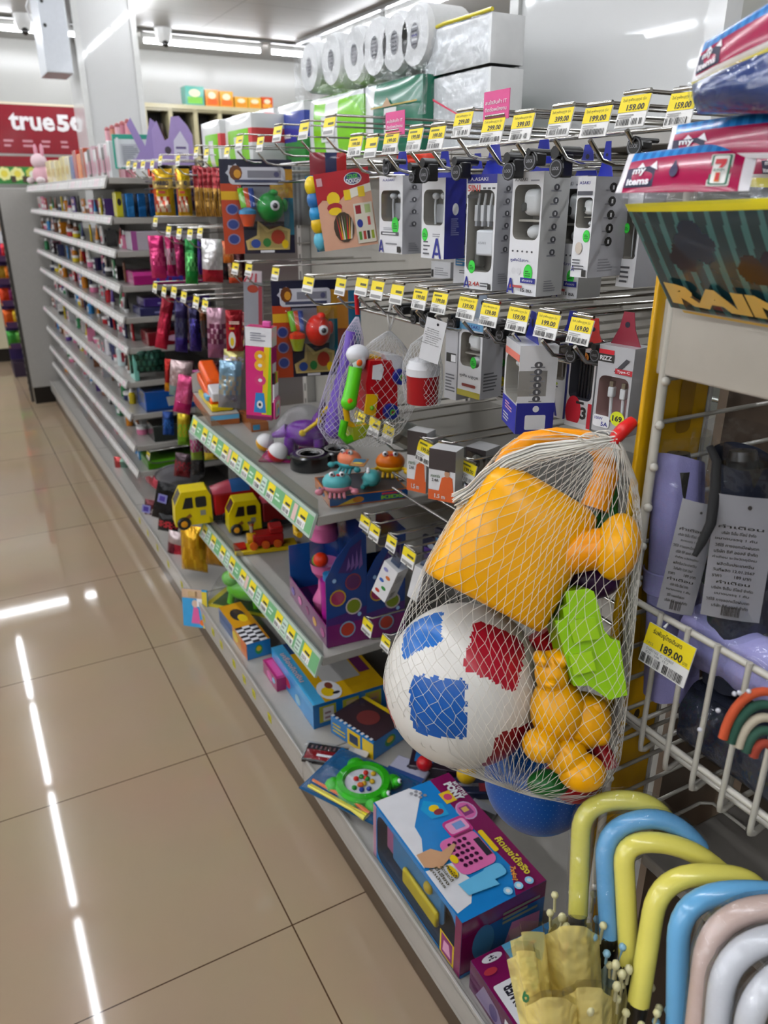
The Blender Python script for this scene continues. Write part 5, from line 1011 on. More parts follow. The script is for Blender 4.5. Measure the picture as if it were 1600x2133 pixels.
# red pen pack, lilac hook card, odd packs behind
def flat(name, label, px, py, w, h, t, rz, z, col, pr, cat='toy pack', tilt=0, film=False, group=None):
    p = Z(px, py, z); e = thing(name, label, cat, (p.x, p.y, z+.0006), 0, group, (RAD(tilt), 0, RAD(rz)))
    b = MB(); b.box(-w/2, w/2, -h/2, h/2, 0, t, M(col, 'gloss'), min(t*.3, .003)); b.top(t); pr(b, w, h); b.build('pack', e)
    if film: MB().grid(lambda u, v: ((u-.5)*w*1.08, (v-.5)*h*1.06, t+.002+.012*sin(pi*u)**.5*sin(pi*v)**.5), 10, 8, FILM()).build('plastic_bag', e)
    return e
flat('pen_pack', 'red and black pen pack across the base shelf joint', 682, 1578, .11, .06, .012, -42, BASE, '#2a2628', lambda b, w, h: (b.rect(-w*.45, w*.45, -h*.45, h*.1, M('#b80f22', 'foil')), [b.rect(-w*.4+w*.1*i, -w*.36+w*.1*i, h*.16, h*.34, M('#6a4a4a')) for i in range(8)], b.lines(-w*.2, w*.2, -h*.26, -h*.1, 1, WHT, 2, .8)), film=True)
flat('eraser_card', 'pale lilac card with a black hook hole behind the green frog game', 850, 1612, .09, .075, .01, -58, BASE+.01, '#b9b8cc', lambda b, w, h: (b.rrect(-w*.1, w*.18, h*.1, h*.24, .003, DK), b.oval(w*.04, h*.26, w*.05, h*.08, DK, 10), b.rect(-w*.5, w*.5, -h*.5, -h*.1, M('#2a4a8a'))))
flat('white_flap_card', 'white cardboard flap tucked between the red pen pack and checker car box', 738, 1583, .05, .07, .004, -50, BASE+.01, '#d8d4d4', lambda b, w, h: b.rect(-w*.3, w*.3, -h*.3, 0, M('#c8b8b0')))
flat('toy_figure_pack', 'dark blue toy figure pack with a row of silver studs, behind the big till carton', 985, 1650, .12, .05, .02, -30, BASE, '#1c2748', lambda b, w, h: (b.rect(-w*.4, w*.1, -h*.1, h*.1, M('#8a8a90')), b.rect(w*.1, w*.45, -h*.4, h*.1, M('#8a1a2a'))))
flat('battery_pack', 'clear pack with black batteries beside the big till carton', 1003, 1700, .06, .05, .014, -62, BASE, '#202024', lambda b, w, h: b.rect(-w*.5, w*.5, h*.1, h*.5, M('#9a9aa0')), film=True)
flat('dark_card_pack', 'dark toy card pack with blue stripe lying far back on the base shelf', 905, 1598, .11, .08, .03, -40, BASE, '#2a1c2a', lambda b, w, h: (b.rect(-w*.4, 0, -h*.3, h*.3, M('#1f6aa8')), b.oval(w*.2, 0, w*.15, h*.3, M('#b02028'))))
for px, py, r_, c_, lab in ((884, 1590, .018, '#b8141c', 'small red ball among the dark packs at the back of the base shelf'), (972, 1612, .022, '#dcb018', 'small yellow ball under the big patched ball on the base shelf')):
    p = Z(px, py, BASE+r_+.033); tag(MB().ball(p, r_, M(c_, 'toy')).build('toy_ball'), lab, 'ball')
# green animal toy bag, blue hanging card, golden pouches
p = Z(485, 1255, BASE+.02); e = thing('toy_animal_bag', 'bright green toy animal in a clear bag on the base shelf', 'toy', (p.x+.05, p.y+.01, BASE+.001), -50)
G2 = M('#6ad01c', 'toy'); b = MB(); b.ball((0, 0, .045), (.07, .036, .032), G2); b.ball((-.05, -.01, .085), (.028, .024, .026), G2, 14, 10); b.tube([(-.03, 0, .06), (-.045, -.005, .085)], .018, G2, 10)
for sx_, sy_ in ((-.04, -.02), (.045, -.02), (-.04, .02), (.045, .02)): b.tube([(sx_, sy_, .04), (sx_*1.15, sy_*1.2, .004)], .012, G2, 8)
b.build('toy_body', e); MB().ball((-.02, -.02, .115), .022, M('#e8b418', 'toy'), 14, 10).build('toy_hat', e)
MB().grid(lambda u, v: ((u-.5)*.24, -.06+.12*v, .006+.13*sin(pi*u)**.5*sin(pi*v)**.5), 18, 12, FILM()).build('plastic_bag', e)
b = MB(); b.box(-.12, .12, -.065, .065, 0, .003, M('#d8c832', 'gloss')); b.top(.003).rect(-.1, .1, -.05, .05, M('#3a5a2a', 'gloss')); b.build('card', e)
p, w, h = fit(372, 440, 1232, 1302, -62, x=.522); e = thing('toy_card', 'blue card with printed pink girl figure hanging over the base shelf edge', 'toy pack', p, 0, None, (RAD(-14), RAD(-12), RAD(-62))); w *= .8
b = MB(); b.box(-w/2, w/2, 0, .004, -h/2, h/2, M('#2a9ad4', 'gloss')); b.front(0).rect(w*.3, w*.5, -h*.5, h*.45, M('#d8c030')); b.rect(-w*.5, w*.3, h*.26, h*.5, M('#c9a888')); b.poly([(-w*.16, -h*.4), (w*.2, -h*.4), (w*.14, h*.0), (-w*.04, h*.05)], M('#d85a98')); b.oval(w*.02, h*.12, w*.12, h*.1, M('#d8b8a0')); b.rect(w*.1, w*.3, h*.05, h*.26, WHT); b.oval(w*.28, -h*.36, w*.1, h*.08, ORG); b.build('card', e)
MB().box(-w*.2, w*.1, -.006, 0, h*.3, h*.45, M('#c8a87a', 'gloss'), .002).build('clasp', e)
def pouch(name, label, L, R, T, B, yaw, mf, x=None, y=None, t=.016, roll=0, tilt=0, cat='snack bag', group=None, n=12, m=None, d=None, wr=1):
    p, w, h = fit(L, R, T, B, yaw, x, y, d); w *= wr; rn = random.Random(int(L*7+T)); a1, a2 = rn.uniform(0, 6), rn.uniform(0, 6)
    def fn(u, v):
        q = (1-(2*u-1)**4)*(1-(2*v-1)**6); zz = (v-.5)*h; return ((u-.5)*w*(1-.08*q), -t*q*(1+.25*sin(5*u+a1)*sin(6*v+a2)), zz)
    b = MB(); b.grid(fn, n, n, m or M('#888888', 'foil'), mf); b.grid(lambda u, v: (lambda q: (q[0], -q[1]*.6+.0005, q[2]))(fn(1-u, v)), 6, 6, mf(.9, .9) if mf else m)
    o = b.build(name, None, p, (RAD(tilt), RAD(roll), RAD(yaw))); return tag(o, label, cat, group)
Fo = lambda c: M(c, 'foil')
pouch('snack_pouch', 'golden yellow foil snack pouch, larger of two on the base shelf', 377, 432, 1096, 1190, -40, lambda u, v: Fo('#c8940c') if (u*3+v) % 1 > .2 else Fo('#e0b020'), x=.585, t=.03, roll=4)
pouch('snack_pouch', 'golden brown foil snack pouch beside the larger golden one', 428, 478, 1094, 1180, -40, lambda u, v: Fo('#a8760a') if v < .7 else Fo('#c08a10'), x=.64, t=.03, roll=4)
pouch('snack_pouch', 'red and white foil snack pouch at the base shelf edge beside golden pouches', 350, 392, 1108, 1160, -40, lambda u, v: Fo('#b8a8a8') if v > .55 else Fo('#c0283a') if u > .4 else Fo('#702030'), x=.58, t=.02, roll=10)
# ---- toy trucks
def truck(label, px, py, z, rz, s, cargo, top):
    p = Z(px, py, z); e = thing('toy_truck', label, 'toy', (p.x, p.y, z+.0008), rz); Y_ = M('#e4cc08', 'toy'); K_ = M('#1a1a1c', 'plastic')
    b = MB(); pr = [(-.055*s, .012*s), (.055*s, .012*s), (.055*s, .1*s), (.045*s, .118*s), (-.03*s, .118*s), (-.052*s, .075*s)]
    b.fr = Fr((0, -.035*s, 0), (1, 0, 0), (0, 0, 1)); b.prism(pr, Y_, .001, Fr((0, -.035*s, 0), (1, 0, 0), (0, 0, 1))); b.prism(pr, Y_, -.07*s, Fr((0, -.035*s, 0), (1, 0, 0), (0, 0, 1)))
    b.build('cab', e)
    b = MB(); b.on((0, -.0365*s, 0), (1, 0, 0), (0, 0, 1), .0006); b.poly([(-.032*s, .066*s), (.0, .066*s), (.0, .1*s), (-.02*s, .1*s)], K_); b.poly(rr(.008*s, .04*s, .066*s, .1*s, .006*s), K_); b.rect(.02*s, .036*s, .04*s, .056*s, M('#8a8a80')); b.poly([(-.04*s, .03*s), (-.01*s, .05*s), (-.005*s, .04*s), (-.035*s, .02*s)], M('#8a5a1a'))
    b.on((-.0545*s, 0, 0), (0, -1, 0), (0, 0, 1)); b.build('side_windows', e)
    b = MB(); b.add([(-.0515*s, -.028*s, .078*s), (-.0515*s, .028*s, .078*s), (-.033*s, .026*s, .113*s), (-.033*s, -.026*s, .113*s)], [(0, 3, 2, 1)], M('#3a3a3c', 'gloss')); b.build('windscreen', e)
    for xx in (-.03*s, .1*s, .19*s):
        for sy in (-1, 1):
            w = MB(); T = Matrix.Translation((xx, sy*.034*s, .02*s)) @ Matrix.Rotation(RAD(90), 4, 'X'); w.lathe([(.001, -.009*s), (.018*s, -.009*s), (.0205*s, -.004*s), (.0205*s, .004*s), (.018*s, .009*s), (.001, .009*s)], K_, 18, T); w.lathe([(.001, -.0102*s*sy), (.009*s, -.0098*s*sy), (.0105*s, -.0088*s*sy)], M('#e0981c', 'toy'), 14, T); w.build('wheel', e)
    b = MB(); b.box(.062*s, .23*s, -.036*s, .036*s, .03*s, .1*s, M(cargo, 'toy'), .006*s); b.build('container', e)
    if top: b = MB(); b.grid(lambda u, v: (.06*s+.17*s*u, (-.036+.072*v)*s, (.1+.03*sin(pi*v)**.6*sin(pi*(.1+.8*u)))*s), 12, 8, M('#3f6a9a', 'gloss'), lambda u, v: M('#b84a5a', 'gloss') if u < .3 else M('#2f5f9a', 'gloss') if u < .7 else M('#a81820', 'gloss')); b.build('load_cover', e)
    MB().box(-.05*s, .23*s, -.03*s, .03*s, .012*s, .03*s, K_).build('chassis', e)
    return e
truck('yellow-cab toy truck with red container and blue cover, farther of the two trucks', 403, 1092, .42, -8, 1.05, '#a80f16', True)
truck('yellow-cab toy truck in a clear sleeve, beside the red toy train', 508, 1104, .42, -8, .92, '#701014', True)
p = Z(548, 1140, .425); e = thing('toy_train', 'red and yellow toy train set on a yellow tray on the lower green-strip shelf', 'toy', (p.x, p.y, .4188), -12)
MB().box(-.085, .1, -.03, .03, 0, .014, M('#d8b410', 'toy'), .003).build('tray', e)
R_ = M('#a01010', 'toy'); b = MB(); b.box(-.03, .06, -.024, .024, .02, .055, R_, .004); b.box(.02, .06, -.024, .024, .055, .075, R_, .004); b.tube([(-.045, 0, .04), (-.02, 0, .04)], .017, M('#e0a81c', 'toy'), 12); b.build('engine', e)
MB().lathe([(.006, 0), (.006, .02), (.011, .03), (.001, .031)], M('#c8c4c0', 'metal'), 12, Matrix.Translation((-.03, 0, .06))).build('funnel', e)
for xx in (-.03, .005, .04): MB().lathe([(.001, .0), (.012, .0), (.012, .006), (.001, .007)], M('#d85a14', 'toy'), 14, Matrix.Translation((xx, -.026, .026)) @ Matrix.Rotation(RAD(90), 4, 'X')).build('wheel', e)
MB().box(-.085, -.05, -.022, .022, .014, .022, R_, .002).build('coupling', e)
# ---- gumball dispenser cartons
def disp(label, A, Lf, Rt, z, hh, toy, group='pony dispenser cartons'):
    a, l, w, dep, _, rz = dbox(A, Lf, Rt, 100, z); dep = min(dep, .13); w = min(w, .3); h = hh
    e = thing('dispenser_box', label, 'toy box', a+V((0, 0, .0008)), 0, group, (0, 0, rz))        # origin at the corner next to the aisle and the camera
    B1, B2, PU = M('#1c3f86', 'gloss'), M('#1f5aa8', 'gloss'), M('#7a1a66', 'gloss')
    b = MB(); pr = [(0, 0), (dep, 0), (dep, h), (dep*.92, h), (dep*.6, h*.92), (dep*.25, h*.78), (0, h*.62)]
    b.prism(pr, B1, .002, Fr((0, 0, 0), (0, 1, 0), (0, 0, 1))); b.right(.0022); k = b.k
    b.rect(0, dep, 0, h*.2, PU); b.poly([(0, h*.2), (dep, h*.2), (dep, h*.32), (0, h*.26)], M('#4a2470', 'gloss')); b.poly([(dep*.3, h*.66), (dep*.6, h*.86), (dep*.88, h*.92), (dep*.8, h*.7), (dep*.6, h*.64)], M('#3c2a6a', 'gloss'))
    for i in range(4): b.poly([(dep*(.5+.1*i), h*.66), (dep*(.56+.1*i), h*(.78+.03*i)), (dep*(.6+.1*i), h*.7)], M('#7a5aa0', 'gloss'))
    for u, v, c1, c2 in ((.66, .56, '#5a2a5a', '#8a3a4a'), (.28, .44, '#a02a58', '#c8a02a'), (.66, .34, '#7a8a20', '#d8c8c8'), (.5, .14, '#b83a2a', '#8ab0d0')): b.oval(dep*u, h*v, dep*.2, h*.075, M(c2, 'gloss'), 14); b.oval(dep*u, h*v, dep*.17, h*.062, M(c1, 'gloss'), 14)
    b.oval(dep*.2, h*.6, dep*.05, h*.02, M('#9ac0e8'), 8); b.oval(dep*.8, h*.26, dep*.05, h*.02, M('#9ac0e8'), 8); b.build('side_card', e)
    b = MB(); b.box(-w, 0, dep-.003, dep-.001, 0, h, B1); b.box(-w, -w+.002, 0, dep, 0, h*.5, B2); b.build('back_card', e)
    b = MB(); b.box(-w, -.001, .0005, dep-.004, 0, h*.06, PU); b.box(-w, -.001, -.001, .0005, 0, h*.2, PU)
    b.front(-.0012)
    for i in range(5): b.oval(-w*(.1+.2*i), h*.09, w*.05, h*.04, M(['#b83a8a', '#d8a02a', '#8a2a6a', '#d86aa8', '#5a3a9a'][i], 'gloss'), 10)
    b.build('tray', e)
    if toy:
        PK, MG = M('#e070a8', 'toy'), M('#b01a90', 'toy'); T = Matrix.Translation((-w*.52, dep*.5, h*.06))
        MB().lathe([(.001, 0), (.03, 0), (.032, h*.1), (.018, h*.2), (.016, h*.3), (.032, h*.38), (.036, h*.46)], PK, 20, T).build('machine_base', e)
        MB().lathe([(.035, h*.46), (.036, h*.6), (.034, h*.68)], M('#dfe6f0', 'acrylic'), 20, T).build('clear_globe', e)
        MB().lathe([(.034, h*.68), (.036, h*.7), (.034, h*.8), (.02, h*.9), (.001, h*.92)], PK, 20, T).build('machine_top', e)
        MB().tube([(-w*.22, dep*.3, h*.07), (-w*.22, dep*.3, h*.5)], [.018, .021], MG, 14).build('magenta_cup', e)
        MB().lathe([(.014, 0), (.014, .016), (.001, .017)], M('#2a80b8', 'toy'), 12, Matrix.Translation((-w*.22, dep*.3, h*.5))).build('blue_lid', e)
        MB().ball((-w*.2, dep*.1, h*.70), .0175, M('#d83210', 'toy')).build('red_ball', e); MB().ball((-w*.36, dep*.2, h*.62), .016, M('#4a9a14', 'toy')).build('green_ball', e)
        MB().tube([(-w*.85, dep*.1, h*.78), (-w*.8, dep*.06, h*.7), (-w*.7, dep*.06, h*.72)], .008, M('#e0b010', 'toy'), 8).build('yellow_scoop', e)
    return e
disp('dark blue dispenser carton with pink gumball machine toy, nearest the shelf edge', (682, 1350), (606, 1240), (764, 1330), .418, .285, True)
disp('dark blue dispenser carton half hidden behind the tilted cable boxes', (764, 1332), (712, 1262), (840, 1312), .418, .27, False)
# ---- upper green-strip shelf
zs = .765
p = Z(462, 882, zs); e, w_, d_, h_ = carton('toy_truck_tray', 'open toy carton with orange and white truck on the upper toy shelf', (440, 888), (404, 838), (498, 880), 868, zs, '#b8642a', None, lambda b, d, h: (b.rect(0, d, h*.5, h*.95, LBL), b.rect(0, d, 0, h*.4, M('#b0602a'))), lambda b, w, d: b.rect(-w*.5, w*.5, 0, d, M('#a8a29a')))
b = MB(); b.box(-w_*.35, w_*.4, d_*.12, d_*.9, h_+.001, h_+.02, M('#e4c40c', 'toy'), .004); b.build('yellow_base', e)
b = MB(); b.box(-w_*.45, w_*.3, d_*.15, d_*.85, h_+.02, h_+.05, M('#e8580c', 'toy'), .006, T=Matrix.Rotation(RAD(10), 4, 'Y')); b.box(-w_*.45, w_*.05, d_*.2, d_*.8, h_+.05, h_+.085, M('#e8580c', 'toy'), .01, T=Matrix.Rotation(RAD(14), 4, 'Y')); b.build('truck_body', e)
b = MB(); b.box(w_*.08, w_*.32, d_*.2, d_*.8, h_+.045, h_+.075, M('#d8d4d4', 'toy'), .005, T=Matrix.Rotation(RAD(10), 4, 'Y')); b.build('truck_cabin', e)
b = MB(); b.box(w_*.1, w_*.26, d_*.05, d_*.2, h_+.025, h_+.04, M('#6ab4d8', 'toy'), .003); b.build('blue_block', e)
MB().add([(-w_*.52, 0, h_), (-w_*.52, d_*.9, h_), (-w_*.5, d_*.9, h_+.09), (-w_*.5, 0, h_+.06)], [(0, 1, 2, 3)], M('#d8d6d4', 'gloss')).build('carton_flap', e)
def mk(b, w, h):
    b.rect(-w*.5, w*.5, h*.3, h*.5, WHT); b.rect(-w*.5, w*.5, -h*.5, -h*.46, MAG); b.poly([(w*.1, -h*.44), (w*.3, -h*.44), (w*.44, h*.3), (w*.22, h*.3)], YLW); b.poly([(w*.3, -h*.44), (w*.48, -h*.44), (w*.48, h*.3), (w*.42, h*.3)], M('#8ac81c', 'gloss'))
    for v, c in ((.2, '#e8a81c'), (.1, '#f0b428'), (-.06, '#d83a7a')): b.oval(w*.06, h*v, w*.22, h*.06, M(c, 'gloss'), 12); b.oval(w*.06, h*v, w*.08, h*.02, WHT, 8)
    b.poly([(-w*.2, -h*.42), (w*.28, -h*.42), (w*.2, -h*.2), (-w*.12, -h*.2)], M('#2a86c8', 'gloss')); b.oval(w*.04, -h*.33, w*.12, h*.045, WHT, 12); b.oval(w*.04, -h*.33, w*.06, h*.02, DK, 8)
    for i in range(4): b.lines(-w*.3, w*.3, h*(.36+.025*i), h*(.375+.025*i), 1, M('#8a8a9a'), i, .6)
p, w, h = fit(512, 566, 684, 876, -38, y=1.56); e = thing('marker_pack', 'tall pink and yellow marker pen box with rainbow art and white header', 'stationery', p, 0, None, (0, RAD(3), RAD(-38)))
b = MB(); b.box(-w/2, w/2, 0, .035, -h/2, h/2, M('#d8287a', 'gloss')); b.front(0); mk(b, w, h); b.right(w/2).rect(0, .035, -h*.5, h*.3, M('#c01a78', 'gloss')); b.rect(.004, .031, -h*.3, h*.12, M('#e8e4ea')); b.rect(.0, .035, h*.3, h*.5, WHT); b.build('carton', e)
for i, cc in enumerate(('#1c1c28', '#c01a28', '#3ab43a', '#e8c820', '#e87a5a')):
    q = MB(); q.tube([(w/2+.003, .004+.0065*i, -h*.3), (w/2+.003, .004+.0065*i, -h*.1)], .0028, M('#efecee', 'plastic'), 6); q.tube([(w/2+.003, .004+.0065*i, -h*.1), (w/2+.003, .004+.0065*i, h*.02)], .0028, M(cc, 'plastic'), 6); q.build('marker', e)
b = MB(); b.prism(rr(-.02, .022, -h*.5, -h*.25, .012), M('#d83a8a', 'gloss'), .003, Fr((w/2+.004, .018, 0), (0, 1, 0), (0, 0, 1))); b.on((w/2+.0075, .018, 0), (0, 1, 0), (0, 0, 1)); b.rrect(-.014, .016, -h*.47, -h*.3, .006, WHT); b.oval(.0, -h*.38, .008, .01, M('#e89a3a')); b.oval(.004, -h*.41, .007, .008, M('#6ab0d8')); b.build('gift_tag', e)
MB().box(w*.1, w*.4, .008, .02, h/2, h/2+.012, M('#e060a8', 'toy'), .002).build('cap', e)
carton('small_toy_box', 'small brown and blue box under the tall marker pack', (524, 901), (497, 872), (556, 893), 884, zs, '#9a5a2c', None, lambda b, d, h: b.rect(d*.1, d*.5, h*.2, h*.8, M('#3a8ab0')), None, maxd=.08)
for px, py, rpx, c1, lab in ((547, 922, 19, '#e8a814', 'white and amber capsule ball on the upper toy shelf'), (573, 943, 21, '#c81420', 'white and red capsule ball at the front of the upper toy shelf')):
    q = Z(px, py+rpx, zs); zc = (q-EYE).dot(_f); r_ = rpx*zc/F; e = thing('capsule_ball', lab, 'toy', (q.x+r_*.35, q.y, zs+r_+.0005), 0, None, (RAD(25), RAD(20), 0))
    MB().lathe([(r_*cos(RAD(a)), r_*sin(RAD(a))) for a in range(0, 91, 10)], M('#e6e4e4', 'toy'), 20).build('upper_shell', e); MB().lathe([(r_*cos(RAD(a)), r_*sin(RAD(a))) for a in range(-90, 1, 10)], M(c1, 'toy'), 20).build('lower_shell', e)
for px, py, r_, lab in ((634, 985, .05, 'black toy tyre ring behind the capsule balls'), (690, 975, .045, 'black toy tyre ring with silver top behind the teal crab')):
    q = Z(px, py, zs); e = thing('toy_ring', lab, 'toy', (q.x+.03, q.y+.03, zs+.0005)); MB().lathe([(r_*.5, 0), (r_, 0), (r_*1.02, .012), (r_, .034), (r_*.9, .038), (r_*.56, .038), (r_*.5, .03), (r_*.5, 0)], M('#131315', 'gloss'), 26).build('rubber', e); MB().lathe([(r_*.5, .036), (r_*.62, .0385), (r_*.7, .0386)], M('#b8b4b0', 'gloss'), 24).build('rim', e)
# purple toy on a magenta card
q = Z(625, 925, zs+.03); e = thing('dinosaur_toy', 'shiny purple dinosaur toy with yellow horns on a magenta card tray', 'toy', (q.x+.02, q.y, zs+.001), -35)
b = MB(); b.box(-.11, .1, -.08, .05, 0, .004, M('#b01a6a', 'gloss')); b.top(.004).rect(-.1, .04, -.07, -.02, M('#d02a80')); b.oval(-.02, -.05, .03, .016, M('#3a7a2a')); b.oval(.06, -.055, .03, .016, M('#c8a8c0')); b.build('card', e)
PV = M('#6a1290', 'toy'); b = MB(); b.ball((0, 0, .055), (.06, .034, .036), PV); b.ball((.05, -.01, .09), (.034, .03, .03), PV, 16, 10); b.grid(lambda u, v: (.03+.012*v, .06*cos(pi*u)*(.4+.6*v), .09+.06*sin(pi*u)*(.3+.7*v)), 12, 3, PV)
for xx, yy in ((-.04, -.022), (.035, -.024), (-.04, .022), (.035, .024)): b.tube([(xx, yy, .05), (xx*1.1, yy*1.2, .006)], .014, PV, 10)
b.tube([(-.05, 0, .06), (-.09, 0, .045)], [.02, .006], PV, 8); b.build('body', e)
for yy in (-.012, .012):
    b = MB(); b.tube([(.045, yy-.02, .115), (.07, yy-.034, .14)], [.008, .003], M('#e8c414', 'toy'), 8); b.build('horn', e)
b = MB(); b.tube([(.0, -.05, .07), (.045, -.055, .105)], .005, M('#e8c414', 'toy'), 8); b.ball((0, -.05, .07), .009, M('#e8c414', 'toy'), 10, 8); b.ball((.045, -.055, .105), .009, M('#e8c414', 'toy'), 10, 8); b.build('bone', e)
MB().grid(lambda u, v: (-.1+.2*u, -.075+.12*v, .006+.13*sin(pi*u)**.5*sin(pi*v)**.5), 16, 10, FILM()).build('blister', e)
# crabs in their tray
e, w_, d_, h_ = carton('crab_toy_tray', 'blue and orange open display tray of crab toys printed KIDS', (687, 1058), (656, 1014), (846, 1035), 1038, zs, '#b86420', lambda b, w, h: b.oval(0, h*.5, w*.2, h*.3, M('#3a6a8a')), lambda b, d, h: (b.rect(0, d, h*.1, h, M('#1d4f8a', 'gloss')), b.poly([(d*.1, h*.1), (d*.3, h*.7), (d*.4, h*.2)], M('#d8b43a')), b.oval(d*.36, h*.5, d*.07, h*.3, M('#c8802a')), b.text('KIDS', d*.8, h*.42, h*.4, M('#8ac83a'), d*.3, .06), b.lines(d*.66, d*.92, h*.7, h*.9, 1, M('#d83a4a'), 2, .9)), lambda b, w, d: b.rect(-w*.46, w*.46, d*.02, d*.98, M('#3a3a40')))
def crab(label, px, py, rpx, c1, c2, z, rz):
    q = Z(px, py+rpx*.7, z); zc = (q-EYE).dot(_f); r_ = rpx*zc/F*.9; e = thing('crab_toy', label, 'toy', (q.x+r_*.3, q.y+.002, z+.001), rz); m = M(c1, 'toy')
    b = MB(); b.ball((0, 0, r_*.95), (r_, r_*.8, r_*.72), m); b.build('shell', e)
    MB().ball((0, -.002, r_*.62), (r_*.95, r_*.76, r_*.42), M(c2, 'toy')).build('belly', e)
    for s in (-1, 1):
        b = MB(); b.tube([(s*r_*.8, -r_*.3, r_*.6), (s*r_*1.15, -r_*.6, r_*.55)], r_*.12, M(c2, 'toy'), 8); b.ball((s*r_*1.2, -r_*.75, r_*.5), (r_*.3, r_*.24, r_*.22), M(c2, 'toy'), 12, 8); b.build('claw', e)
        b = MB(); b.ball((s*r_*.34, -r_*.35, r_*1.6), r_*.2, WHT, 10, 8); b.ball((s*r_*.34, -r_*.5, r_*1.64), r_*.1, DK, 8, 6); b.build('eye', e)
    b = MB()
    for i in range(4): b.tube([(r_*(-.45+.3*i), -r_*.5, r_*.4), (r_*(-.5+.33*i), -r_*.85, .002)], r_*.11, M(c2, 'toy'), 8)
    b.build('legs', e)
    b = MB()
    for u, v in ((.3, 1.35), (-.2, 1.5), (.1, 1.58)): b.ball((r_*u, -r_*.45, r_*v), (r_*.14, r_*.06, r_*.1), M('#d83030', 'toy'), 8, 6)
    b.build('spots', e)
zt = zs+h_
crab('teal and pink crab toy at the open corner of the display tray', 695, 1010, 34, '#5ab4b8', '#c87a8a', zt, -25)
crab('coral pink crab toy with red spots behind the teal crab', 722, 962, 30, '#e8825a', '#3a9aa0', zt, -60)
crab('orange crab toy with yellow claws beside the battery packs', 806, 968, 34, '#e07008', '#e8b814', zt, -30)
crab('teal crab toy lying between the coral and orange crabs', 770, 1000, 26, '#4aa0a0', '#2f8a8a', zt, -120)
flat('crab_label_card', 'small colourful printed card leaning on the coral crab toy', 748, 965, .035, .05, .003, -40, zt+.045, '#b8782a', lambda b, w, h: (b.rect(-w*.4, w*.4, -h*.1, h*.4, M('#2a6a8a')), b.oval(0, -h*.2, w*.3, h*.14, YLW)))
# ---- net bags with bat and toy truck, cup
def netted(label, outline, ystart, hang, yv, col, e, nu=26, nv=34, r=.0005, pw=1.2, red=None):
    """cone-like net hung from a pixel point down over a ring of half-width pixels along a pixel path"""
    b = MB(); G = []
    for j, (px, py, hw, hd) in enumerate(outline):
        c = Y(px, py, yv); zc = (c-EYE).dot(_f); k = hw*zc/F
        G.append([c+_r*(k*cos(2*pi*(i+.5*(j % 2))/nu))+V((0, 1, 0))*(hd*sin(2*pi*(i+.5*(j % 2))/nu)) for i in range(nu)])
    def st(p, q):
        t = (q-p).normalized(); n = t.orthogonal().normalized(); w = t.cross(n); o = [n*r, (n*-.5+w*.87)*r, (n*-.5-w*.87)*r]; b.add([p+v for v in o]+[q+v for v in o], [(0, 1, 4, 3), (1, 2, 5, 4), (2, 0, 3, 5)], M(col, 'nylon'), True)
    for j in range(len(G)-1):
        for i in range(nu): st(G[j][i], G[j+1][i]); st(G[j][i], G[j+1][(i+1) % nu] if j % 2 else G[j+1][(i-1) % nu])
    b.build('net', e)
def lerp_out(pts, n):
    o = []
    for k in range(n+1):
        t = k/n*(len(pts)-1); i = min(int(t), len(pts)-2); f = t-i; o.append(tuple(pts[i][q]*(1-f)+pts[i+1][q]*f for q in range(4)))
    return o
yb = 1.20
e = thing('bat_net_bag', 'narrow net bag with a purple toy bat and ball, hung by a red clip', 'net bag', (0, 0, 0))
netted('', lerp_out([(744, 660, 3, .003), (735, 700, 20, .015), (722, 780, 34, .025), (706, 850, 38, .03), (700, 890, 36, .03), (700, 922, 16, .012)], 30), 0, 0, yb, '#d8d0e4', e, 20)
b = MB(); b.tube([Y(742, 610, yb), Y(745, 655, yb)], .004, M('#c81c28', 'toy'), 8); b.build('clip', e)
PB = M('#6a4aae', 'toy')
b = MB(); b.tube([Y(732, 690, yb), Y(722, 760, yb), Y(710, 830, yb), Y(701, 880, yb)], [.009, .013, .019, .021], PB, 14); b.ball(Y(700, 890, yb), .021, PB, 14, 10); tag(b.build('toy_bat'), 'purple toy bat inside the narrow net bag', 'toy')
yt = 1.12
e = thing('truck_net_bag', 'clear fine net bag holding a red toy tow truck, with a white loop', 'net bag', (0, 0, 0))
netted('', lerp_out([(811, 690, 4, .003), (806, 712, 30, .02), (798, 750, 62, .032), (790, 800, 78, .04), (782, 850, 76, .04), (772, 895, 60, .035), (760, 925, 34, .02)], 26), 0, 0, yt, '#dedede', e, 26, r=.00035)
b = MB(); b.tube([Y(818, 630, yt), Y(822, 655, yt), Y(812, 690, yt), Y(808, 655, yt), Y(816, 630, yt)], .0022, M('#eceae6', 'plastic'), 6); b.build('loop', e)
def YB_(px, py, d=0): return Y(px, py, yt+d)
RR, YY, GG, WW, BB = M('#b80e1a', 'toy'), M('#e8b60c', 'toy'), M('#5ac814', 'toy'), M('#e4e4e8', 'toy'), M('#1c2a86', 'toy')
e = thing('tow_truck_toy', 'red toy tow truck with blue wheels standing on its tail in the fine net bag', 'toy', (0, 0, 0))
def slab(b, pts, m, d=.05, off=-.02): A = [YB_(x, y, off) for x, y in pts]; B_ = [p+V((0, d, 0)) for p in A]; n = len(A); b.add(A, [tuple(range(n))[::-1]], m); b.add(B_, [tuple(range(n))], m); b.add(A+B_, [(i, (i+1) % n, (i+1) % n+n, i+n) for i in range(n)], m)
b = MB(); slab(b, [(772, 752), (815, 750), (828, 790), (828, 868), (790, 874), (768, 860), (762, 800)], RR); b.build('body', e)
b = MB(); slab(b, [(778, 762), (796, 758), (800, 770), (794, 792), (776, 790)], WW, .002, -.0225); b.build('cab_window', e)
b = MB(); slab(b, [(800, 738), (838, 742), (842, 768), (818, 770)], WW, .045); b.build('bonnet', e)
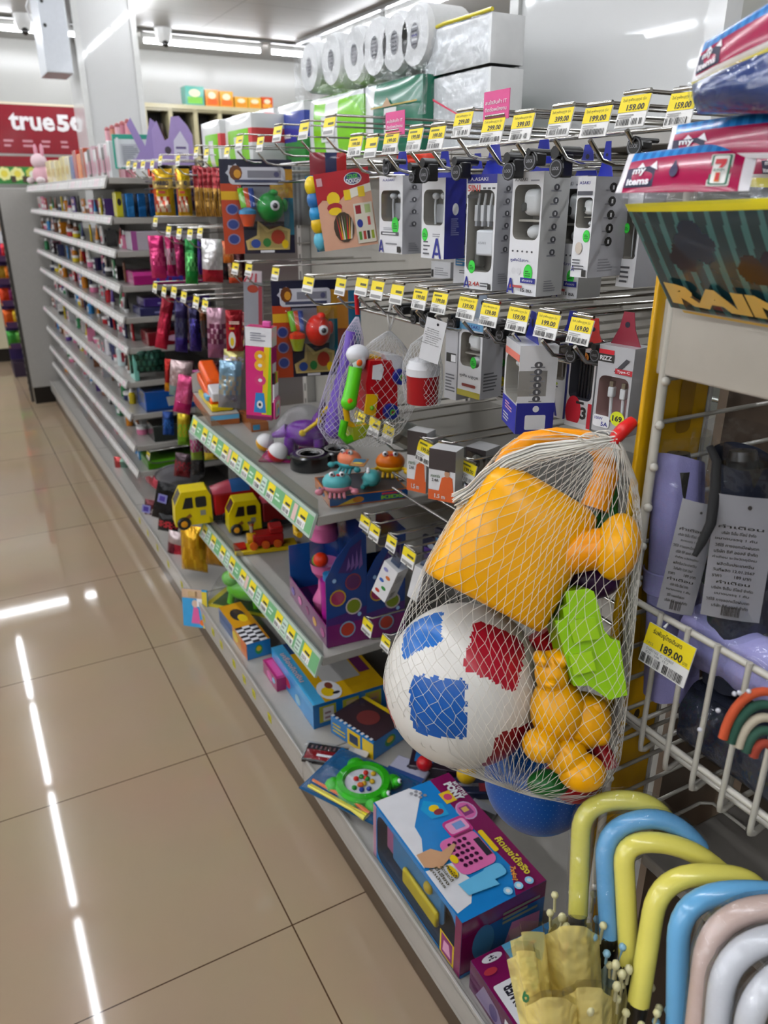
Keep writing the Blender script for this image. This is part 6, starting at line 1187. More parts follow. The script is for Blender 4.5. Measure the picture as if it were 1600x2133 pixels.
for px, py in ((834, 785), (814, 857)):
    b = MB(); T = Matrix.Translation(YB_(px, py, -.026)) @ Matrix.Rotation(RAD(90), 4, 'X'); b.lathe([(.001, -.008), (.0125, -.008), (.0135, 0), (.0125, .006), (.001, .006)], BB, 20, T); b.lathe([(.001, .0075), (.0055, .0068)], M('#4aa03a', 'toy'), 12, T); b.lathe([(.001, .0082), (.0028, .0076)], M('#8a2a14', 'toy'), 10, T); b.build('wheel', e)
b = MB(); slab(b, [(765, 822), (788, 822), (782, 868), (760, 862)], YY, .004, -.026); b.ball(YB_(775, 850, -.028), .004, M('#6aa81c', 'toy'), 10, 8); b.build('ladder', e)
b = MB(); b.tube([YB_(741, 765, -.01), YB_(735, 800, -.012), YB_(727, 838, -.014)], [.011, .0115, .013], GG, 14); b.ball(YB_(727, 838, -.014), .0135, GG, 14, 10); b.build('crane_arm', e)
for px, py in ((749, 756), (730, 836)): MB().ball(YB_(px, py, -.024), (.0055, .003, .0055), M('#e8621c', 'toy'), 10, 8).build('pivot', e)
b = MB(); b.ball(YB_(748, 750, -.004), (.012, .012, .018), WW, 12, 10); b.ball(YB_(745, 738, 0), (.02, .016, .016), WW, 12, 10); b.build('crane_head', e)
b = MB(); b.tube([YB_(720, 850), YB_(724, 880), YB_(745, 892), YB_(762, 886)], .0055, YY, 8); b.build('hook_arm', e)
b = MB(); slab(b, [(760, 740), (796, 744), (790, 770), (764, 790), (756, 770)], YY, .03, 0); b.build('yellow_cab_side', e)
b = MB(); b.tube([YB_(718, 876), YB_(712, 905), YB_(722, 918), YB_(750, 905)], .007, M('#4ab010', 'toy'), 8); slab(b, [(735, 892), (770, 886), (760, 912), (738, 918)], M('#9aa81c', 'toy'), .03, -.01); tag(b.build('toy_boat'), 'green and yellow toy piece in the bottom of the fine net bag', 'toy')
yc = .92
def YC(px, py, d=0): return Y(px, py, yc+d)
e = thing('cup_net_bag', 'fine net bag with white tag card holding a toy cup, near the grey cable box', 'net bag', (0, 0, 0))
netted('', lerp_out([(896, 690, 4, .003), (884, 720, 24, .02), (880, 760, 36, .028), (880, 810, 36, .03), (880, 838, 30, .026)], 20), 0, 0, yc, '#dcdcdc', e, 24, r=.0003)
p, w, h = fit(880, 922, 665, 755, -60, y=yc-.04); b = MB(); b.box(-w/2, w/2, 0, .001, -h/2, h/2, M('#dcdcde'))
b.front(0); small_print(b, w, h, 8, 4); b.oval(w*.1, h*.4, w*.06, w*.06, DK); o = b.build('tag_card', e, p, (0, RAD(12), RAD(-60)))
e = thing('toy_cup', 'toy cup with white dome lid and dark red base inside the net bag with tag', 'toy', YC(880, 838), 0); q = YC(880, 838); rr0 = 34*(q-EYE).dot(_f)/F
hz = (YC(880, 780)-q).z; MB().lathe([(.001, 0), (rr0*.95, 0), (rr0, hz)], M('#9a1018', 'toy'), 24).build('base', e); MB().lathe([(rr0*1.03, hz), (rr0*1.03, hz*1.25), (rr0*.85, hz*1.5), (rr0*.3, hz*1.62), (.001, hz*1.63)], M('#d8d8da', 'toy'), 24).build('lid', e); MB().ball((0, -rr0*.2, hz*1.62), (rr0*.3, rr0*.2, hz*.1), M('#5a9a2a', 'toy'), 10, 8).build('button', e)
# ================================================================ BLISTER CARDS AND HANGING POUCHES
def fish(label, L, R, T, B, y, yaw, fc, cup1, cup2, mouth=None):
    p, w, h = fit(L, R, T, B, yaw, y=y); e = thing('fish_game_card', label, 'toy pack', p, yaw, 'fish game blister cards')
    b = MB(); b.box(-w/2, w/2, .0, .002, -h/2, h/2, M('#171a33', 'gloss')); b.front(0); b.rect(-w*.5, -w*.22, -h*.5, h*.25, M('#b8401c', 'gloss')); b.rect(-w*.5, -w*.25, h*.08, h*.17, M('#d8a818')); b.rect(-w*.2, w*.5, -h*.15, h*.22, M('#8a8a94', 'gloss')); b.rect(w*.18, w*.5, h*.05, h*.4, M('#b8862a', 'gloss')); b.oval(w*.3, h*.22, w*.1, h*.08, M('#c8a04a', 'gloss')); b.rect(w*.36, w*.5, -h*.3, h*.1, M('#1f6a80', 'gloss'))
    for v in (-.02, -.18, -.34): b.oval(-w*.36, h*v, w*.09, h*.06, M('#8a7a9a', 'gloss'), 12); b.oval(-w*.36, h*v, w*.07, h*.048, M('#2a3f86', 'gloss'), 12)
    b.poly(rr(-w*.38, w*.4, h*.24, h*.42, w*.06), M('#d0d0d8', 'gloss')); b.poly([(-w*.3+w*.12*cos(a*.4488)*(1 if a % 2 else .75), h*.36+w*.12*sin(a*.4488)*(1 if a % 2 else .75)) for a in range(14)], M('#c8c8d0', 'gloss')); b.oval(-w*.28, h*.36, w*.09, h*.08, M('#6a3a18', 'gloss'), 10); b.oval(-w*.26, h*.35, w*.05, h*.045, M('#d0922a', 'gloss'), 10); b.rect(-w*.12, w*.34, h*.31, h*.385, M('#85858f', 'gloss')); b.rect(-w*.3, w*.34, h*.26, h*.29, M('#3a3f5a')); b.oval(w*.28, h*.345, w*.04, h*.03, M('#4a4a6a'), 10)
    b.poly([(-w*.18, -h*.46), (w*.42, -h*.46), (w*.44, -h*.24), (w*.3, -h*.2), (w*.14, -h*.24), (-w*.02, -h*.14), (-w*.04, -h*.3), (-w*.2, -h*.36)], M('#c8b070', 'gloss')); b.poly([(-w*.15, -h*.44), (w*.38, -h*.44), (w*.4, -h*.26), (w*.26, -h*.23), (w*.1, -h*.27), (0, -h*.18), (0, -h*.33), (-w*.15, -h*.37)], M('#a8945a', 'gloss')); b.oval(w*.26, -h*.32, w*.1, h*.08, M('#a83a2a', 'gloss'), 12); b.oval(w*.1, -h*.38, w*.06, h*.05, M('#2a7a3a', 'gloss'), 10); b.oval(-w*.06, -h*.39, w*.07, h*.05, M('#2a4a9a', 'gloss'), 10); b.oval(w*.36, -h*.4, w*.05, h*.05, YLW, 10); b.rect(w*.0, w*.2, -h*.49, -h*.465, WHT)
    b.build('card', e)
    FM = M(fc, 'toy'); q = MB(); q.ball((w*.16, -.022, h*.0), (w*.19, .03, h*.16), FM); q.ball((w*.2, -.03, h*.15), (w*.07, .012, h*.04), FM, 10, 8); q.ball((w*.36, -.016, h*.02), (w*.05, .008, h*.07), FM, 8, 6); q.build('fish_toy', e)
    q = MB(); q.ball((w*.2, -.05, h*.02), (.011, .006, .011), WHT, 12, 8); q.ball((w*.2, -.055, h*.02), (.006, .004, .006), DK, 10, 6); q.build('fish_eye', e)
    q = MB(); q.lathe([(w*.07, -h*.2), (w*.12, -h*.07)], M(cup1, 'toy'), 14, Matrix.Translation((-w*.16, -.02, 0))); q.lathe([(w*.125, -h*.07), (w*.12, -h*.03), (w*.03, h*.0)], M(cup2, 'toy'), 14, Matrix.Translation((-w*.16, -.02, 0))); q.build('cup', e)
    for i, c in enumerate(('#7ac81c', '#e0581c', '#2a4aa0')): q = MB(); q.tube([(-w*.24+w*.07*i, -.012, h*.2), (-w*.2+w*.06*i, -.014, h*.0)], .007, M(c, 'toy'), 8); q.build('rod', e)
    MB().grid(lambda u, v: (-w*.3+w*.75*u, -.002-.055*sin(pi*u)**.35*sin(pi*v)**.35, -h*.24+h*.46*v), 14, 12, M('#f2f4f6', 'acrylic')).build('blister', e)
fish('navy fishing toy card with a green frog-faced ball, under the top toy bay hooks', 463, 612, 334, 530, 1.78, -14, '#1c8a34', '#e8501c', '#3a8ab8')
fish('navy fishing toy card with a round red fish, on the second toy bay row', 570, 704, 586, 786, 1.60, -12, '#e0240e', '#b8c820', '#e03a14')
pouch('toy_card', 'blue and orange toy card behind the red fish card', 690, 752, 606, 760, -20, lambda u, v: M('#1f6a90', 'gloss') if u > .6 else M('#b87a2a', 'gloss') if v > .5 else M('#7a3a2a', 'gloss'), y=1.72, t=.004, cat='toy pack')
pouch('toy_card', 'grey see-through toy card behind the green frog-faced card', 586, 648, 348, 470, -20, lambda u, v: M('#8a8c8c', 'gloss') if (u*5) % 1 > .3 else M('#6a6c6e', 'gloss'), y=1.9, t=.02, cat='toy pack')
p, w, h = fit(664, 778, 356, 518, -28, y=1.22); e = thing('dough_set_box', 'red and peach modelling dough box with yellow mascot and colour chart, tilted on its hook', 'toy box', p, 0, None, (0, RAD(-8), RAD(-28)))
b = MB(); b.box(-w/2, w/2, 0, .04, -h/2, h/2, M('#d8a488', 'gloss')); b.front(0); b.poly([(-w*.5, h*.5), (w*.5, h*.5), (w*.5, h*.26), (w*.1, h*.24), (-w*.1, h*.12), (-w*.4, h*.16), (-w*.5, h*.1)], M('#ac1222', 'gloss')); b.poly([(w*.0, h*.24), (w*.5, h*.3), (w*.5, h*.2), (w*.0, h*.12)], M('#e6e0d0', 'gloss')); b.rect(w*.0, w*.12, h*.12, h*.25, YLW); b.rect(w*.26, w*.38, h*.14, h*.27, YLW)
b.oval(w*.2, h*.38, w*.16, h*.08, WHT, 16); b.oval(w*.2, h*.385, w*.145, h*.07, M('#24306a'), 16); b.text('COLOR', w*.2, h*.41, h*.05, M('#5ac83a'), w*.2, .03); b.text('DOUGH', w*.2, h*.355, h*.06, WHT, w*.24, .04); b.rect(-w*.46, -w*.36, h*.34, h*.44, M('#c89aa0'))
b.oval(-w*.2, h*.16, w*.12, h*.09, YLW, 12); b.oval(-w*.2, h*.05, w*.14, h*.06, M('#a01a2a'), 12); b.oval(-w*.2, -h*.0, w*.12, h*.05, YLW, 12); b.oval(-w*.08, -h*.22, w*.19, h*.2, M('#3a2a1a'), 14); k = b.k
for i in range(7): b.k = k; b.poly([(-w*.08+w*.03*i-w*.09, -h*.38), (-w*.05+w*.03*i-w*.09, -h*.38), (-w*.08+w*.05*i-w*.12, -h*.06)], M(['#c8241c', '#d8a020', '#e8e0d0', '#3a7a2a'][i % 4]))
b.rect(w*.14, w*.48, -h*.46, h*.06, M('#d6cfbe', 'gloss')); k = b.k
for i, (u, v, c) in enumerate(((.22, -.02, '#8a1420'), (.39, -.02, '#a8b87a'), (.22, -.2, '#1c2f86'), (.39, -.18, '#b83a3a'), (.2, -.36, '#4a8a2a'), (.28, -.36, '#a02a20'), (.35, -.36, '#1c1c1c'), (.43, -.36, '#8a9a1c'))): b.k = k; (b.oval(w*u, h*v, w*.055, h*.055, M(c), 12) if i == 2 else b.rect(w*(u-.05 if i < 2 else u-.025), w*(u+.05 if i < 2 else u+.025), h*(v-.055), h*(v+.055), M(c)))
b.build('carton', e)
for i, (c, v) in enumerate((('#e8c81c', .36), ('#2a8ac0', .0), ('#e0b81c', -.14), ('#5ab0c8', -.36), ('#2a6aa8', .18))): MB().ball((-w*.56, .012, h*v), (.012, .014, .016), M(c, 'toy'), 12, 8).build('dough_pot', e)
b = MB(); b.box(-w*.66, -w*.5, .018, .02, -h*.5, h*.5, M('#2a6a9a', 'gloss')); b.build('card_edge', e)
pouch('toy_card', 'dark red and navy toy card behind the dough box', 646, 722, 318, 410, -24, lambda u, v: M('#7a1024', 'gloss') if u < .4 else M('#1c2650', 'gloss') if u < .75 else M('#b01a1c', 'gloss'), y=1.36, t=.004, cat='toy pack')
pouch('red_loop_tag', 'orange red plastic hanging loop behind the black hook locks', 826, 905, 318, 342, -60, lambda u, v: M('#d83414', 'toy'), x=.74, t=.006, cat='tag')
def gold(u, v):
    if v < .12 or v > .9: return Fo('#d8a81c')
    if .58 < v < .76: return Fo('#d8b86a')
    if v < .4 and .1 < u < .8: return Fo('#d8c8b0') if int(u*9+v*7) % 3 else Fo('#b83a20')
    return Fo('#d8b01c') if u > .2 else Fo('#c04a18')
pg = []
for i, (L, R, lab, x) in enumerate(((312, 338, 'orange red edge of a candy pouch behind the gold pouch with dark lettering', .80), (320, 362, 'gold candy pouch with dark lettering, front of the candy top row', .70), (368, 398, 'gold candy pouch with dark lettering beside the front gold pouch', .72))):
    o = pouch('candy_pouch', lab, L, R, 352, 450, -24, (lambda u, v: Fo('#d0401c')) if i == 0 else gold, x=x, t=.022, group='gold candy pouches')
    if i:
        p, w, h = fit(L, R, 352, 450, -24, x=x); b = MB(); b.on((0, -.024, 0), (1, 0, 0), (0, 0, 1)); b.text('HARIBO', 0, h*.2, h*.1, M('#2c2c3a'), w*.7, .04); b.lines(-w*.3, w*.3, h*.07, h*.11, 1, M('#6a4a20'), 2, .8); b.rect(-w*.2, w*.14, -h*.02, h*.03, M('#b02a2a')); t = b.build('printed_name', o)
for i in range(6): pouch('candy_pouch', f'dark red and gold candy pouch, {ORD[i]} behind the gold pouches on the top candy row', 404+i*10, 424+i*10, 346+i, 452, -40, lambda u, v: Fo('#7a0c18') if v > .55 else Fo('#5a3a14') if (u*7+v*11+i) % 1 > .4 else Fo('#b88a2a'), x=.72-.012*i, t=.012, group='dark red candy pouches')
HP_ = [  # L, R, T, B, x, yaw, roll, colours bottom..top, description
 (312, 344, 491, 580, .70, -28, 0, ('#c02a68', '#d84a80', '#b02060'), 'bright pink foil pouch, farthest on the second candy row'),
 (346, 364, 492, 576, .71, -34, 0, ('#a81a58', '#c8a8b8', '#9a1a50'), 'pink pouch with pale stripe next to the bright pink one'),
 (365, 383, 494, 574, .72, -36, 0, ('#8a1548', '#a02058', '#7a1244'), 'deep pink pouch just before the green pouch'),
 (386, 412, 498, 592, .68, -22, 4, ('#1f8a3a', '#5ab060', '#167030'), 'shiny green pouch on the second candy row'),
 (411, 424, 500, 572, .72, -30, 0, ('#4a2a8a', '#5a3a9a', '#3a2070'), 'narrow purple pouch between the green and silver pouches'),
 (421, 464, 498, 588, .67, -24, 3, ('#a82030', '#c8c4c4', '#d8d6d6'), 'silver and red printed pouch on the second candy row'),
 (464, 486, 502, 548, .66, -24, 0, ('#d0701c', '#d88a50', '#c05a2a'), 'small orange pouch beside the silver pouch'),
 (476, 504, 548, 590, .68, -24, 0, ('#c04020', '#a88a70', '#6a5040'), 'small brown and yellow pouch under the orange one'),
 (330, 356, 616, 728, .70, -24, 14, ('#b81a3a', '#c02244', '#8a1428'), 'long red pack tilted on its hook on the third candy row'),
 (364, 391, 630, 734, .70, -30, 5, ('#2c1a6a', '#3a3a54', '#241a4a'), 'long navy purple pack with grey strip, next to the long red pack'),
 (394, 418, 634, 732, .70, -30, 3, ('#2a1a6a', '#33287a', '#1c1840'), 'long navy purple pack beside the plum floral pouch'),
 (418, 432, 640, 728, .72, -30, 0, ('#3a3a40', '#4a4a50', '#6a3a1a'), 'narrow grey and brown pack behind the plum floral pouch'),
 (432, 471, 642, 746, .66, -20, 3, ('#8a5070', '#6a2a48', '#b08898'), 'plum pouch with floral print on the third candy row'),
 (471, 506, 646, 732, .645, -18, 2, ('#a01020', '#b01424', '#8a0e1a'), 'red snack pouch with a white egg picture'),
 (500, 520, 650, 728, .70, -30, 0, ('#6a0a14', '#7a0e18', '#5a0810'), 'dark red pouch behind the egg picture pouch'),
 (343, 358, 748, 816, .72, -30, 6, ('#d08a14', '#a01818', '#b02018'), 'narrow red and yellow pack at the shelf end of the fourth candy row'),
 (354, 400, 752, 826, .69, -26, 8, ('#7a9a9a', '#a88a8a', '#c0a8a8'), 'clear craft bag of mixed coloured pieces with green header'),
 (366, 402, 782, 862, .655, -26, 14, ('#b82468', '#d05a8a', '#c8487a'), 'pink printed pen pack tilted in front of the craft bag'),
 (402, 456, 768, 790, .70, -26, -6, ('#5a2a6a', '#4a2a8a', '#7a2a5a'), 'purple pack lying above the orange truck carton'),
 (456, 502, 752, 850, .62, -18, 6, ('#8a8a90', '#a09a88', '#7a9ab0'), 'clear toy bag with blue header standing behind the orange truck carton'),
 (466, 508, 728, 770, .64, -18, 6, ('#c8a0b8', '#d0c8d8', '#b8b070'), 'pink and cream printed header card above the clear toy bag'),
 (339, 362, 857, 906, .70, -24, 4, ('#1c4a9a', '#2a6ac0', '#183a7a'), 'shiny blue toy pack low at the cosmetics end of the candy bay'),
 (370, 396, 862, 928, .68, -24, 5, ('#6a9a1c', '#8ab02a', '#b8a01c'), 'yellow green toy pack under the pink pen pack'),
 (396, 420, 896, 958, .66, -24, 0, ('#8aa83a', '#a8487a', '#a0a0a0'), 'clear pack of pink and green pieces under the upper green price strip'),
 (424, 452, 900, 958, .66, -24, 0, ('#b8a82a', '#6a4a5a', '#8a8a8a'), 'clear pack of yellow pieces under the upper green price strip'),
 (364, 398, 944, 994, .64, -24, 10, ('#6a1420', '#8a2a38', '#4a3a40'), 'dark red and silver pack above the black pouches'),
 (398, 426, 948, 990, .68, -24, 0, ('#16161a', '#1c1c20', '#2c2c30'), 'black pack with white emblem behind the dark red pack'),
 (322, 382, 1008, 1086, .60, -34, 16, ('#141416', '#1a1a1e', '#121214'), 'large black snack pouch lying at the base shelf edge'),
 (300, 336, 1042, 1092, .585, -34, 12, ('#a8202c', '#c8b8b8', '#5a2026'), 'red and white printed snack pouch beside the large black one'),
 (330, 372, 1072, 1108, .575, -34, 10, ('#202024', '#b8303a', '#18181a'), 'black pouch with red flash at the base shelf edge'),
]
for i, (L, R, T, B, x, yaw, roll, cs, lab) in enumerate(HP_):
    def mf(u, v, cs=cs, i=i): return Fo(cs[0]) if v < .35 else Fo(cs[1]) if v < .75 and (u*3+v*5+i*.3) % 1 > .25 else Fo(cs[2])
    o = pouch('hanging_pouch', lab, L, R, T, B, yaw, mf, x=x, t=.016, roll=roll, cat='pouch', n=10)
    if 'egg' in lab:
        p, w, h = fit(L, R, T, B, yaw, x=x); b = MB(); b.on((0, -.0175, 0), (1, 0, 0), (0, 0, 1)); b.oval(-w*.16, -h*.2, w*.2, h*.2, M('#e8e4dc', 'gloss')); b.oval(-w*.16, -h*.24, w*.11, h*.11, M('#e8c81c', 'gloss')); b.rect(-w*.3, 0, h*.06, h*.1, M('#d8a01c')); b.lines(-w*.3, w*.3, h*.18, h*.26, 2, M('#e8c8b8'), 2, .7); b.build('printed_picture', o)
    if 'large black' in lab:
        b = MB(); b.on((-.02, -.018, .0), (1, 0, 0), (0, 0, 1)); b.rect(-.02, .015, .0, .035, M('#8a8ac8', 'gloss')); b.rect(-.014, .008, .006, .028, M('#4a3a9a', 'gloss')); b.build('printed_label', o)
p, w, h = fit(508, 546, 566, 704, -30, y=1.95); e = thing('straw_toy_pack', 'long clear pack with red striped header, hanging beside the red fish card', 'toy pack', p, 0, None, (0, RAD(3), RAD(-30)))
b = MB(); b.box(-w/2, w/2, 0, .02, -h/2, h*.34, M('#9a9aa2', 'gloss')); b.front(0).rect(w*.3, w*.5, -h*.5, h*.3, M('#a03a48')); b.oval(0, h*.24, w*.3, h*.06, M('#a8381c')); b.build('tube_pack', e)
b = MB(); b.add([(-w/2, -.002, h*.34), (w/2, -.002, h*.34), (w*.45, .012, h*.5), (-w*.3, .012, h*.5)], [(0, 1, 2, 3)], M('#c8b8bc', 'gloss')); b.on((0, -.0026, h*.34), (1, 0, 0), V((0, .014, h*.16)).normalized()); [b.poly([(-w*.5+w*.3*i, 0), (-w*.38+w*.3*i, 0), (-w*.2+w*.2*i, h*.14), (-w*.28+w*.2*i, h*.14)], M('#b02a3a')) for i in range(3)]; b.build('header', e)
q = Z(308, 1018, BASE); e = thing('plastic_bowl', 'grey plastic bowl tipped on the base shelf between candy and cosmetics bays', 'bowl', (q.x+.08, 3.07, BASE+.10), 0, None, (RAD(-42), RAD(12), 0)); MB().lathe([(.001, 0), (.05, .002), (.085, .03), (.1, .05), (.096, .05), (.05, .008), (.001, .006)], M('#6a6a70', 'plastic'), 24).build('bowl_shell', e); MB().lathe([(.098, .048), (.104, .049), (.104, .053), (.098, .052)], M('#55555a', 'plastic'), 24).build('rim', e)

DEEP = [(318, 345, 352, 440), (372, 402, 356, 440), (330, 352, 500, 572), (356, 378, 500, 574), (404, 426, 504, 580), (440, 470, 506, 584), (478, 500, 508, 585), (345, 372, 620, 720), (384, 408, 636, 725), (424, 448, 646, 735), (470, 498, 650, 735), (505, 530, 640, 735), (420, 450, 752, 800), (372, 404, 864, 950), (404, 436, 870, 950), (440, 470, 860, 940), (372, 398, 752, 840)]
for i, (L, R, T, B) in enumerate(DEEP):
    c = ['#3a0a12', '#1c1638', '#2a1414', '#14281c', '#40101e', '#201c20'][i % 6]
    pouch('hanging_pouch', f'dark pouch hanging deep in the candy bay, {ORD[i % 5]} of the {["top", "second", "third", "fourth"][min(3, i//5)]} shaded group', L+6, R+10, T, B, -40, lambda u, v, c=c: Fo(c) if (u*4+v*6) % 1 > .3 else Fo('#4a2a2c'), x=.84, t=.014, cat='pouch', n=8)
# ================================================================ COSMETICS SHELVES
def proto(kind, col, c2='#e6e4e4'):
    b = MB(); m = M(col, 'gloss'); k = M(c2, 'plastic')
    if kind == 'bottle': b.lathe([(.001, 0), (.016, 0), (.017, .003), (.017, .048), (.008, .058)], m, 10); b.lathe([(.009, .057), (.009, .075), (.001, .076)], k, 10); b.on((0, -.0171, .026), (1, 0, 0), (0, 0, 1)).rect(-.008, .008, -.014, .014, k)
    elif kind == 'tube': b.lathe([(.001, 0), (.011, 0), (.012, .014)], k, 10); b.grid(lambda u, v: ((.012+.006*v)*cos(2*pi*u), .012*(1-v)*sin(2*pi*u), .014+.066*v), 10, 4, m, None, True)
    elif kind == 'jar': b.lathe([(.001, 0), (.022, 0), (.024, .004), (.024, .024)], m, 12); b.lathe([(.0245, .024), (.0245, .036), (.001, .037)], k, 12)
    elif kind == 'packet': b.box(-.024, .024, -.005, .005, 0, .078, m, .003); b.front(-.0052).rect(-.018, .018, .01, .035, k); b.oval(0, .055, .013, .012, M('#c8a8a0'), 10)
    else: b.box(-.02, .02, -.02, .02, 0, .066, m); b.front(-.02).rect(-.014, .014, .01, .03, k); b.rect(-.016, .016, .045, .055, k)
    return b.build('cosmetic_'+kind)
CLRS = {'red': '#b01a24', 'navy': '#1c2450', 'white': '#dcdad8', 'black': '#1c1a1c', 'pink': '#d8789a', 'brown': '#7a4a30', 'amber': '#c87a1c', 'green': '#2a7a4a', 'sky blue': '#3a8ac8', 'purple': '#4a2a7a', 'yellow': '#d8bc1c', 'silver': '#a8a8ac'}
PROT = {}; rn = random.Random(11)
BAYC = {3: 'first', 4: 'second', 5: 'last'}
for i in (3, 4, 5):
    for k, z in enumerate(LV[1:] if True else LV):
        n = 9 if i == 3 else 8; x0 = .64 if k < 5 else .62
        for j in range(n):
            y = YB[i]+.06+(YB[i+1]-YB[i]-.12)*(j+.5)/n+rn.uniform(-.02, .02)
            if i == 3 and j == 0: continue
            kind = rn.choice(['bottle', 'tube', 'jar', 'packet', 'packet', 'box']); cn = rn.choice(list(CLRS)); key = (kind, cn)
            o = None
            if key not in PROT: PROT[key] = o = proto(kind, CLRS[cn], '#e4e2e0' if cn not in ('white', 'silver') else '#b03a50')
            else: o = PROT[key].copy(); COL.objects.link(o)
            s_ = rn.uniform(.85, 1.05) if k != 4 else .95
            o.location = (x0+rn.uniform(0, .03), y, z+.0006); o.scale = (s_, s_, s_); o.rotation_euler = (0, 0, RAD(-90+rn.uniform(-15, 15)))
            tag(o, f'{cn} cosmetic {kind}, {ORD[k+1]} shelf down in {BAYC[i].replace(chr(32),chr(45))} cosmetics bay, {ORD[j]} from candy side', 'cosmetic '+kind, 'small cosmetics on the shelves')
# goods whose side shows at the candy end of the first cosmetics bay
def sidebox(name, label, x0, x1, y0, y1, k, h, col, pr=None, cat='box', finish='gloss', dz=0, group=None):
    z = (LV[k] if k < 10 else BASE)+.0008+dz; b = MB(); w, d = x1-x0, y1-y0; b.box(-w/2, w/2, 0, d, 0, h, M(col, finish), .003)
    if pr: b.front(0); pr(b, w, h)
    o = b.build(name, None, ((x0+x1)/2, y0, z)); return tag(o, label, cat, group)
for i in range(6): sidebox('face_mask_pack', f'blue face mask packet standing on the second cosmetics shelf, {ORD[i]} from the shelf lip', .66+.045*i, .69+.045*i, 3.23+.004*i, 3.34, 1, .085, ['#2a7ac0', '#1f6ab0', '#1a5a9a', '#1f62a8', '#184a86', '#164478'][i], None, 'face mask', 'foil', 0, 'blue face mask packets')
sidebox('soap_bar_pack', 'yellow and white packet beside the blue face masks', .625, .65, 3.24, 3.3, 1, .09, '#c8c02a', lambda b, w, h: b.oval(0, h*.6, w*.3, h*.15, DK))
sidebox('white_carton', 'white carton with purple edge on the third cosmetics shelf', .66, .92, 3.21, 3.32, 2, .07, '#b8b0b8', lambda b, w, h: (b.rect(-w*.5, -w*.42, 0, h, M('#9a4a8a')), b.lines(-w*.2, w*.2, h*.2, h*.7, 3, M('#8a8a90'), 3)))
sidebox('foil_cone_pack', 'silver folded packet on top of the white carton', .76, .84, 3.24, 3.3, 2, .03, '#c8c8cc', None, 'packet', 'foil', .071)
sidebox('magenta_carton', 'magenta carton with blue letter print on the fourth cosmetics shelf', .65, .95, 3.21, 3.34, 3, .05, '#a0186a', lambda b, w, h: (b.rect(-w*.5, w*.5, h*.7, h, M('#d83a9a')), b.text('TTM', -w*.05, h*.42, h*.4, M('#3a3ab0'), w*.4, .05)))
for i in range(2): sidebox('purple_carton', f'dark purple carton on the fifth cosmetics shelf, {["lower", "upper"][i]} of two stacked', .66+.02*i, .95, 3.21, 3.34, 4, .034, ['#2a2a5a', '#3a2470'][i], lambda b, w, h: b.lines(-w*.3, w*.1, h*.3, h*.7, 1, M('#8a8ac0'), 2), 'box', 'gloss', .035*i, 'purple cartons')
sidebox('red_carton', 'dark red carton with white lettering on the sixth cosmetics shelf', .68, .95, 3.21, 3.34, 5, .055, '#7a0e1c', lambda b, w, h: b.oval(0, h*.5, w*.24, h*.26, M('#c8a0b8')))
pouch('hair_net_bag', 'dark green shiny bag on the seventh cosmetics shelf', 270, 345, 722, 776, -10, lambda u, v: Fo('#16382e') if (u*6+v*2) % 1 > .3 else Fo('#2a5a4a'), y=3.22, t=.03, cat='bag')
sidebox('mint_carton', 'narrow mint green carton at the lip of the seventh cosmetics shelf', .61, .63, 3.21, 3.3, 6, .11, '#7ac0b0')
sidebox('tissue_bag', 'blue printed bag on the eighth cosmetics shelf', .64, .95, 3.21, 3.36, 7, .085, '#1450a0', lambda b, w, h: (b.poly([(-w*.2, h*.2), (w*.2, h*.3), (w*.16, h*.7), (-w*.22, h*.66)], M('#c8c8c0')), b.rect(-w*.5, w*.5, 0, h*.12, M('#0e3a7a'))))
sidebox('dark_carton', 'dark grey green carton on the ninth cosmetics shelf', .66, .95, 3.22, 3.34, 8, .07, '#2a302c', lambda b, w, h: b.rect(w*.1, w*.4, h*.1, h*.4, M('#4a5a4a')))
sidebox('green_box', 'flat bright green box on the lowest cosmetics shelf', .62, .95, 3.21, 3.36, 9, .04, '#4a8a14', lambda b, w, h: b.rect(-w*.5, w*.5, h*.7, h, M('#5aa81c')))
for i, (c1, c2, lab) in enumerate((('#d8d4d8', '#2a3a7a', 'white capped blue bottle'), ('#1c2a5a', '#d8d8d8', 'navy bottle with white cap'), ('#c8d8d8', '#a82a3a', 'clear bottle with red label'))):
    o = proto('bottle', c1, c2); o.location = (.64, 3.86-.14*i, LV[6]+.0006); o.scale = (1.6, 1.6, 1.5); tag(o, f'{lab} standing large on the seventh shelf of the first cosmetics bay', 'bottle')
SB = [('#b01018', 3.70, 'bright red'), ('#d8d0d0', 3.45, 'white and red'), ('#c84a5a', 3.33, 'pink'), ('#3a6a4a', 3.96, 'dark green'), ('#c8a02a', 4.05, 'amber'), ('#2a7ab8', 4.42, 'blue'), ('#d86a5a', 4.72, 'coral'), ('#b81a3a', 4.58, 'crimson'), ('#e0dcd8', 4.30, 'white'), ('#c86a2a', 4.95, 'orange'), ('#3a8ab8', 5.15, 'sky blue'), ('#c8b81c', 5.42, 'yellow'), ('#b8585a', 5.3, 'rose'), ('#8a3a2a', 5.6, 'rust')]
for c, y, cn in SB:
    w, h = .16, .098; f = lambda u, v: ((u-.5)*w, -.03*(1-(2*u-1)**4)*(1-(2*v-1)**4), v*h)
    b = MB(); b.grid(f, 8, 8, Fo(c), lambda u, v: Fo('#e0dcda') if .45 < v < .6 and .2 < u < .8 else Fo(c)); b.grid(lambda u, v: ((.5-u)*w, .02*(1-(2*u-1)**4)*(1-(2*v-1)**4), v*h), 6, 6, Fo(c))
    tag(b.build('snack_bag', None, (.65, y, BASE+.02), (RAD(-22), 0, RAD(-84))), f'{cn} foil snack bag leaning on the base shelf under the cosmetics', 'snack bag', 'snack bags on the base shelf')
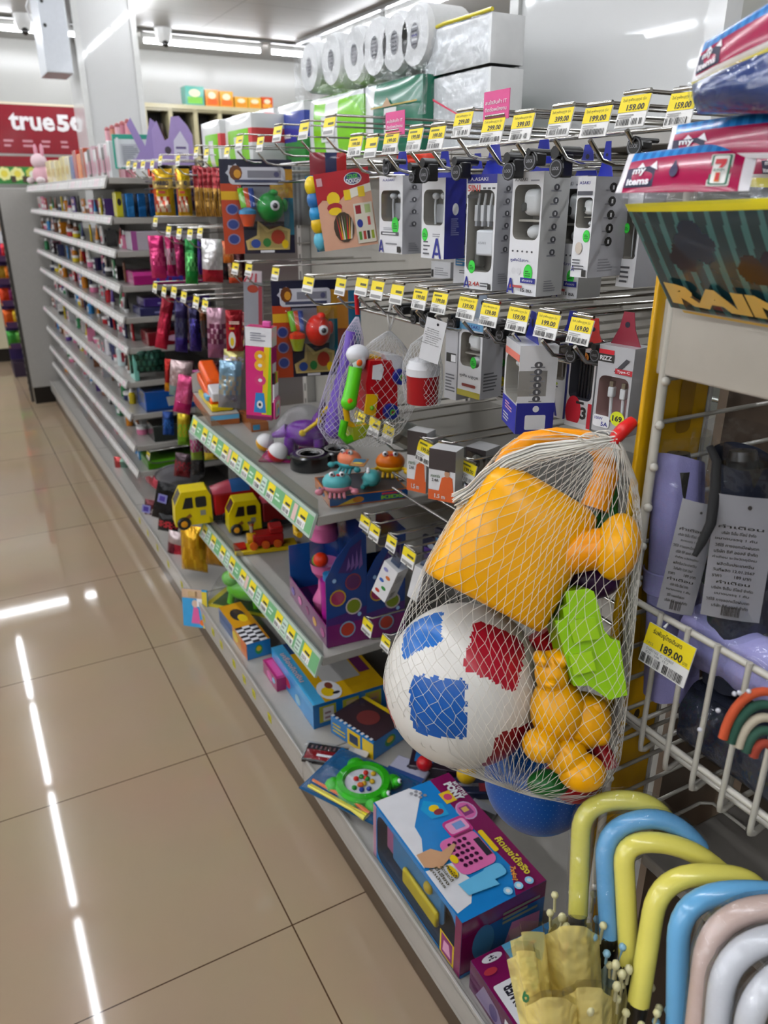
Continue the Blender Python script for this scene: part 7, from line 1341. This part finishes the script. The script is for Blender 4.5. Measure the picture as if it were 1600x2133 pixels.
pouch('snack_bag', 'yellow trimmed printed snack bag by the grey bowl on the base shelf', 240, 272, 952, 1004, -40, lambda u, v: Fo('#c8b01c') if v < .3 else Fo('#a83a3a') if u < .5 else Fo('#6a8a7a'), x=.60, t=.02)
# ================================================================ GOODS ON TOP OF THE RUN
ZT = LV[0]+.0008
def topbox(name, label, px0, px1, pyt, x, h, d, col, pr=None, cat='box', finish='gloss', yaw=-90, group=None, z=ZT):
    a, c = Z_at(px0, x), Z_at(px1, x); w = abs(a-c); b = MB(); b.box(-w/2, w/2, 0, d, 0, h, M(col, finish), .003); 
    if pr: b.front(0); pr(b, w, h)
    return tag(b.build(name, None, (x, (a+c)/2, z), (0, 0, RAD(yaw))), label, cat, group)
def Z_at(px, x): return X(px, 300, x).y
e = thing('plush_toy', 'pink and white plush rabbit sitting at the far end of the top shelf', 'plush toy', (.66, Z_at(78, .66), ZT), -60)
b = MB(); b.ball((0, 0, .06), (.06, .055, .06), M('#d8a8b0', 'cloth')); b.ball((0, -.01, .14), (.05, .046, .045), M('#e4c8cc', 'cloth'), 14, 10); b.build('body', e)
for s in (-1, 1): MB().ball((s*.03, 0, .2), (.014, .01, .04), M('#d898a8', 'cloth'), 10, 8).build('ear', e); MB().ball((s*.045, -.05, .03), (.022, .03, .02), M('#e4d4d4', 'cloth'), 10, 8).build('foot', e)
YP = [('pale yellow', '#e0d08a'), ('cream', '#e4d8a8'), ('butter yellow', '#d8c470'), ('pale gold', '#dcca84'), ('light cream', '#e6dcb4')]
for i, (cn, c) in enumerate(YP): topbox('lotion_box', f'{cn} lotion box in the yellow row on the far top shelf', 88+i*10, 97+i*10, 0, .66, .13-.006*(i % 3), .06, c, lambda b, w, h: b.oval(0, h*.5, w*.3, h*.2, M('#b8a060')), group='yellow lotion boxes')
for i, (cn, c) in enumerate((('blue', '#3a5a9a'), ('red', '#b02a20'), ('orange', '#e07a1c'), ('rust', '#a84a2a'))): topbox('slim_bottle_box', f'{cn} slim box beside the yellow lotion row on the far top shelf', 139+i*8, 146+i*8, 0, .66, .12+.02*(i % 2), .05, c, None, group='slim boxes')
for i in range(9): topbox('lipstick_card', f'white and black makeup card on the top shelf, {ORD[i]} from the orange slim box', 172+i*6, 177+i*6, 0, .66, .12+.008*(i % 3), .03, ['#d8d4d4', '#3a2a30', '#c8a8b0', '#d8d8d8', '#8a3a4a'][i % 5], lambda b, w, h: b.rect(-w*.3, w*.3, h*.2, h*.6, M('#b07a88')), 'makeup card', group='makeup cards')
for i in range(5):
    q = X(222+i*11, 262, .80); b = MB(); b.tube([(0, 0, 0), (0, 0, .22)], .012, M(['#d8a0a8', '#c8806a', '#e0b0b8', '#b87080', '#d89098'][i], 'plastic'), 8); b.ball((0, 0, .225), .013, M('#a8585a', 'plastic'), 8, 6); tag(b.build('brush_stick', None, (.80, q.y, ZT)), f'pink handled makeup brush standing behind the teal box, {ORD[i]} in the row', 'makeup brush', 'makeup brushes')
p, w, h = fit(236, 318, 280, 352, -16, y=3.26); e = thing('display_box', 'teal edged white information box standing on the top shelf', 'box', p-V((0, 0, h/2)), -16); b = MB(); b.box(-w/2, w/2, 0, .08, 0, h, M('#2f9a84', 'gloss'), .002); b.front(0); b.rect(-w*.44, w*.44, h*.04, h*.86, M('#d8dede')); b.rect(-w*.3, w*.2, h*.1, h*.72, M('#b8bcc0')); b.lines(-w*.26, w*.16, h*.14, h*.68, 10, M('#6a6e74'), 4); b.build('carton', e); b = MB(); b.front(-.002).rect(-w*.4, -w*.34, h*.02, h*.9, M('#e8ecec')); b.build('edge_trim', e)
def crown(label, L, R, T, B, y, yaw, c, rib):
    p, w, h = fit(L, R, T, B, yaw, y=y); e = thing('header_display', label, 'display stand', p-V((0, 0, h/2)), yaw)
    b = MB(); out = [(-w*.5, 0), (w*.5, 0), (w*.5, h*.62), (w*.4, h*.8), (w*.2, h), (0, h*.98), (-w*.1, h*.55), (-w*.2, h*.5), (-w*.36, h*.9), (-w*.5, h*.7)] if not rib else [(-w*.5, 0), (w*.3, 0), (w*.5, h*.9), (w*.3, h), (w*.05, h*.45), (-w*.35, h), (-w*.5, h*.86), (-w*.15, h*.35)]
    b.prism(out, M(c, 'gloss'), .004, Fr((0, 0, 0), (1, 0, 0), (0, 0, 1))); b.on((0, -.0042, 0), (1, 0, 0), (0, 0, 1))
    if not rib: b.poly([(w*.0, h*.1), (w*.36, h*.1), (w*.38, h*.42), (w*.2, h*.7), (w*.02, h*.5)], M('#d8d4e4', 'gloss')); b.lines(w*.06, w*.32, h*.33, h*.39, 1, M('#5a4a7a'), 2, .8); b.lines(w*.08, w*.3, h*.14, h*.28, 3, M('#7a6a9a'), 2); b.oval(-w*.14, h*.3, w*.08, h*.08, M('#3a3040'), 14)
    b.build('header_card', e); MB().box(-w*.4, w*.4, .002, .07, 0, h*.2, M('#b8a8d0', 'gloss')).build('tray', e)
crown('lilac cut-out cosmetic header card with white diamond panel on the top shelf', 318, 402, 242, 344, 3.05, -14, '#a892c8', False)
crown('lilac ribbon-shaped header card between teal box and diamond panel card', 268, 330, 246, 352, 3.2, -14, '#9a86bc', True)
# tissue and pad packs on the back of the top shelf
ZS = 1.471
def softpack(name, label, L, R, T, x, dep, mf, cat='tissue pack', zb=ZS, amp=.008, group=None, parts=None, h=None):
    ya, yb = X(L, (T+300)/2, x).y, X(R, (T+300)/2, x).y; w = abs(ya-yb); cy = (ya+yb)/2; h = h or X((L+R)/2, T, x).z-zb; e = thing(name, label, cat, (x, cy, zb), -90, group)
    b = MB()
    for nm, f in (('f', lambda u, v: ((u-.5)*w, -amp*sin(pi*u)**.5*sin(pi*v)**.5, v*h)), ('r', lambda u, v: (w/2+amp*sin(pi*u)**.5*sin(pi*v)**.5, u*dep, v*h)), ('l', lambda u, v: (-w/2-amp*sin(pi*u)*sin(pi*v), (1-u)*dep, v*h)), ('t', lambda u, v: ((u-.5)*w, v*dep, h+amp*sin(pi*u)**.5*sin(pi*v)**.5)), ('b', lambda u, v: ((.5-u)*w, dep, v*h))):
        b.grid(f, 14, 14, M('#e0e0de', 'gloss'), (mf if nm == 'f' else (lambda u, v: mf(.96, v))) if mf else None)
    b.build('pack', e); return e, w, h, dep
G3, TL_ = M('#7cc81c', 'gloss'), M('#12694e', 'gloss'); WP = M('#dfe0de', 'gloss')
for i, (L, R, T, lab) in enumerate(((420, 458, 254, 'white and lime green pad pack, farther of two beside the lilac cards'), (462, 524, 242, 'white and lime green pad pack with red flash next to the blue packs'))): softpack('pad_pack', lab, L, R, T, .78+.02*i, .1, lambda u, v: G3 if .3 < u < .9 and v < .75 and not (.5 < u < .7 and v < .6) else M('#c83a3a') if u > .92 and .4 < v < .7 else WP, 'pad pack', 1.4885 if False else 1.4715, group=None)
for i, (L, R, T, lab) in enumerate(((526, 572, 230, 'blue and green laundry pouch on the top shelf, beside the lime pad packs'), (580, 634, 216, 'blue and green laundry pouch on the top shelf, beside the clear lime pack'))): softpack('laundry_pouch', lab, L, R, T, .90, .08, lambda u, v: M('#1f7a2a', 'gloss') if v < .28+.15*u else M('#223a96', 'gloss') if .1 < u and v < .88 and not (.3 < u < .6 and .45 < v < .5) else WP, 'laundry pouch')
e, w, h, d = softpack('tissue_pack', 'clear white tissue pack with two lime green panels under the toilet rolls', 636, 758, 199, .92, .16, lambda u, v: G3 if (.2 < u < .4 or u > .66) and v < .9 else WP, amp=.012)
b = MB(); b.front(-.013).rect(-w*.12, w*.1, h*.3, h*.7, M('#d8dcd8')); b.lines(-w*.1, w*.08, h*.34, h*.66, 5, M('#8a9a8a'), 3); b.build('print', e)
e, w, h, d = softpack('tissue_pack', 'dark green and white tissue pack with gold line and mountain print under the toilet rolls', 762, 880, 168, .92, .16, lambda u, v: TL_ if (u > .2 and (u < .4 or u > .62 or v > .66)) else WP, amp=.012)
b = MB(); b.front(-.0135).rect(-w*.3, w*.5, h*.66, h*.68, M('#b8a04a')); b.poly([(-w*.1, h*.66), (w*.08, h*.66), (-w*.0, h*.78)], M('#b89a78')); b.text('幸', -w*.03, h*.5, h*.12, M('#2a3a38'), w*.12, .04); b.build('print', e)
zb = 1.60
e = thing('toilet_roll_pack', 'large clear pack of toilet rolls with printed cores stacked on the tissue packs', 'toilet roll pack', (0, 0, 0))
RW = M('#e2e1de', 'matte'); pts = [(644, 148), (690, 133), (738, 122), (780, 108), (822, 98), (864, 84)]
for rw in (0,):
    for i, (px, py) in enumerate(pts):
        c = X(px, py, .93); r_ = .060; c.z += .008; c.z = c.z-.118*rw; 
        if rw and i == 0: pass
        T = Matrix.Translation(c) @ Matrix.Rotation(RAD(90), 4, 'Y'); MB().lathe([(.001, .0), (r_*.9, .0), (r_, .012), (r_, .10), (r_*.9, .11), (.02, .11)], RW, 22, T).build('roll', e)
        if not rw:
            b = MB(); b.on((.93-.0008, c.y, c.z), (0, -1, 0), (0, 0, 1)); b.oval(0, 0, .017, .023, M('#8a8a8c', 'matte'), 16); kk = b.k
            for q in range(5): b.k = kk; b.rect(-.011, .011, -.016+.0075*q, -.0125+.0075*q, M(['#4a4a50', '#d8d8d8', '#3a3a7a'][q % 3] if i == 5 else '#55555a', 'matte'))
            b.build('printed_core', e)
c0, c5 = X(644, 148, .93), X(864, 84, .93)
MB().grid(lambda u, v: (.918-.004*sin(9*u)*sin(7*v), c0.y+.07+(c5.y-c0.y-.14)*u, (c0.z+(c5.z-c0.z)*u)+.07-.21*v), 24, 12, FILM()).build('plastic_wrap', e)
def block(label, T, zb, h, edge):
    e, w, h_, d = softpack('tissue_block', label, 886, 1019, T, .945, .075, None, zb=zb, amp=.004, h=h)
    if edge: b = MB(); b.tube([(-w*.5, 0, h_+.002), (-w*.2, 0, h_+.006), (w*.2, -.001, h_+.004), (w*.5, 0, h_+.004)], .004, M('#d8c81c', 'gloss'), 6); b.tube([(-w*.46, .05, h_+.004), (-w*.1, .05, h_+.01), (w*.1, .05, h_+.006)], .012, M('#1a7a5a', 'gloss'), 6); b.build('header_trim', e)
    b = MB(); b.grid(lambda u, v: ((u-.5)*w*1.02, -.007-.002*sin(23*u+5*v)*sin(19*v), v*h_), 26, 14, FILM()); b.build('plastic_wrap', e)
    b = MB(); b.on((0, -.0098, 0), (1, 0, 0), (0, 0, 1)); b.poly([(-w*.3, h_*.7), (w*.2, h_*.4), (w*.2, h_*.42), (-w*.3, h_*.73)], M('#d83a5a')) if not edge else None; b.build('pen_mark', e) if not edge else None
hh = (X(970, 150, .945).z-ZS)
block('white wrapped tissue block, lower of two beside the white column', 150, ZS, hh, False)
block('white wrapped tissue block with yellow edge, upper of two beside the white column', 35, ZS+hh+.006, X(970, 42, .945).z-ZS-hh-.006, True)
# ================================================================ CAMERA, WORLD, VIEW
cam = bpy.data.cameras.new('camera'); co = bpy.data.objects.new('camera', cam); COL.objects.link(co)
cam.sensor_fit = 'HORIZONTAL'; cam.sensor_width = 27; cam.lens = 27*F/1600; cam.clip_start = .02; cam.clip_end = 60
co.matrix_world = Matrix.Translation(EYE) @ Matrix((( _r.x, -_d.x, -_f.x), (_r.y, -_d.y, -_f.y), (_r.z, -_d.z, -_f.z))).to_4x4()
cam.dof.use_dof = True; cam.dof.focus_distance = .85; cam.dof.aperture_fstop = 8.5
SC.camera = co
w = bpy.data.worlds.new('world'); SC.world = w; w.use_nodes = True; w.node_tree.nodes['Background'].inputs[0].default_value = (.9, .93, 1, 1); w.node_tree.nodes['Background'].inputs[1].default_value = .02
vs = SC.view_settings; vs.view_transform = 'Standard'; vs.look = 'None'; vs.gamma = 1; vs.use_curve_mapping = False; vs.exposure = EXPO
cy = SC.cycles; cy.use_denoising = True; cy.max_bounces = 7; cy.diffuse_bounces = 1; cy.glossy_bounces = 3; cy.transmission_bounces = 4; cy.transparent_max_bounces = 16; cy.caustics_reflective = False; cy.caustics_refractive = False
cy.sample_clamp_indirect = 6
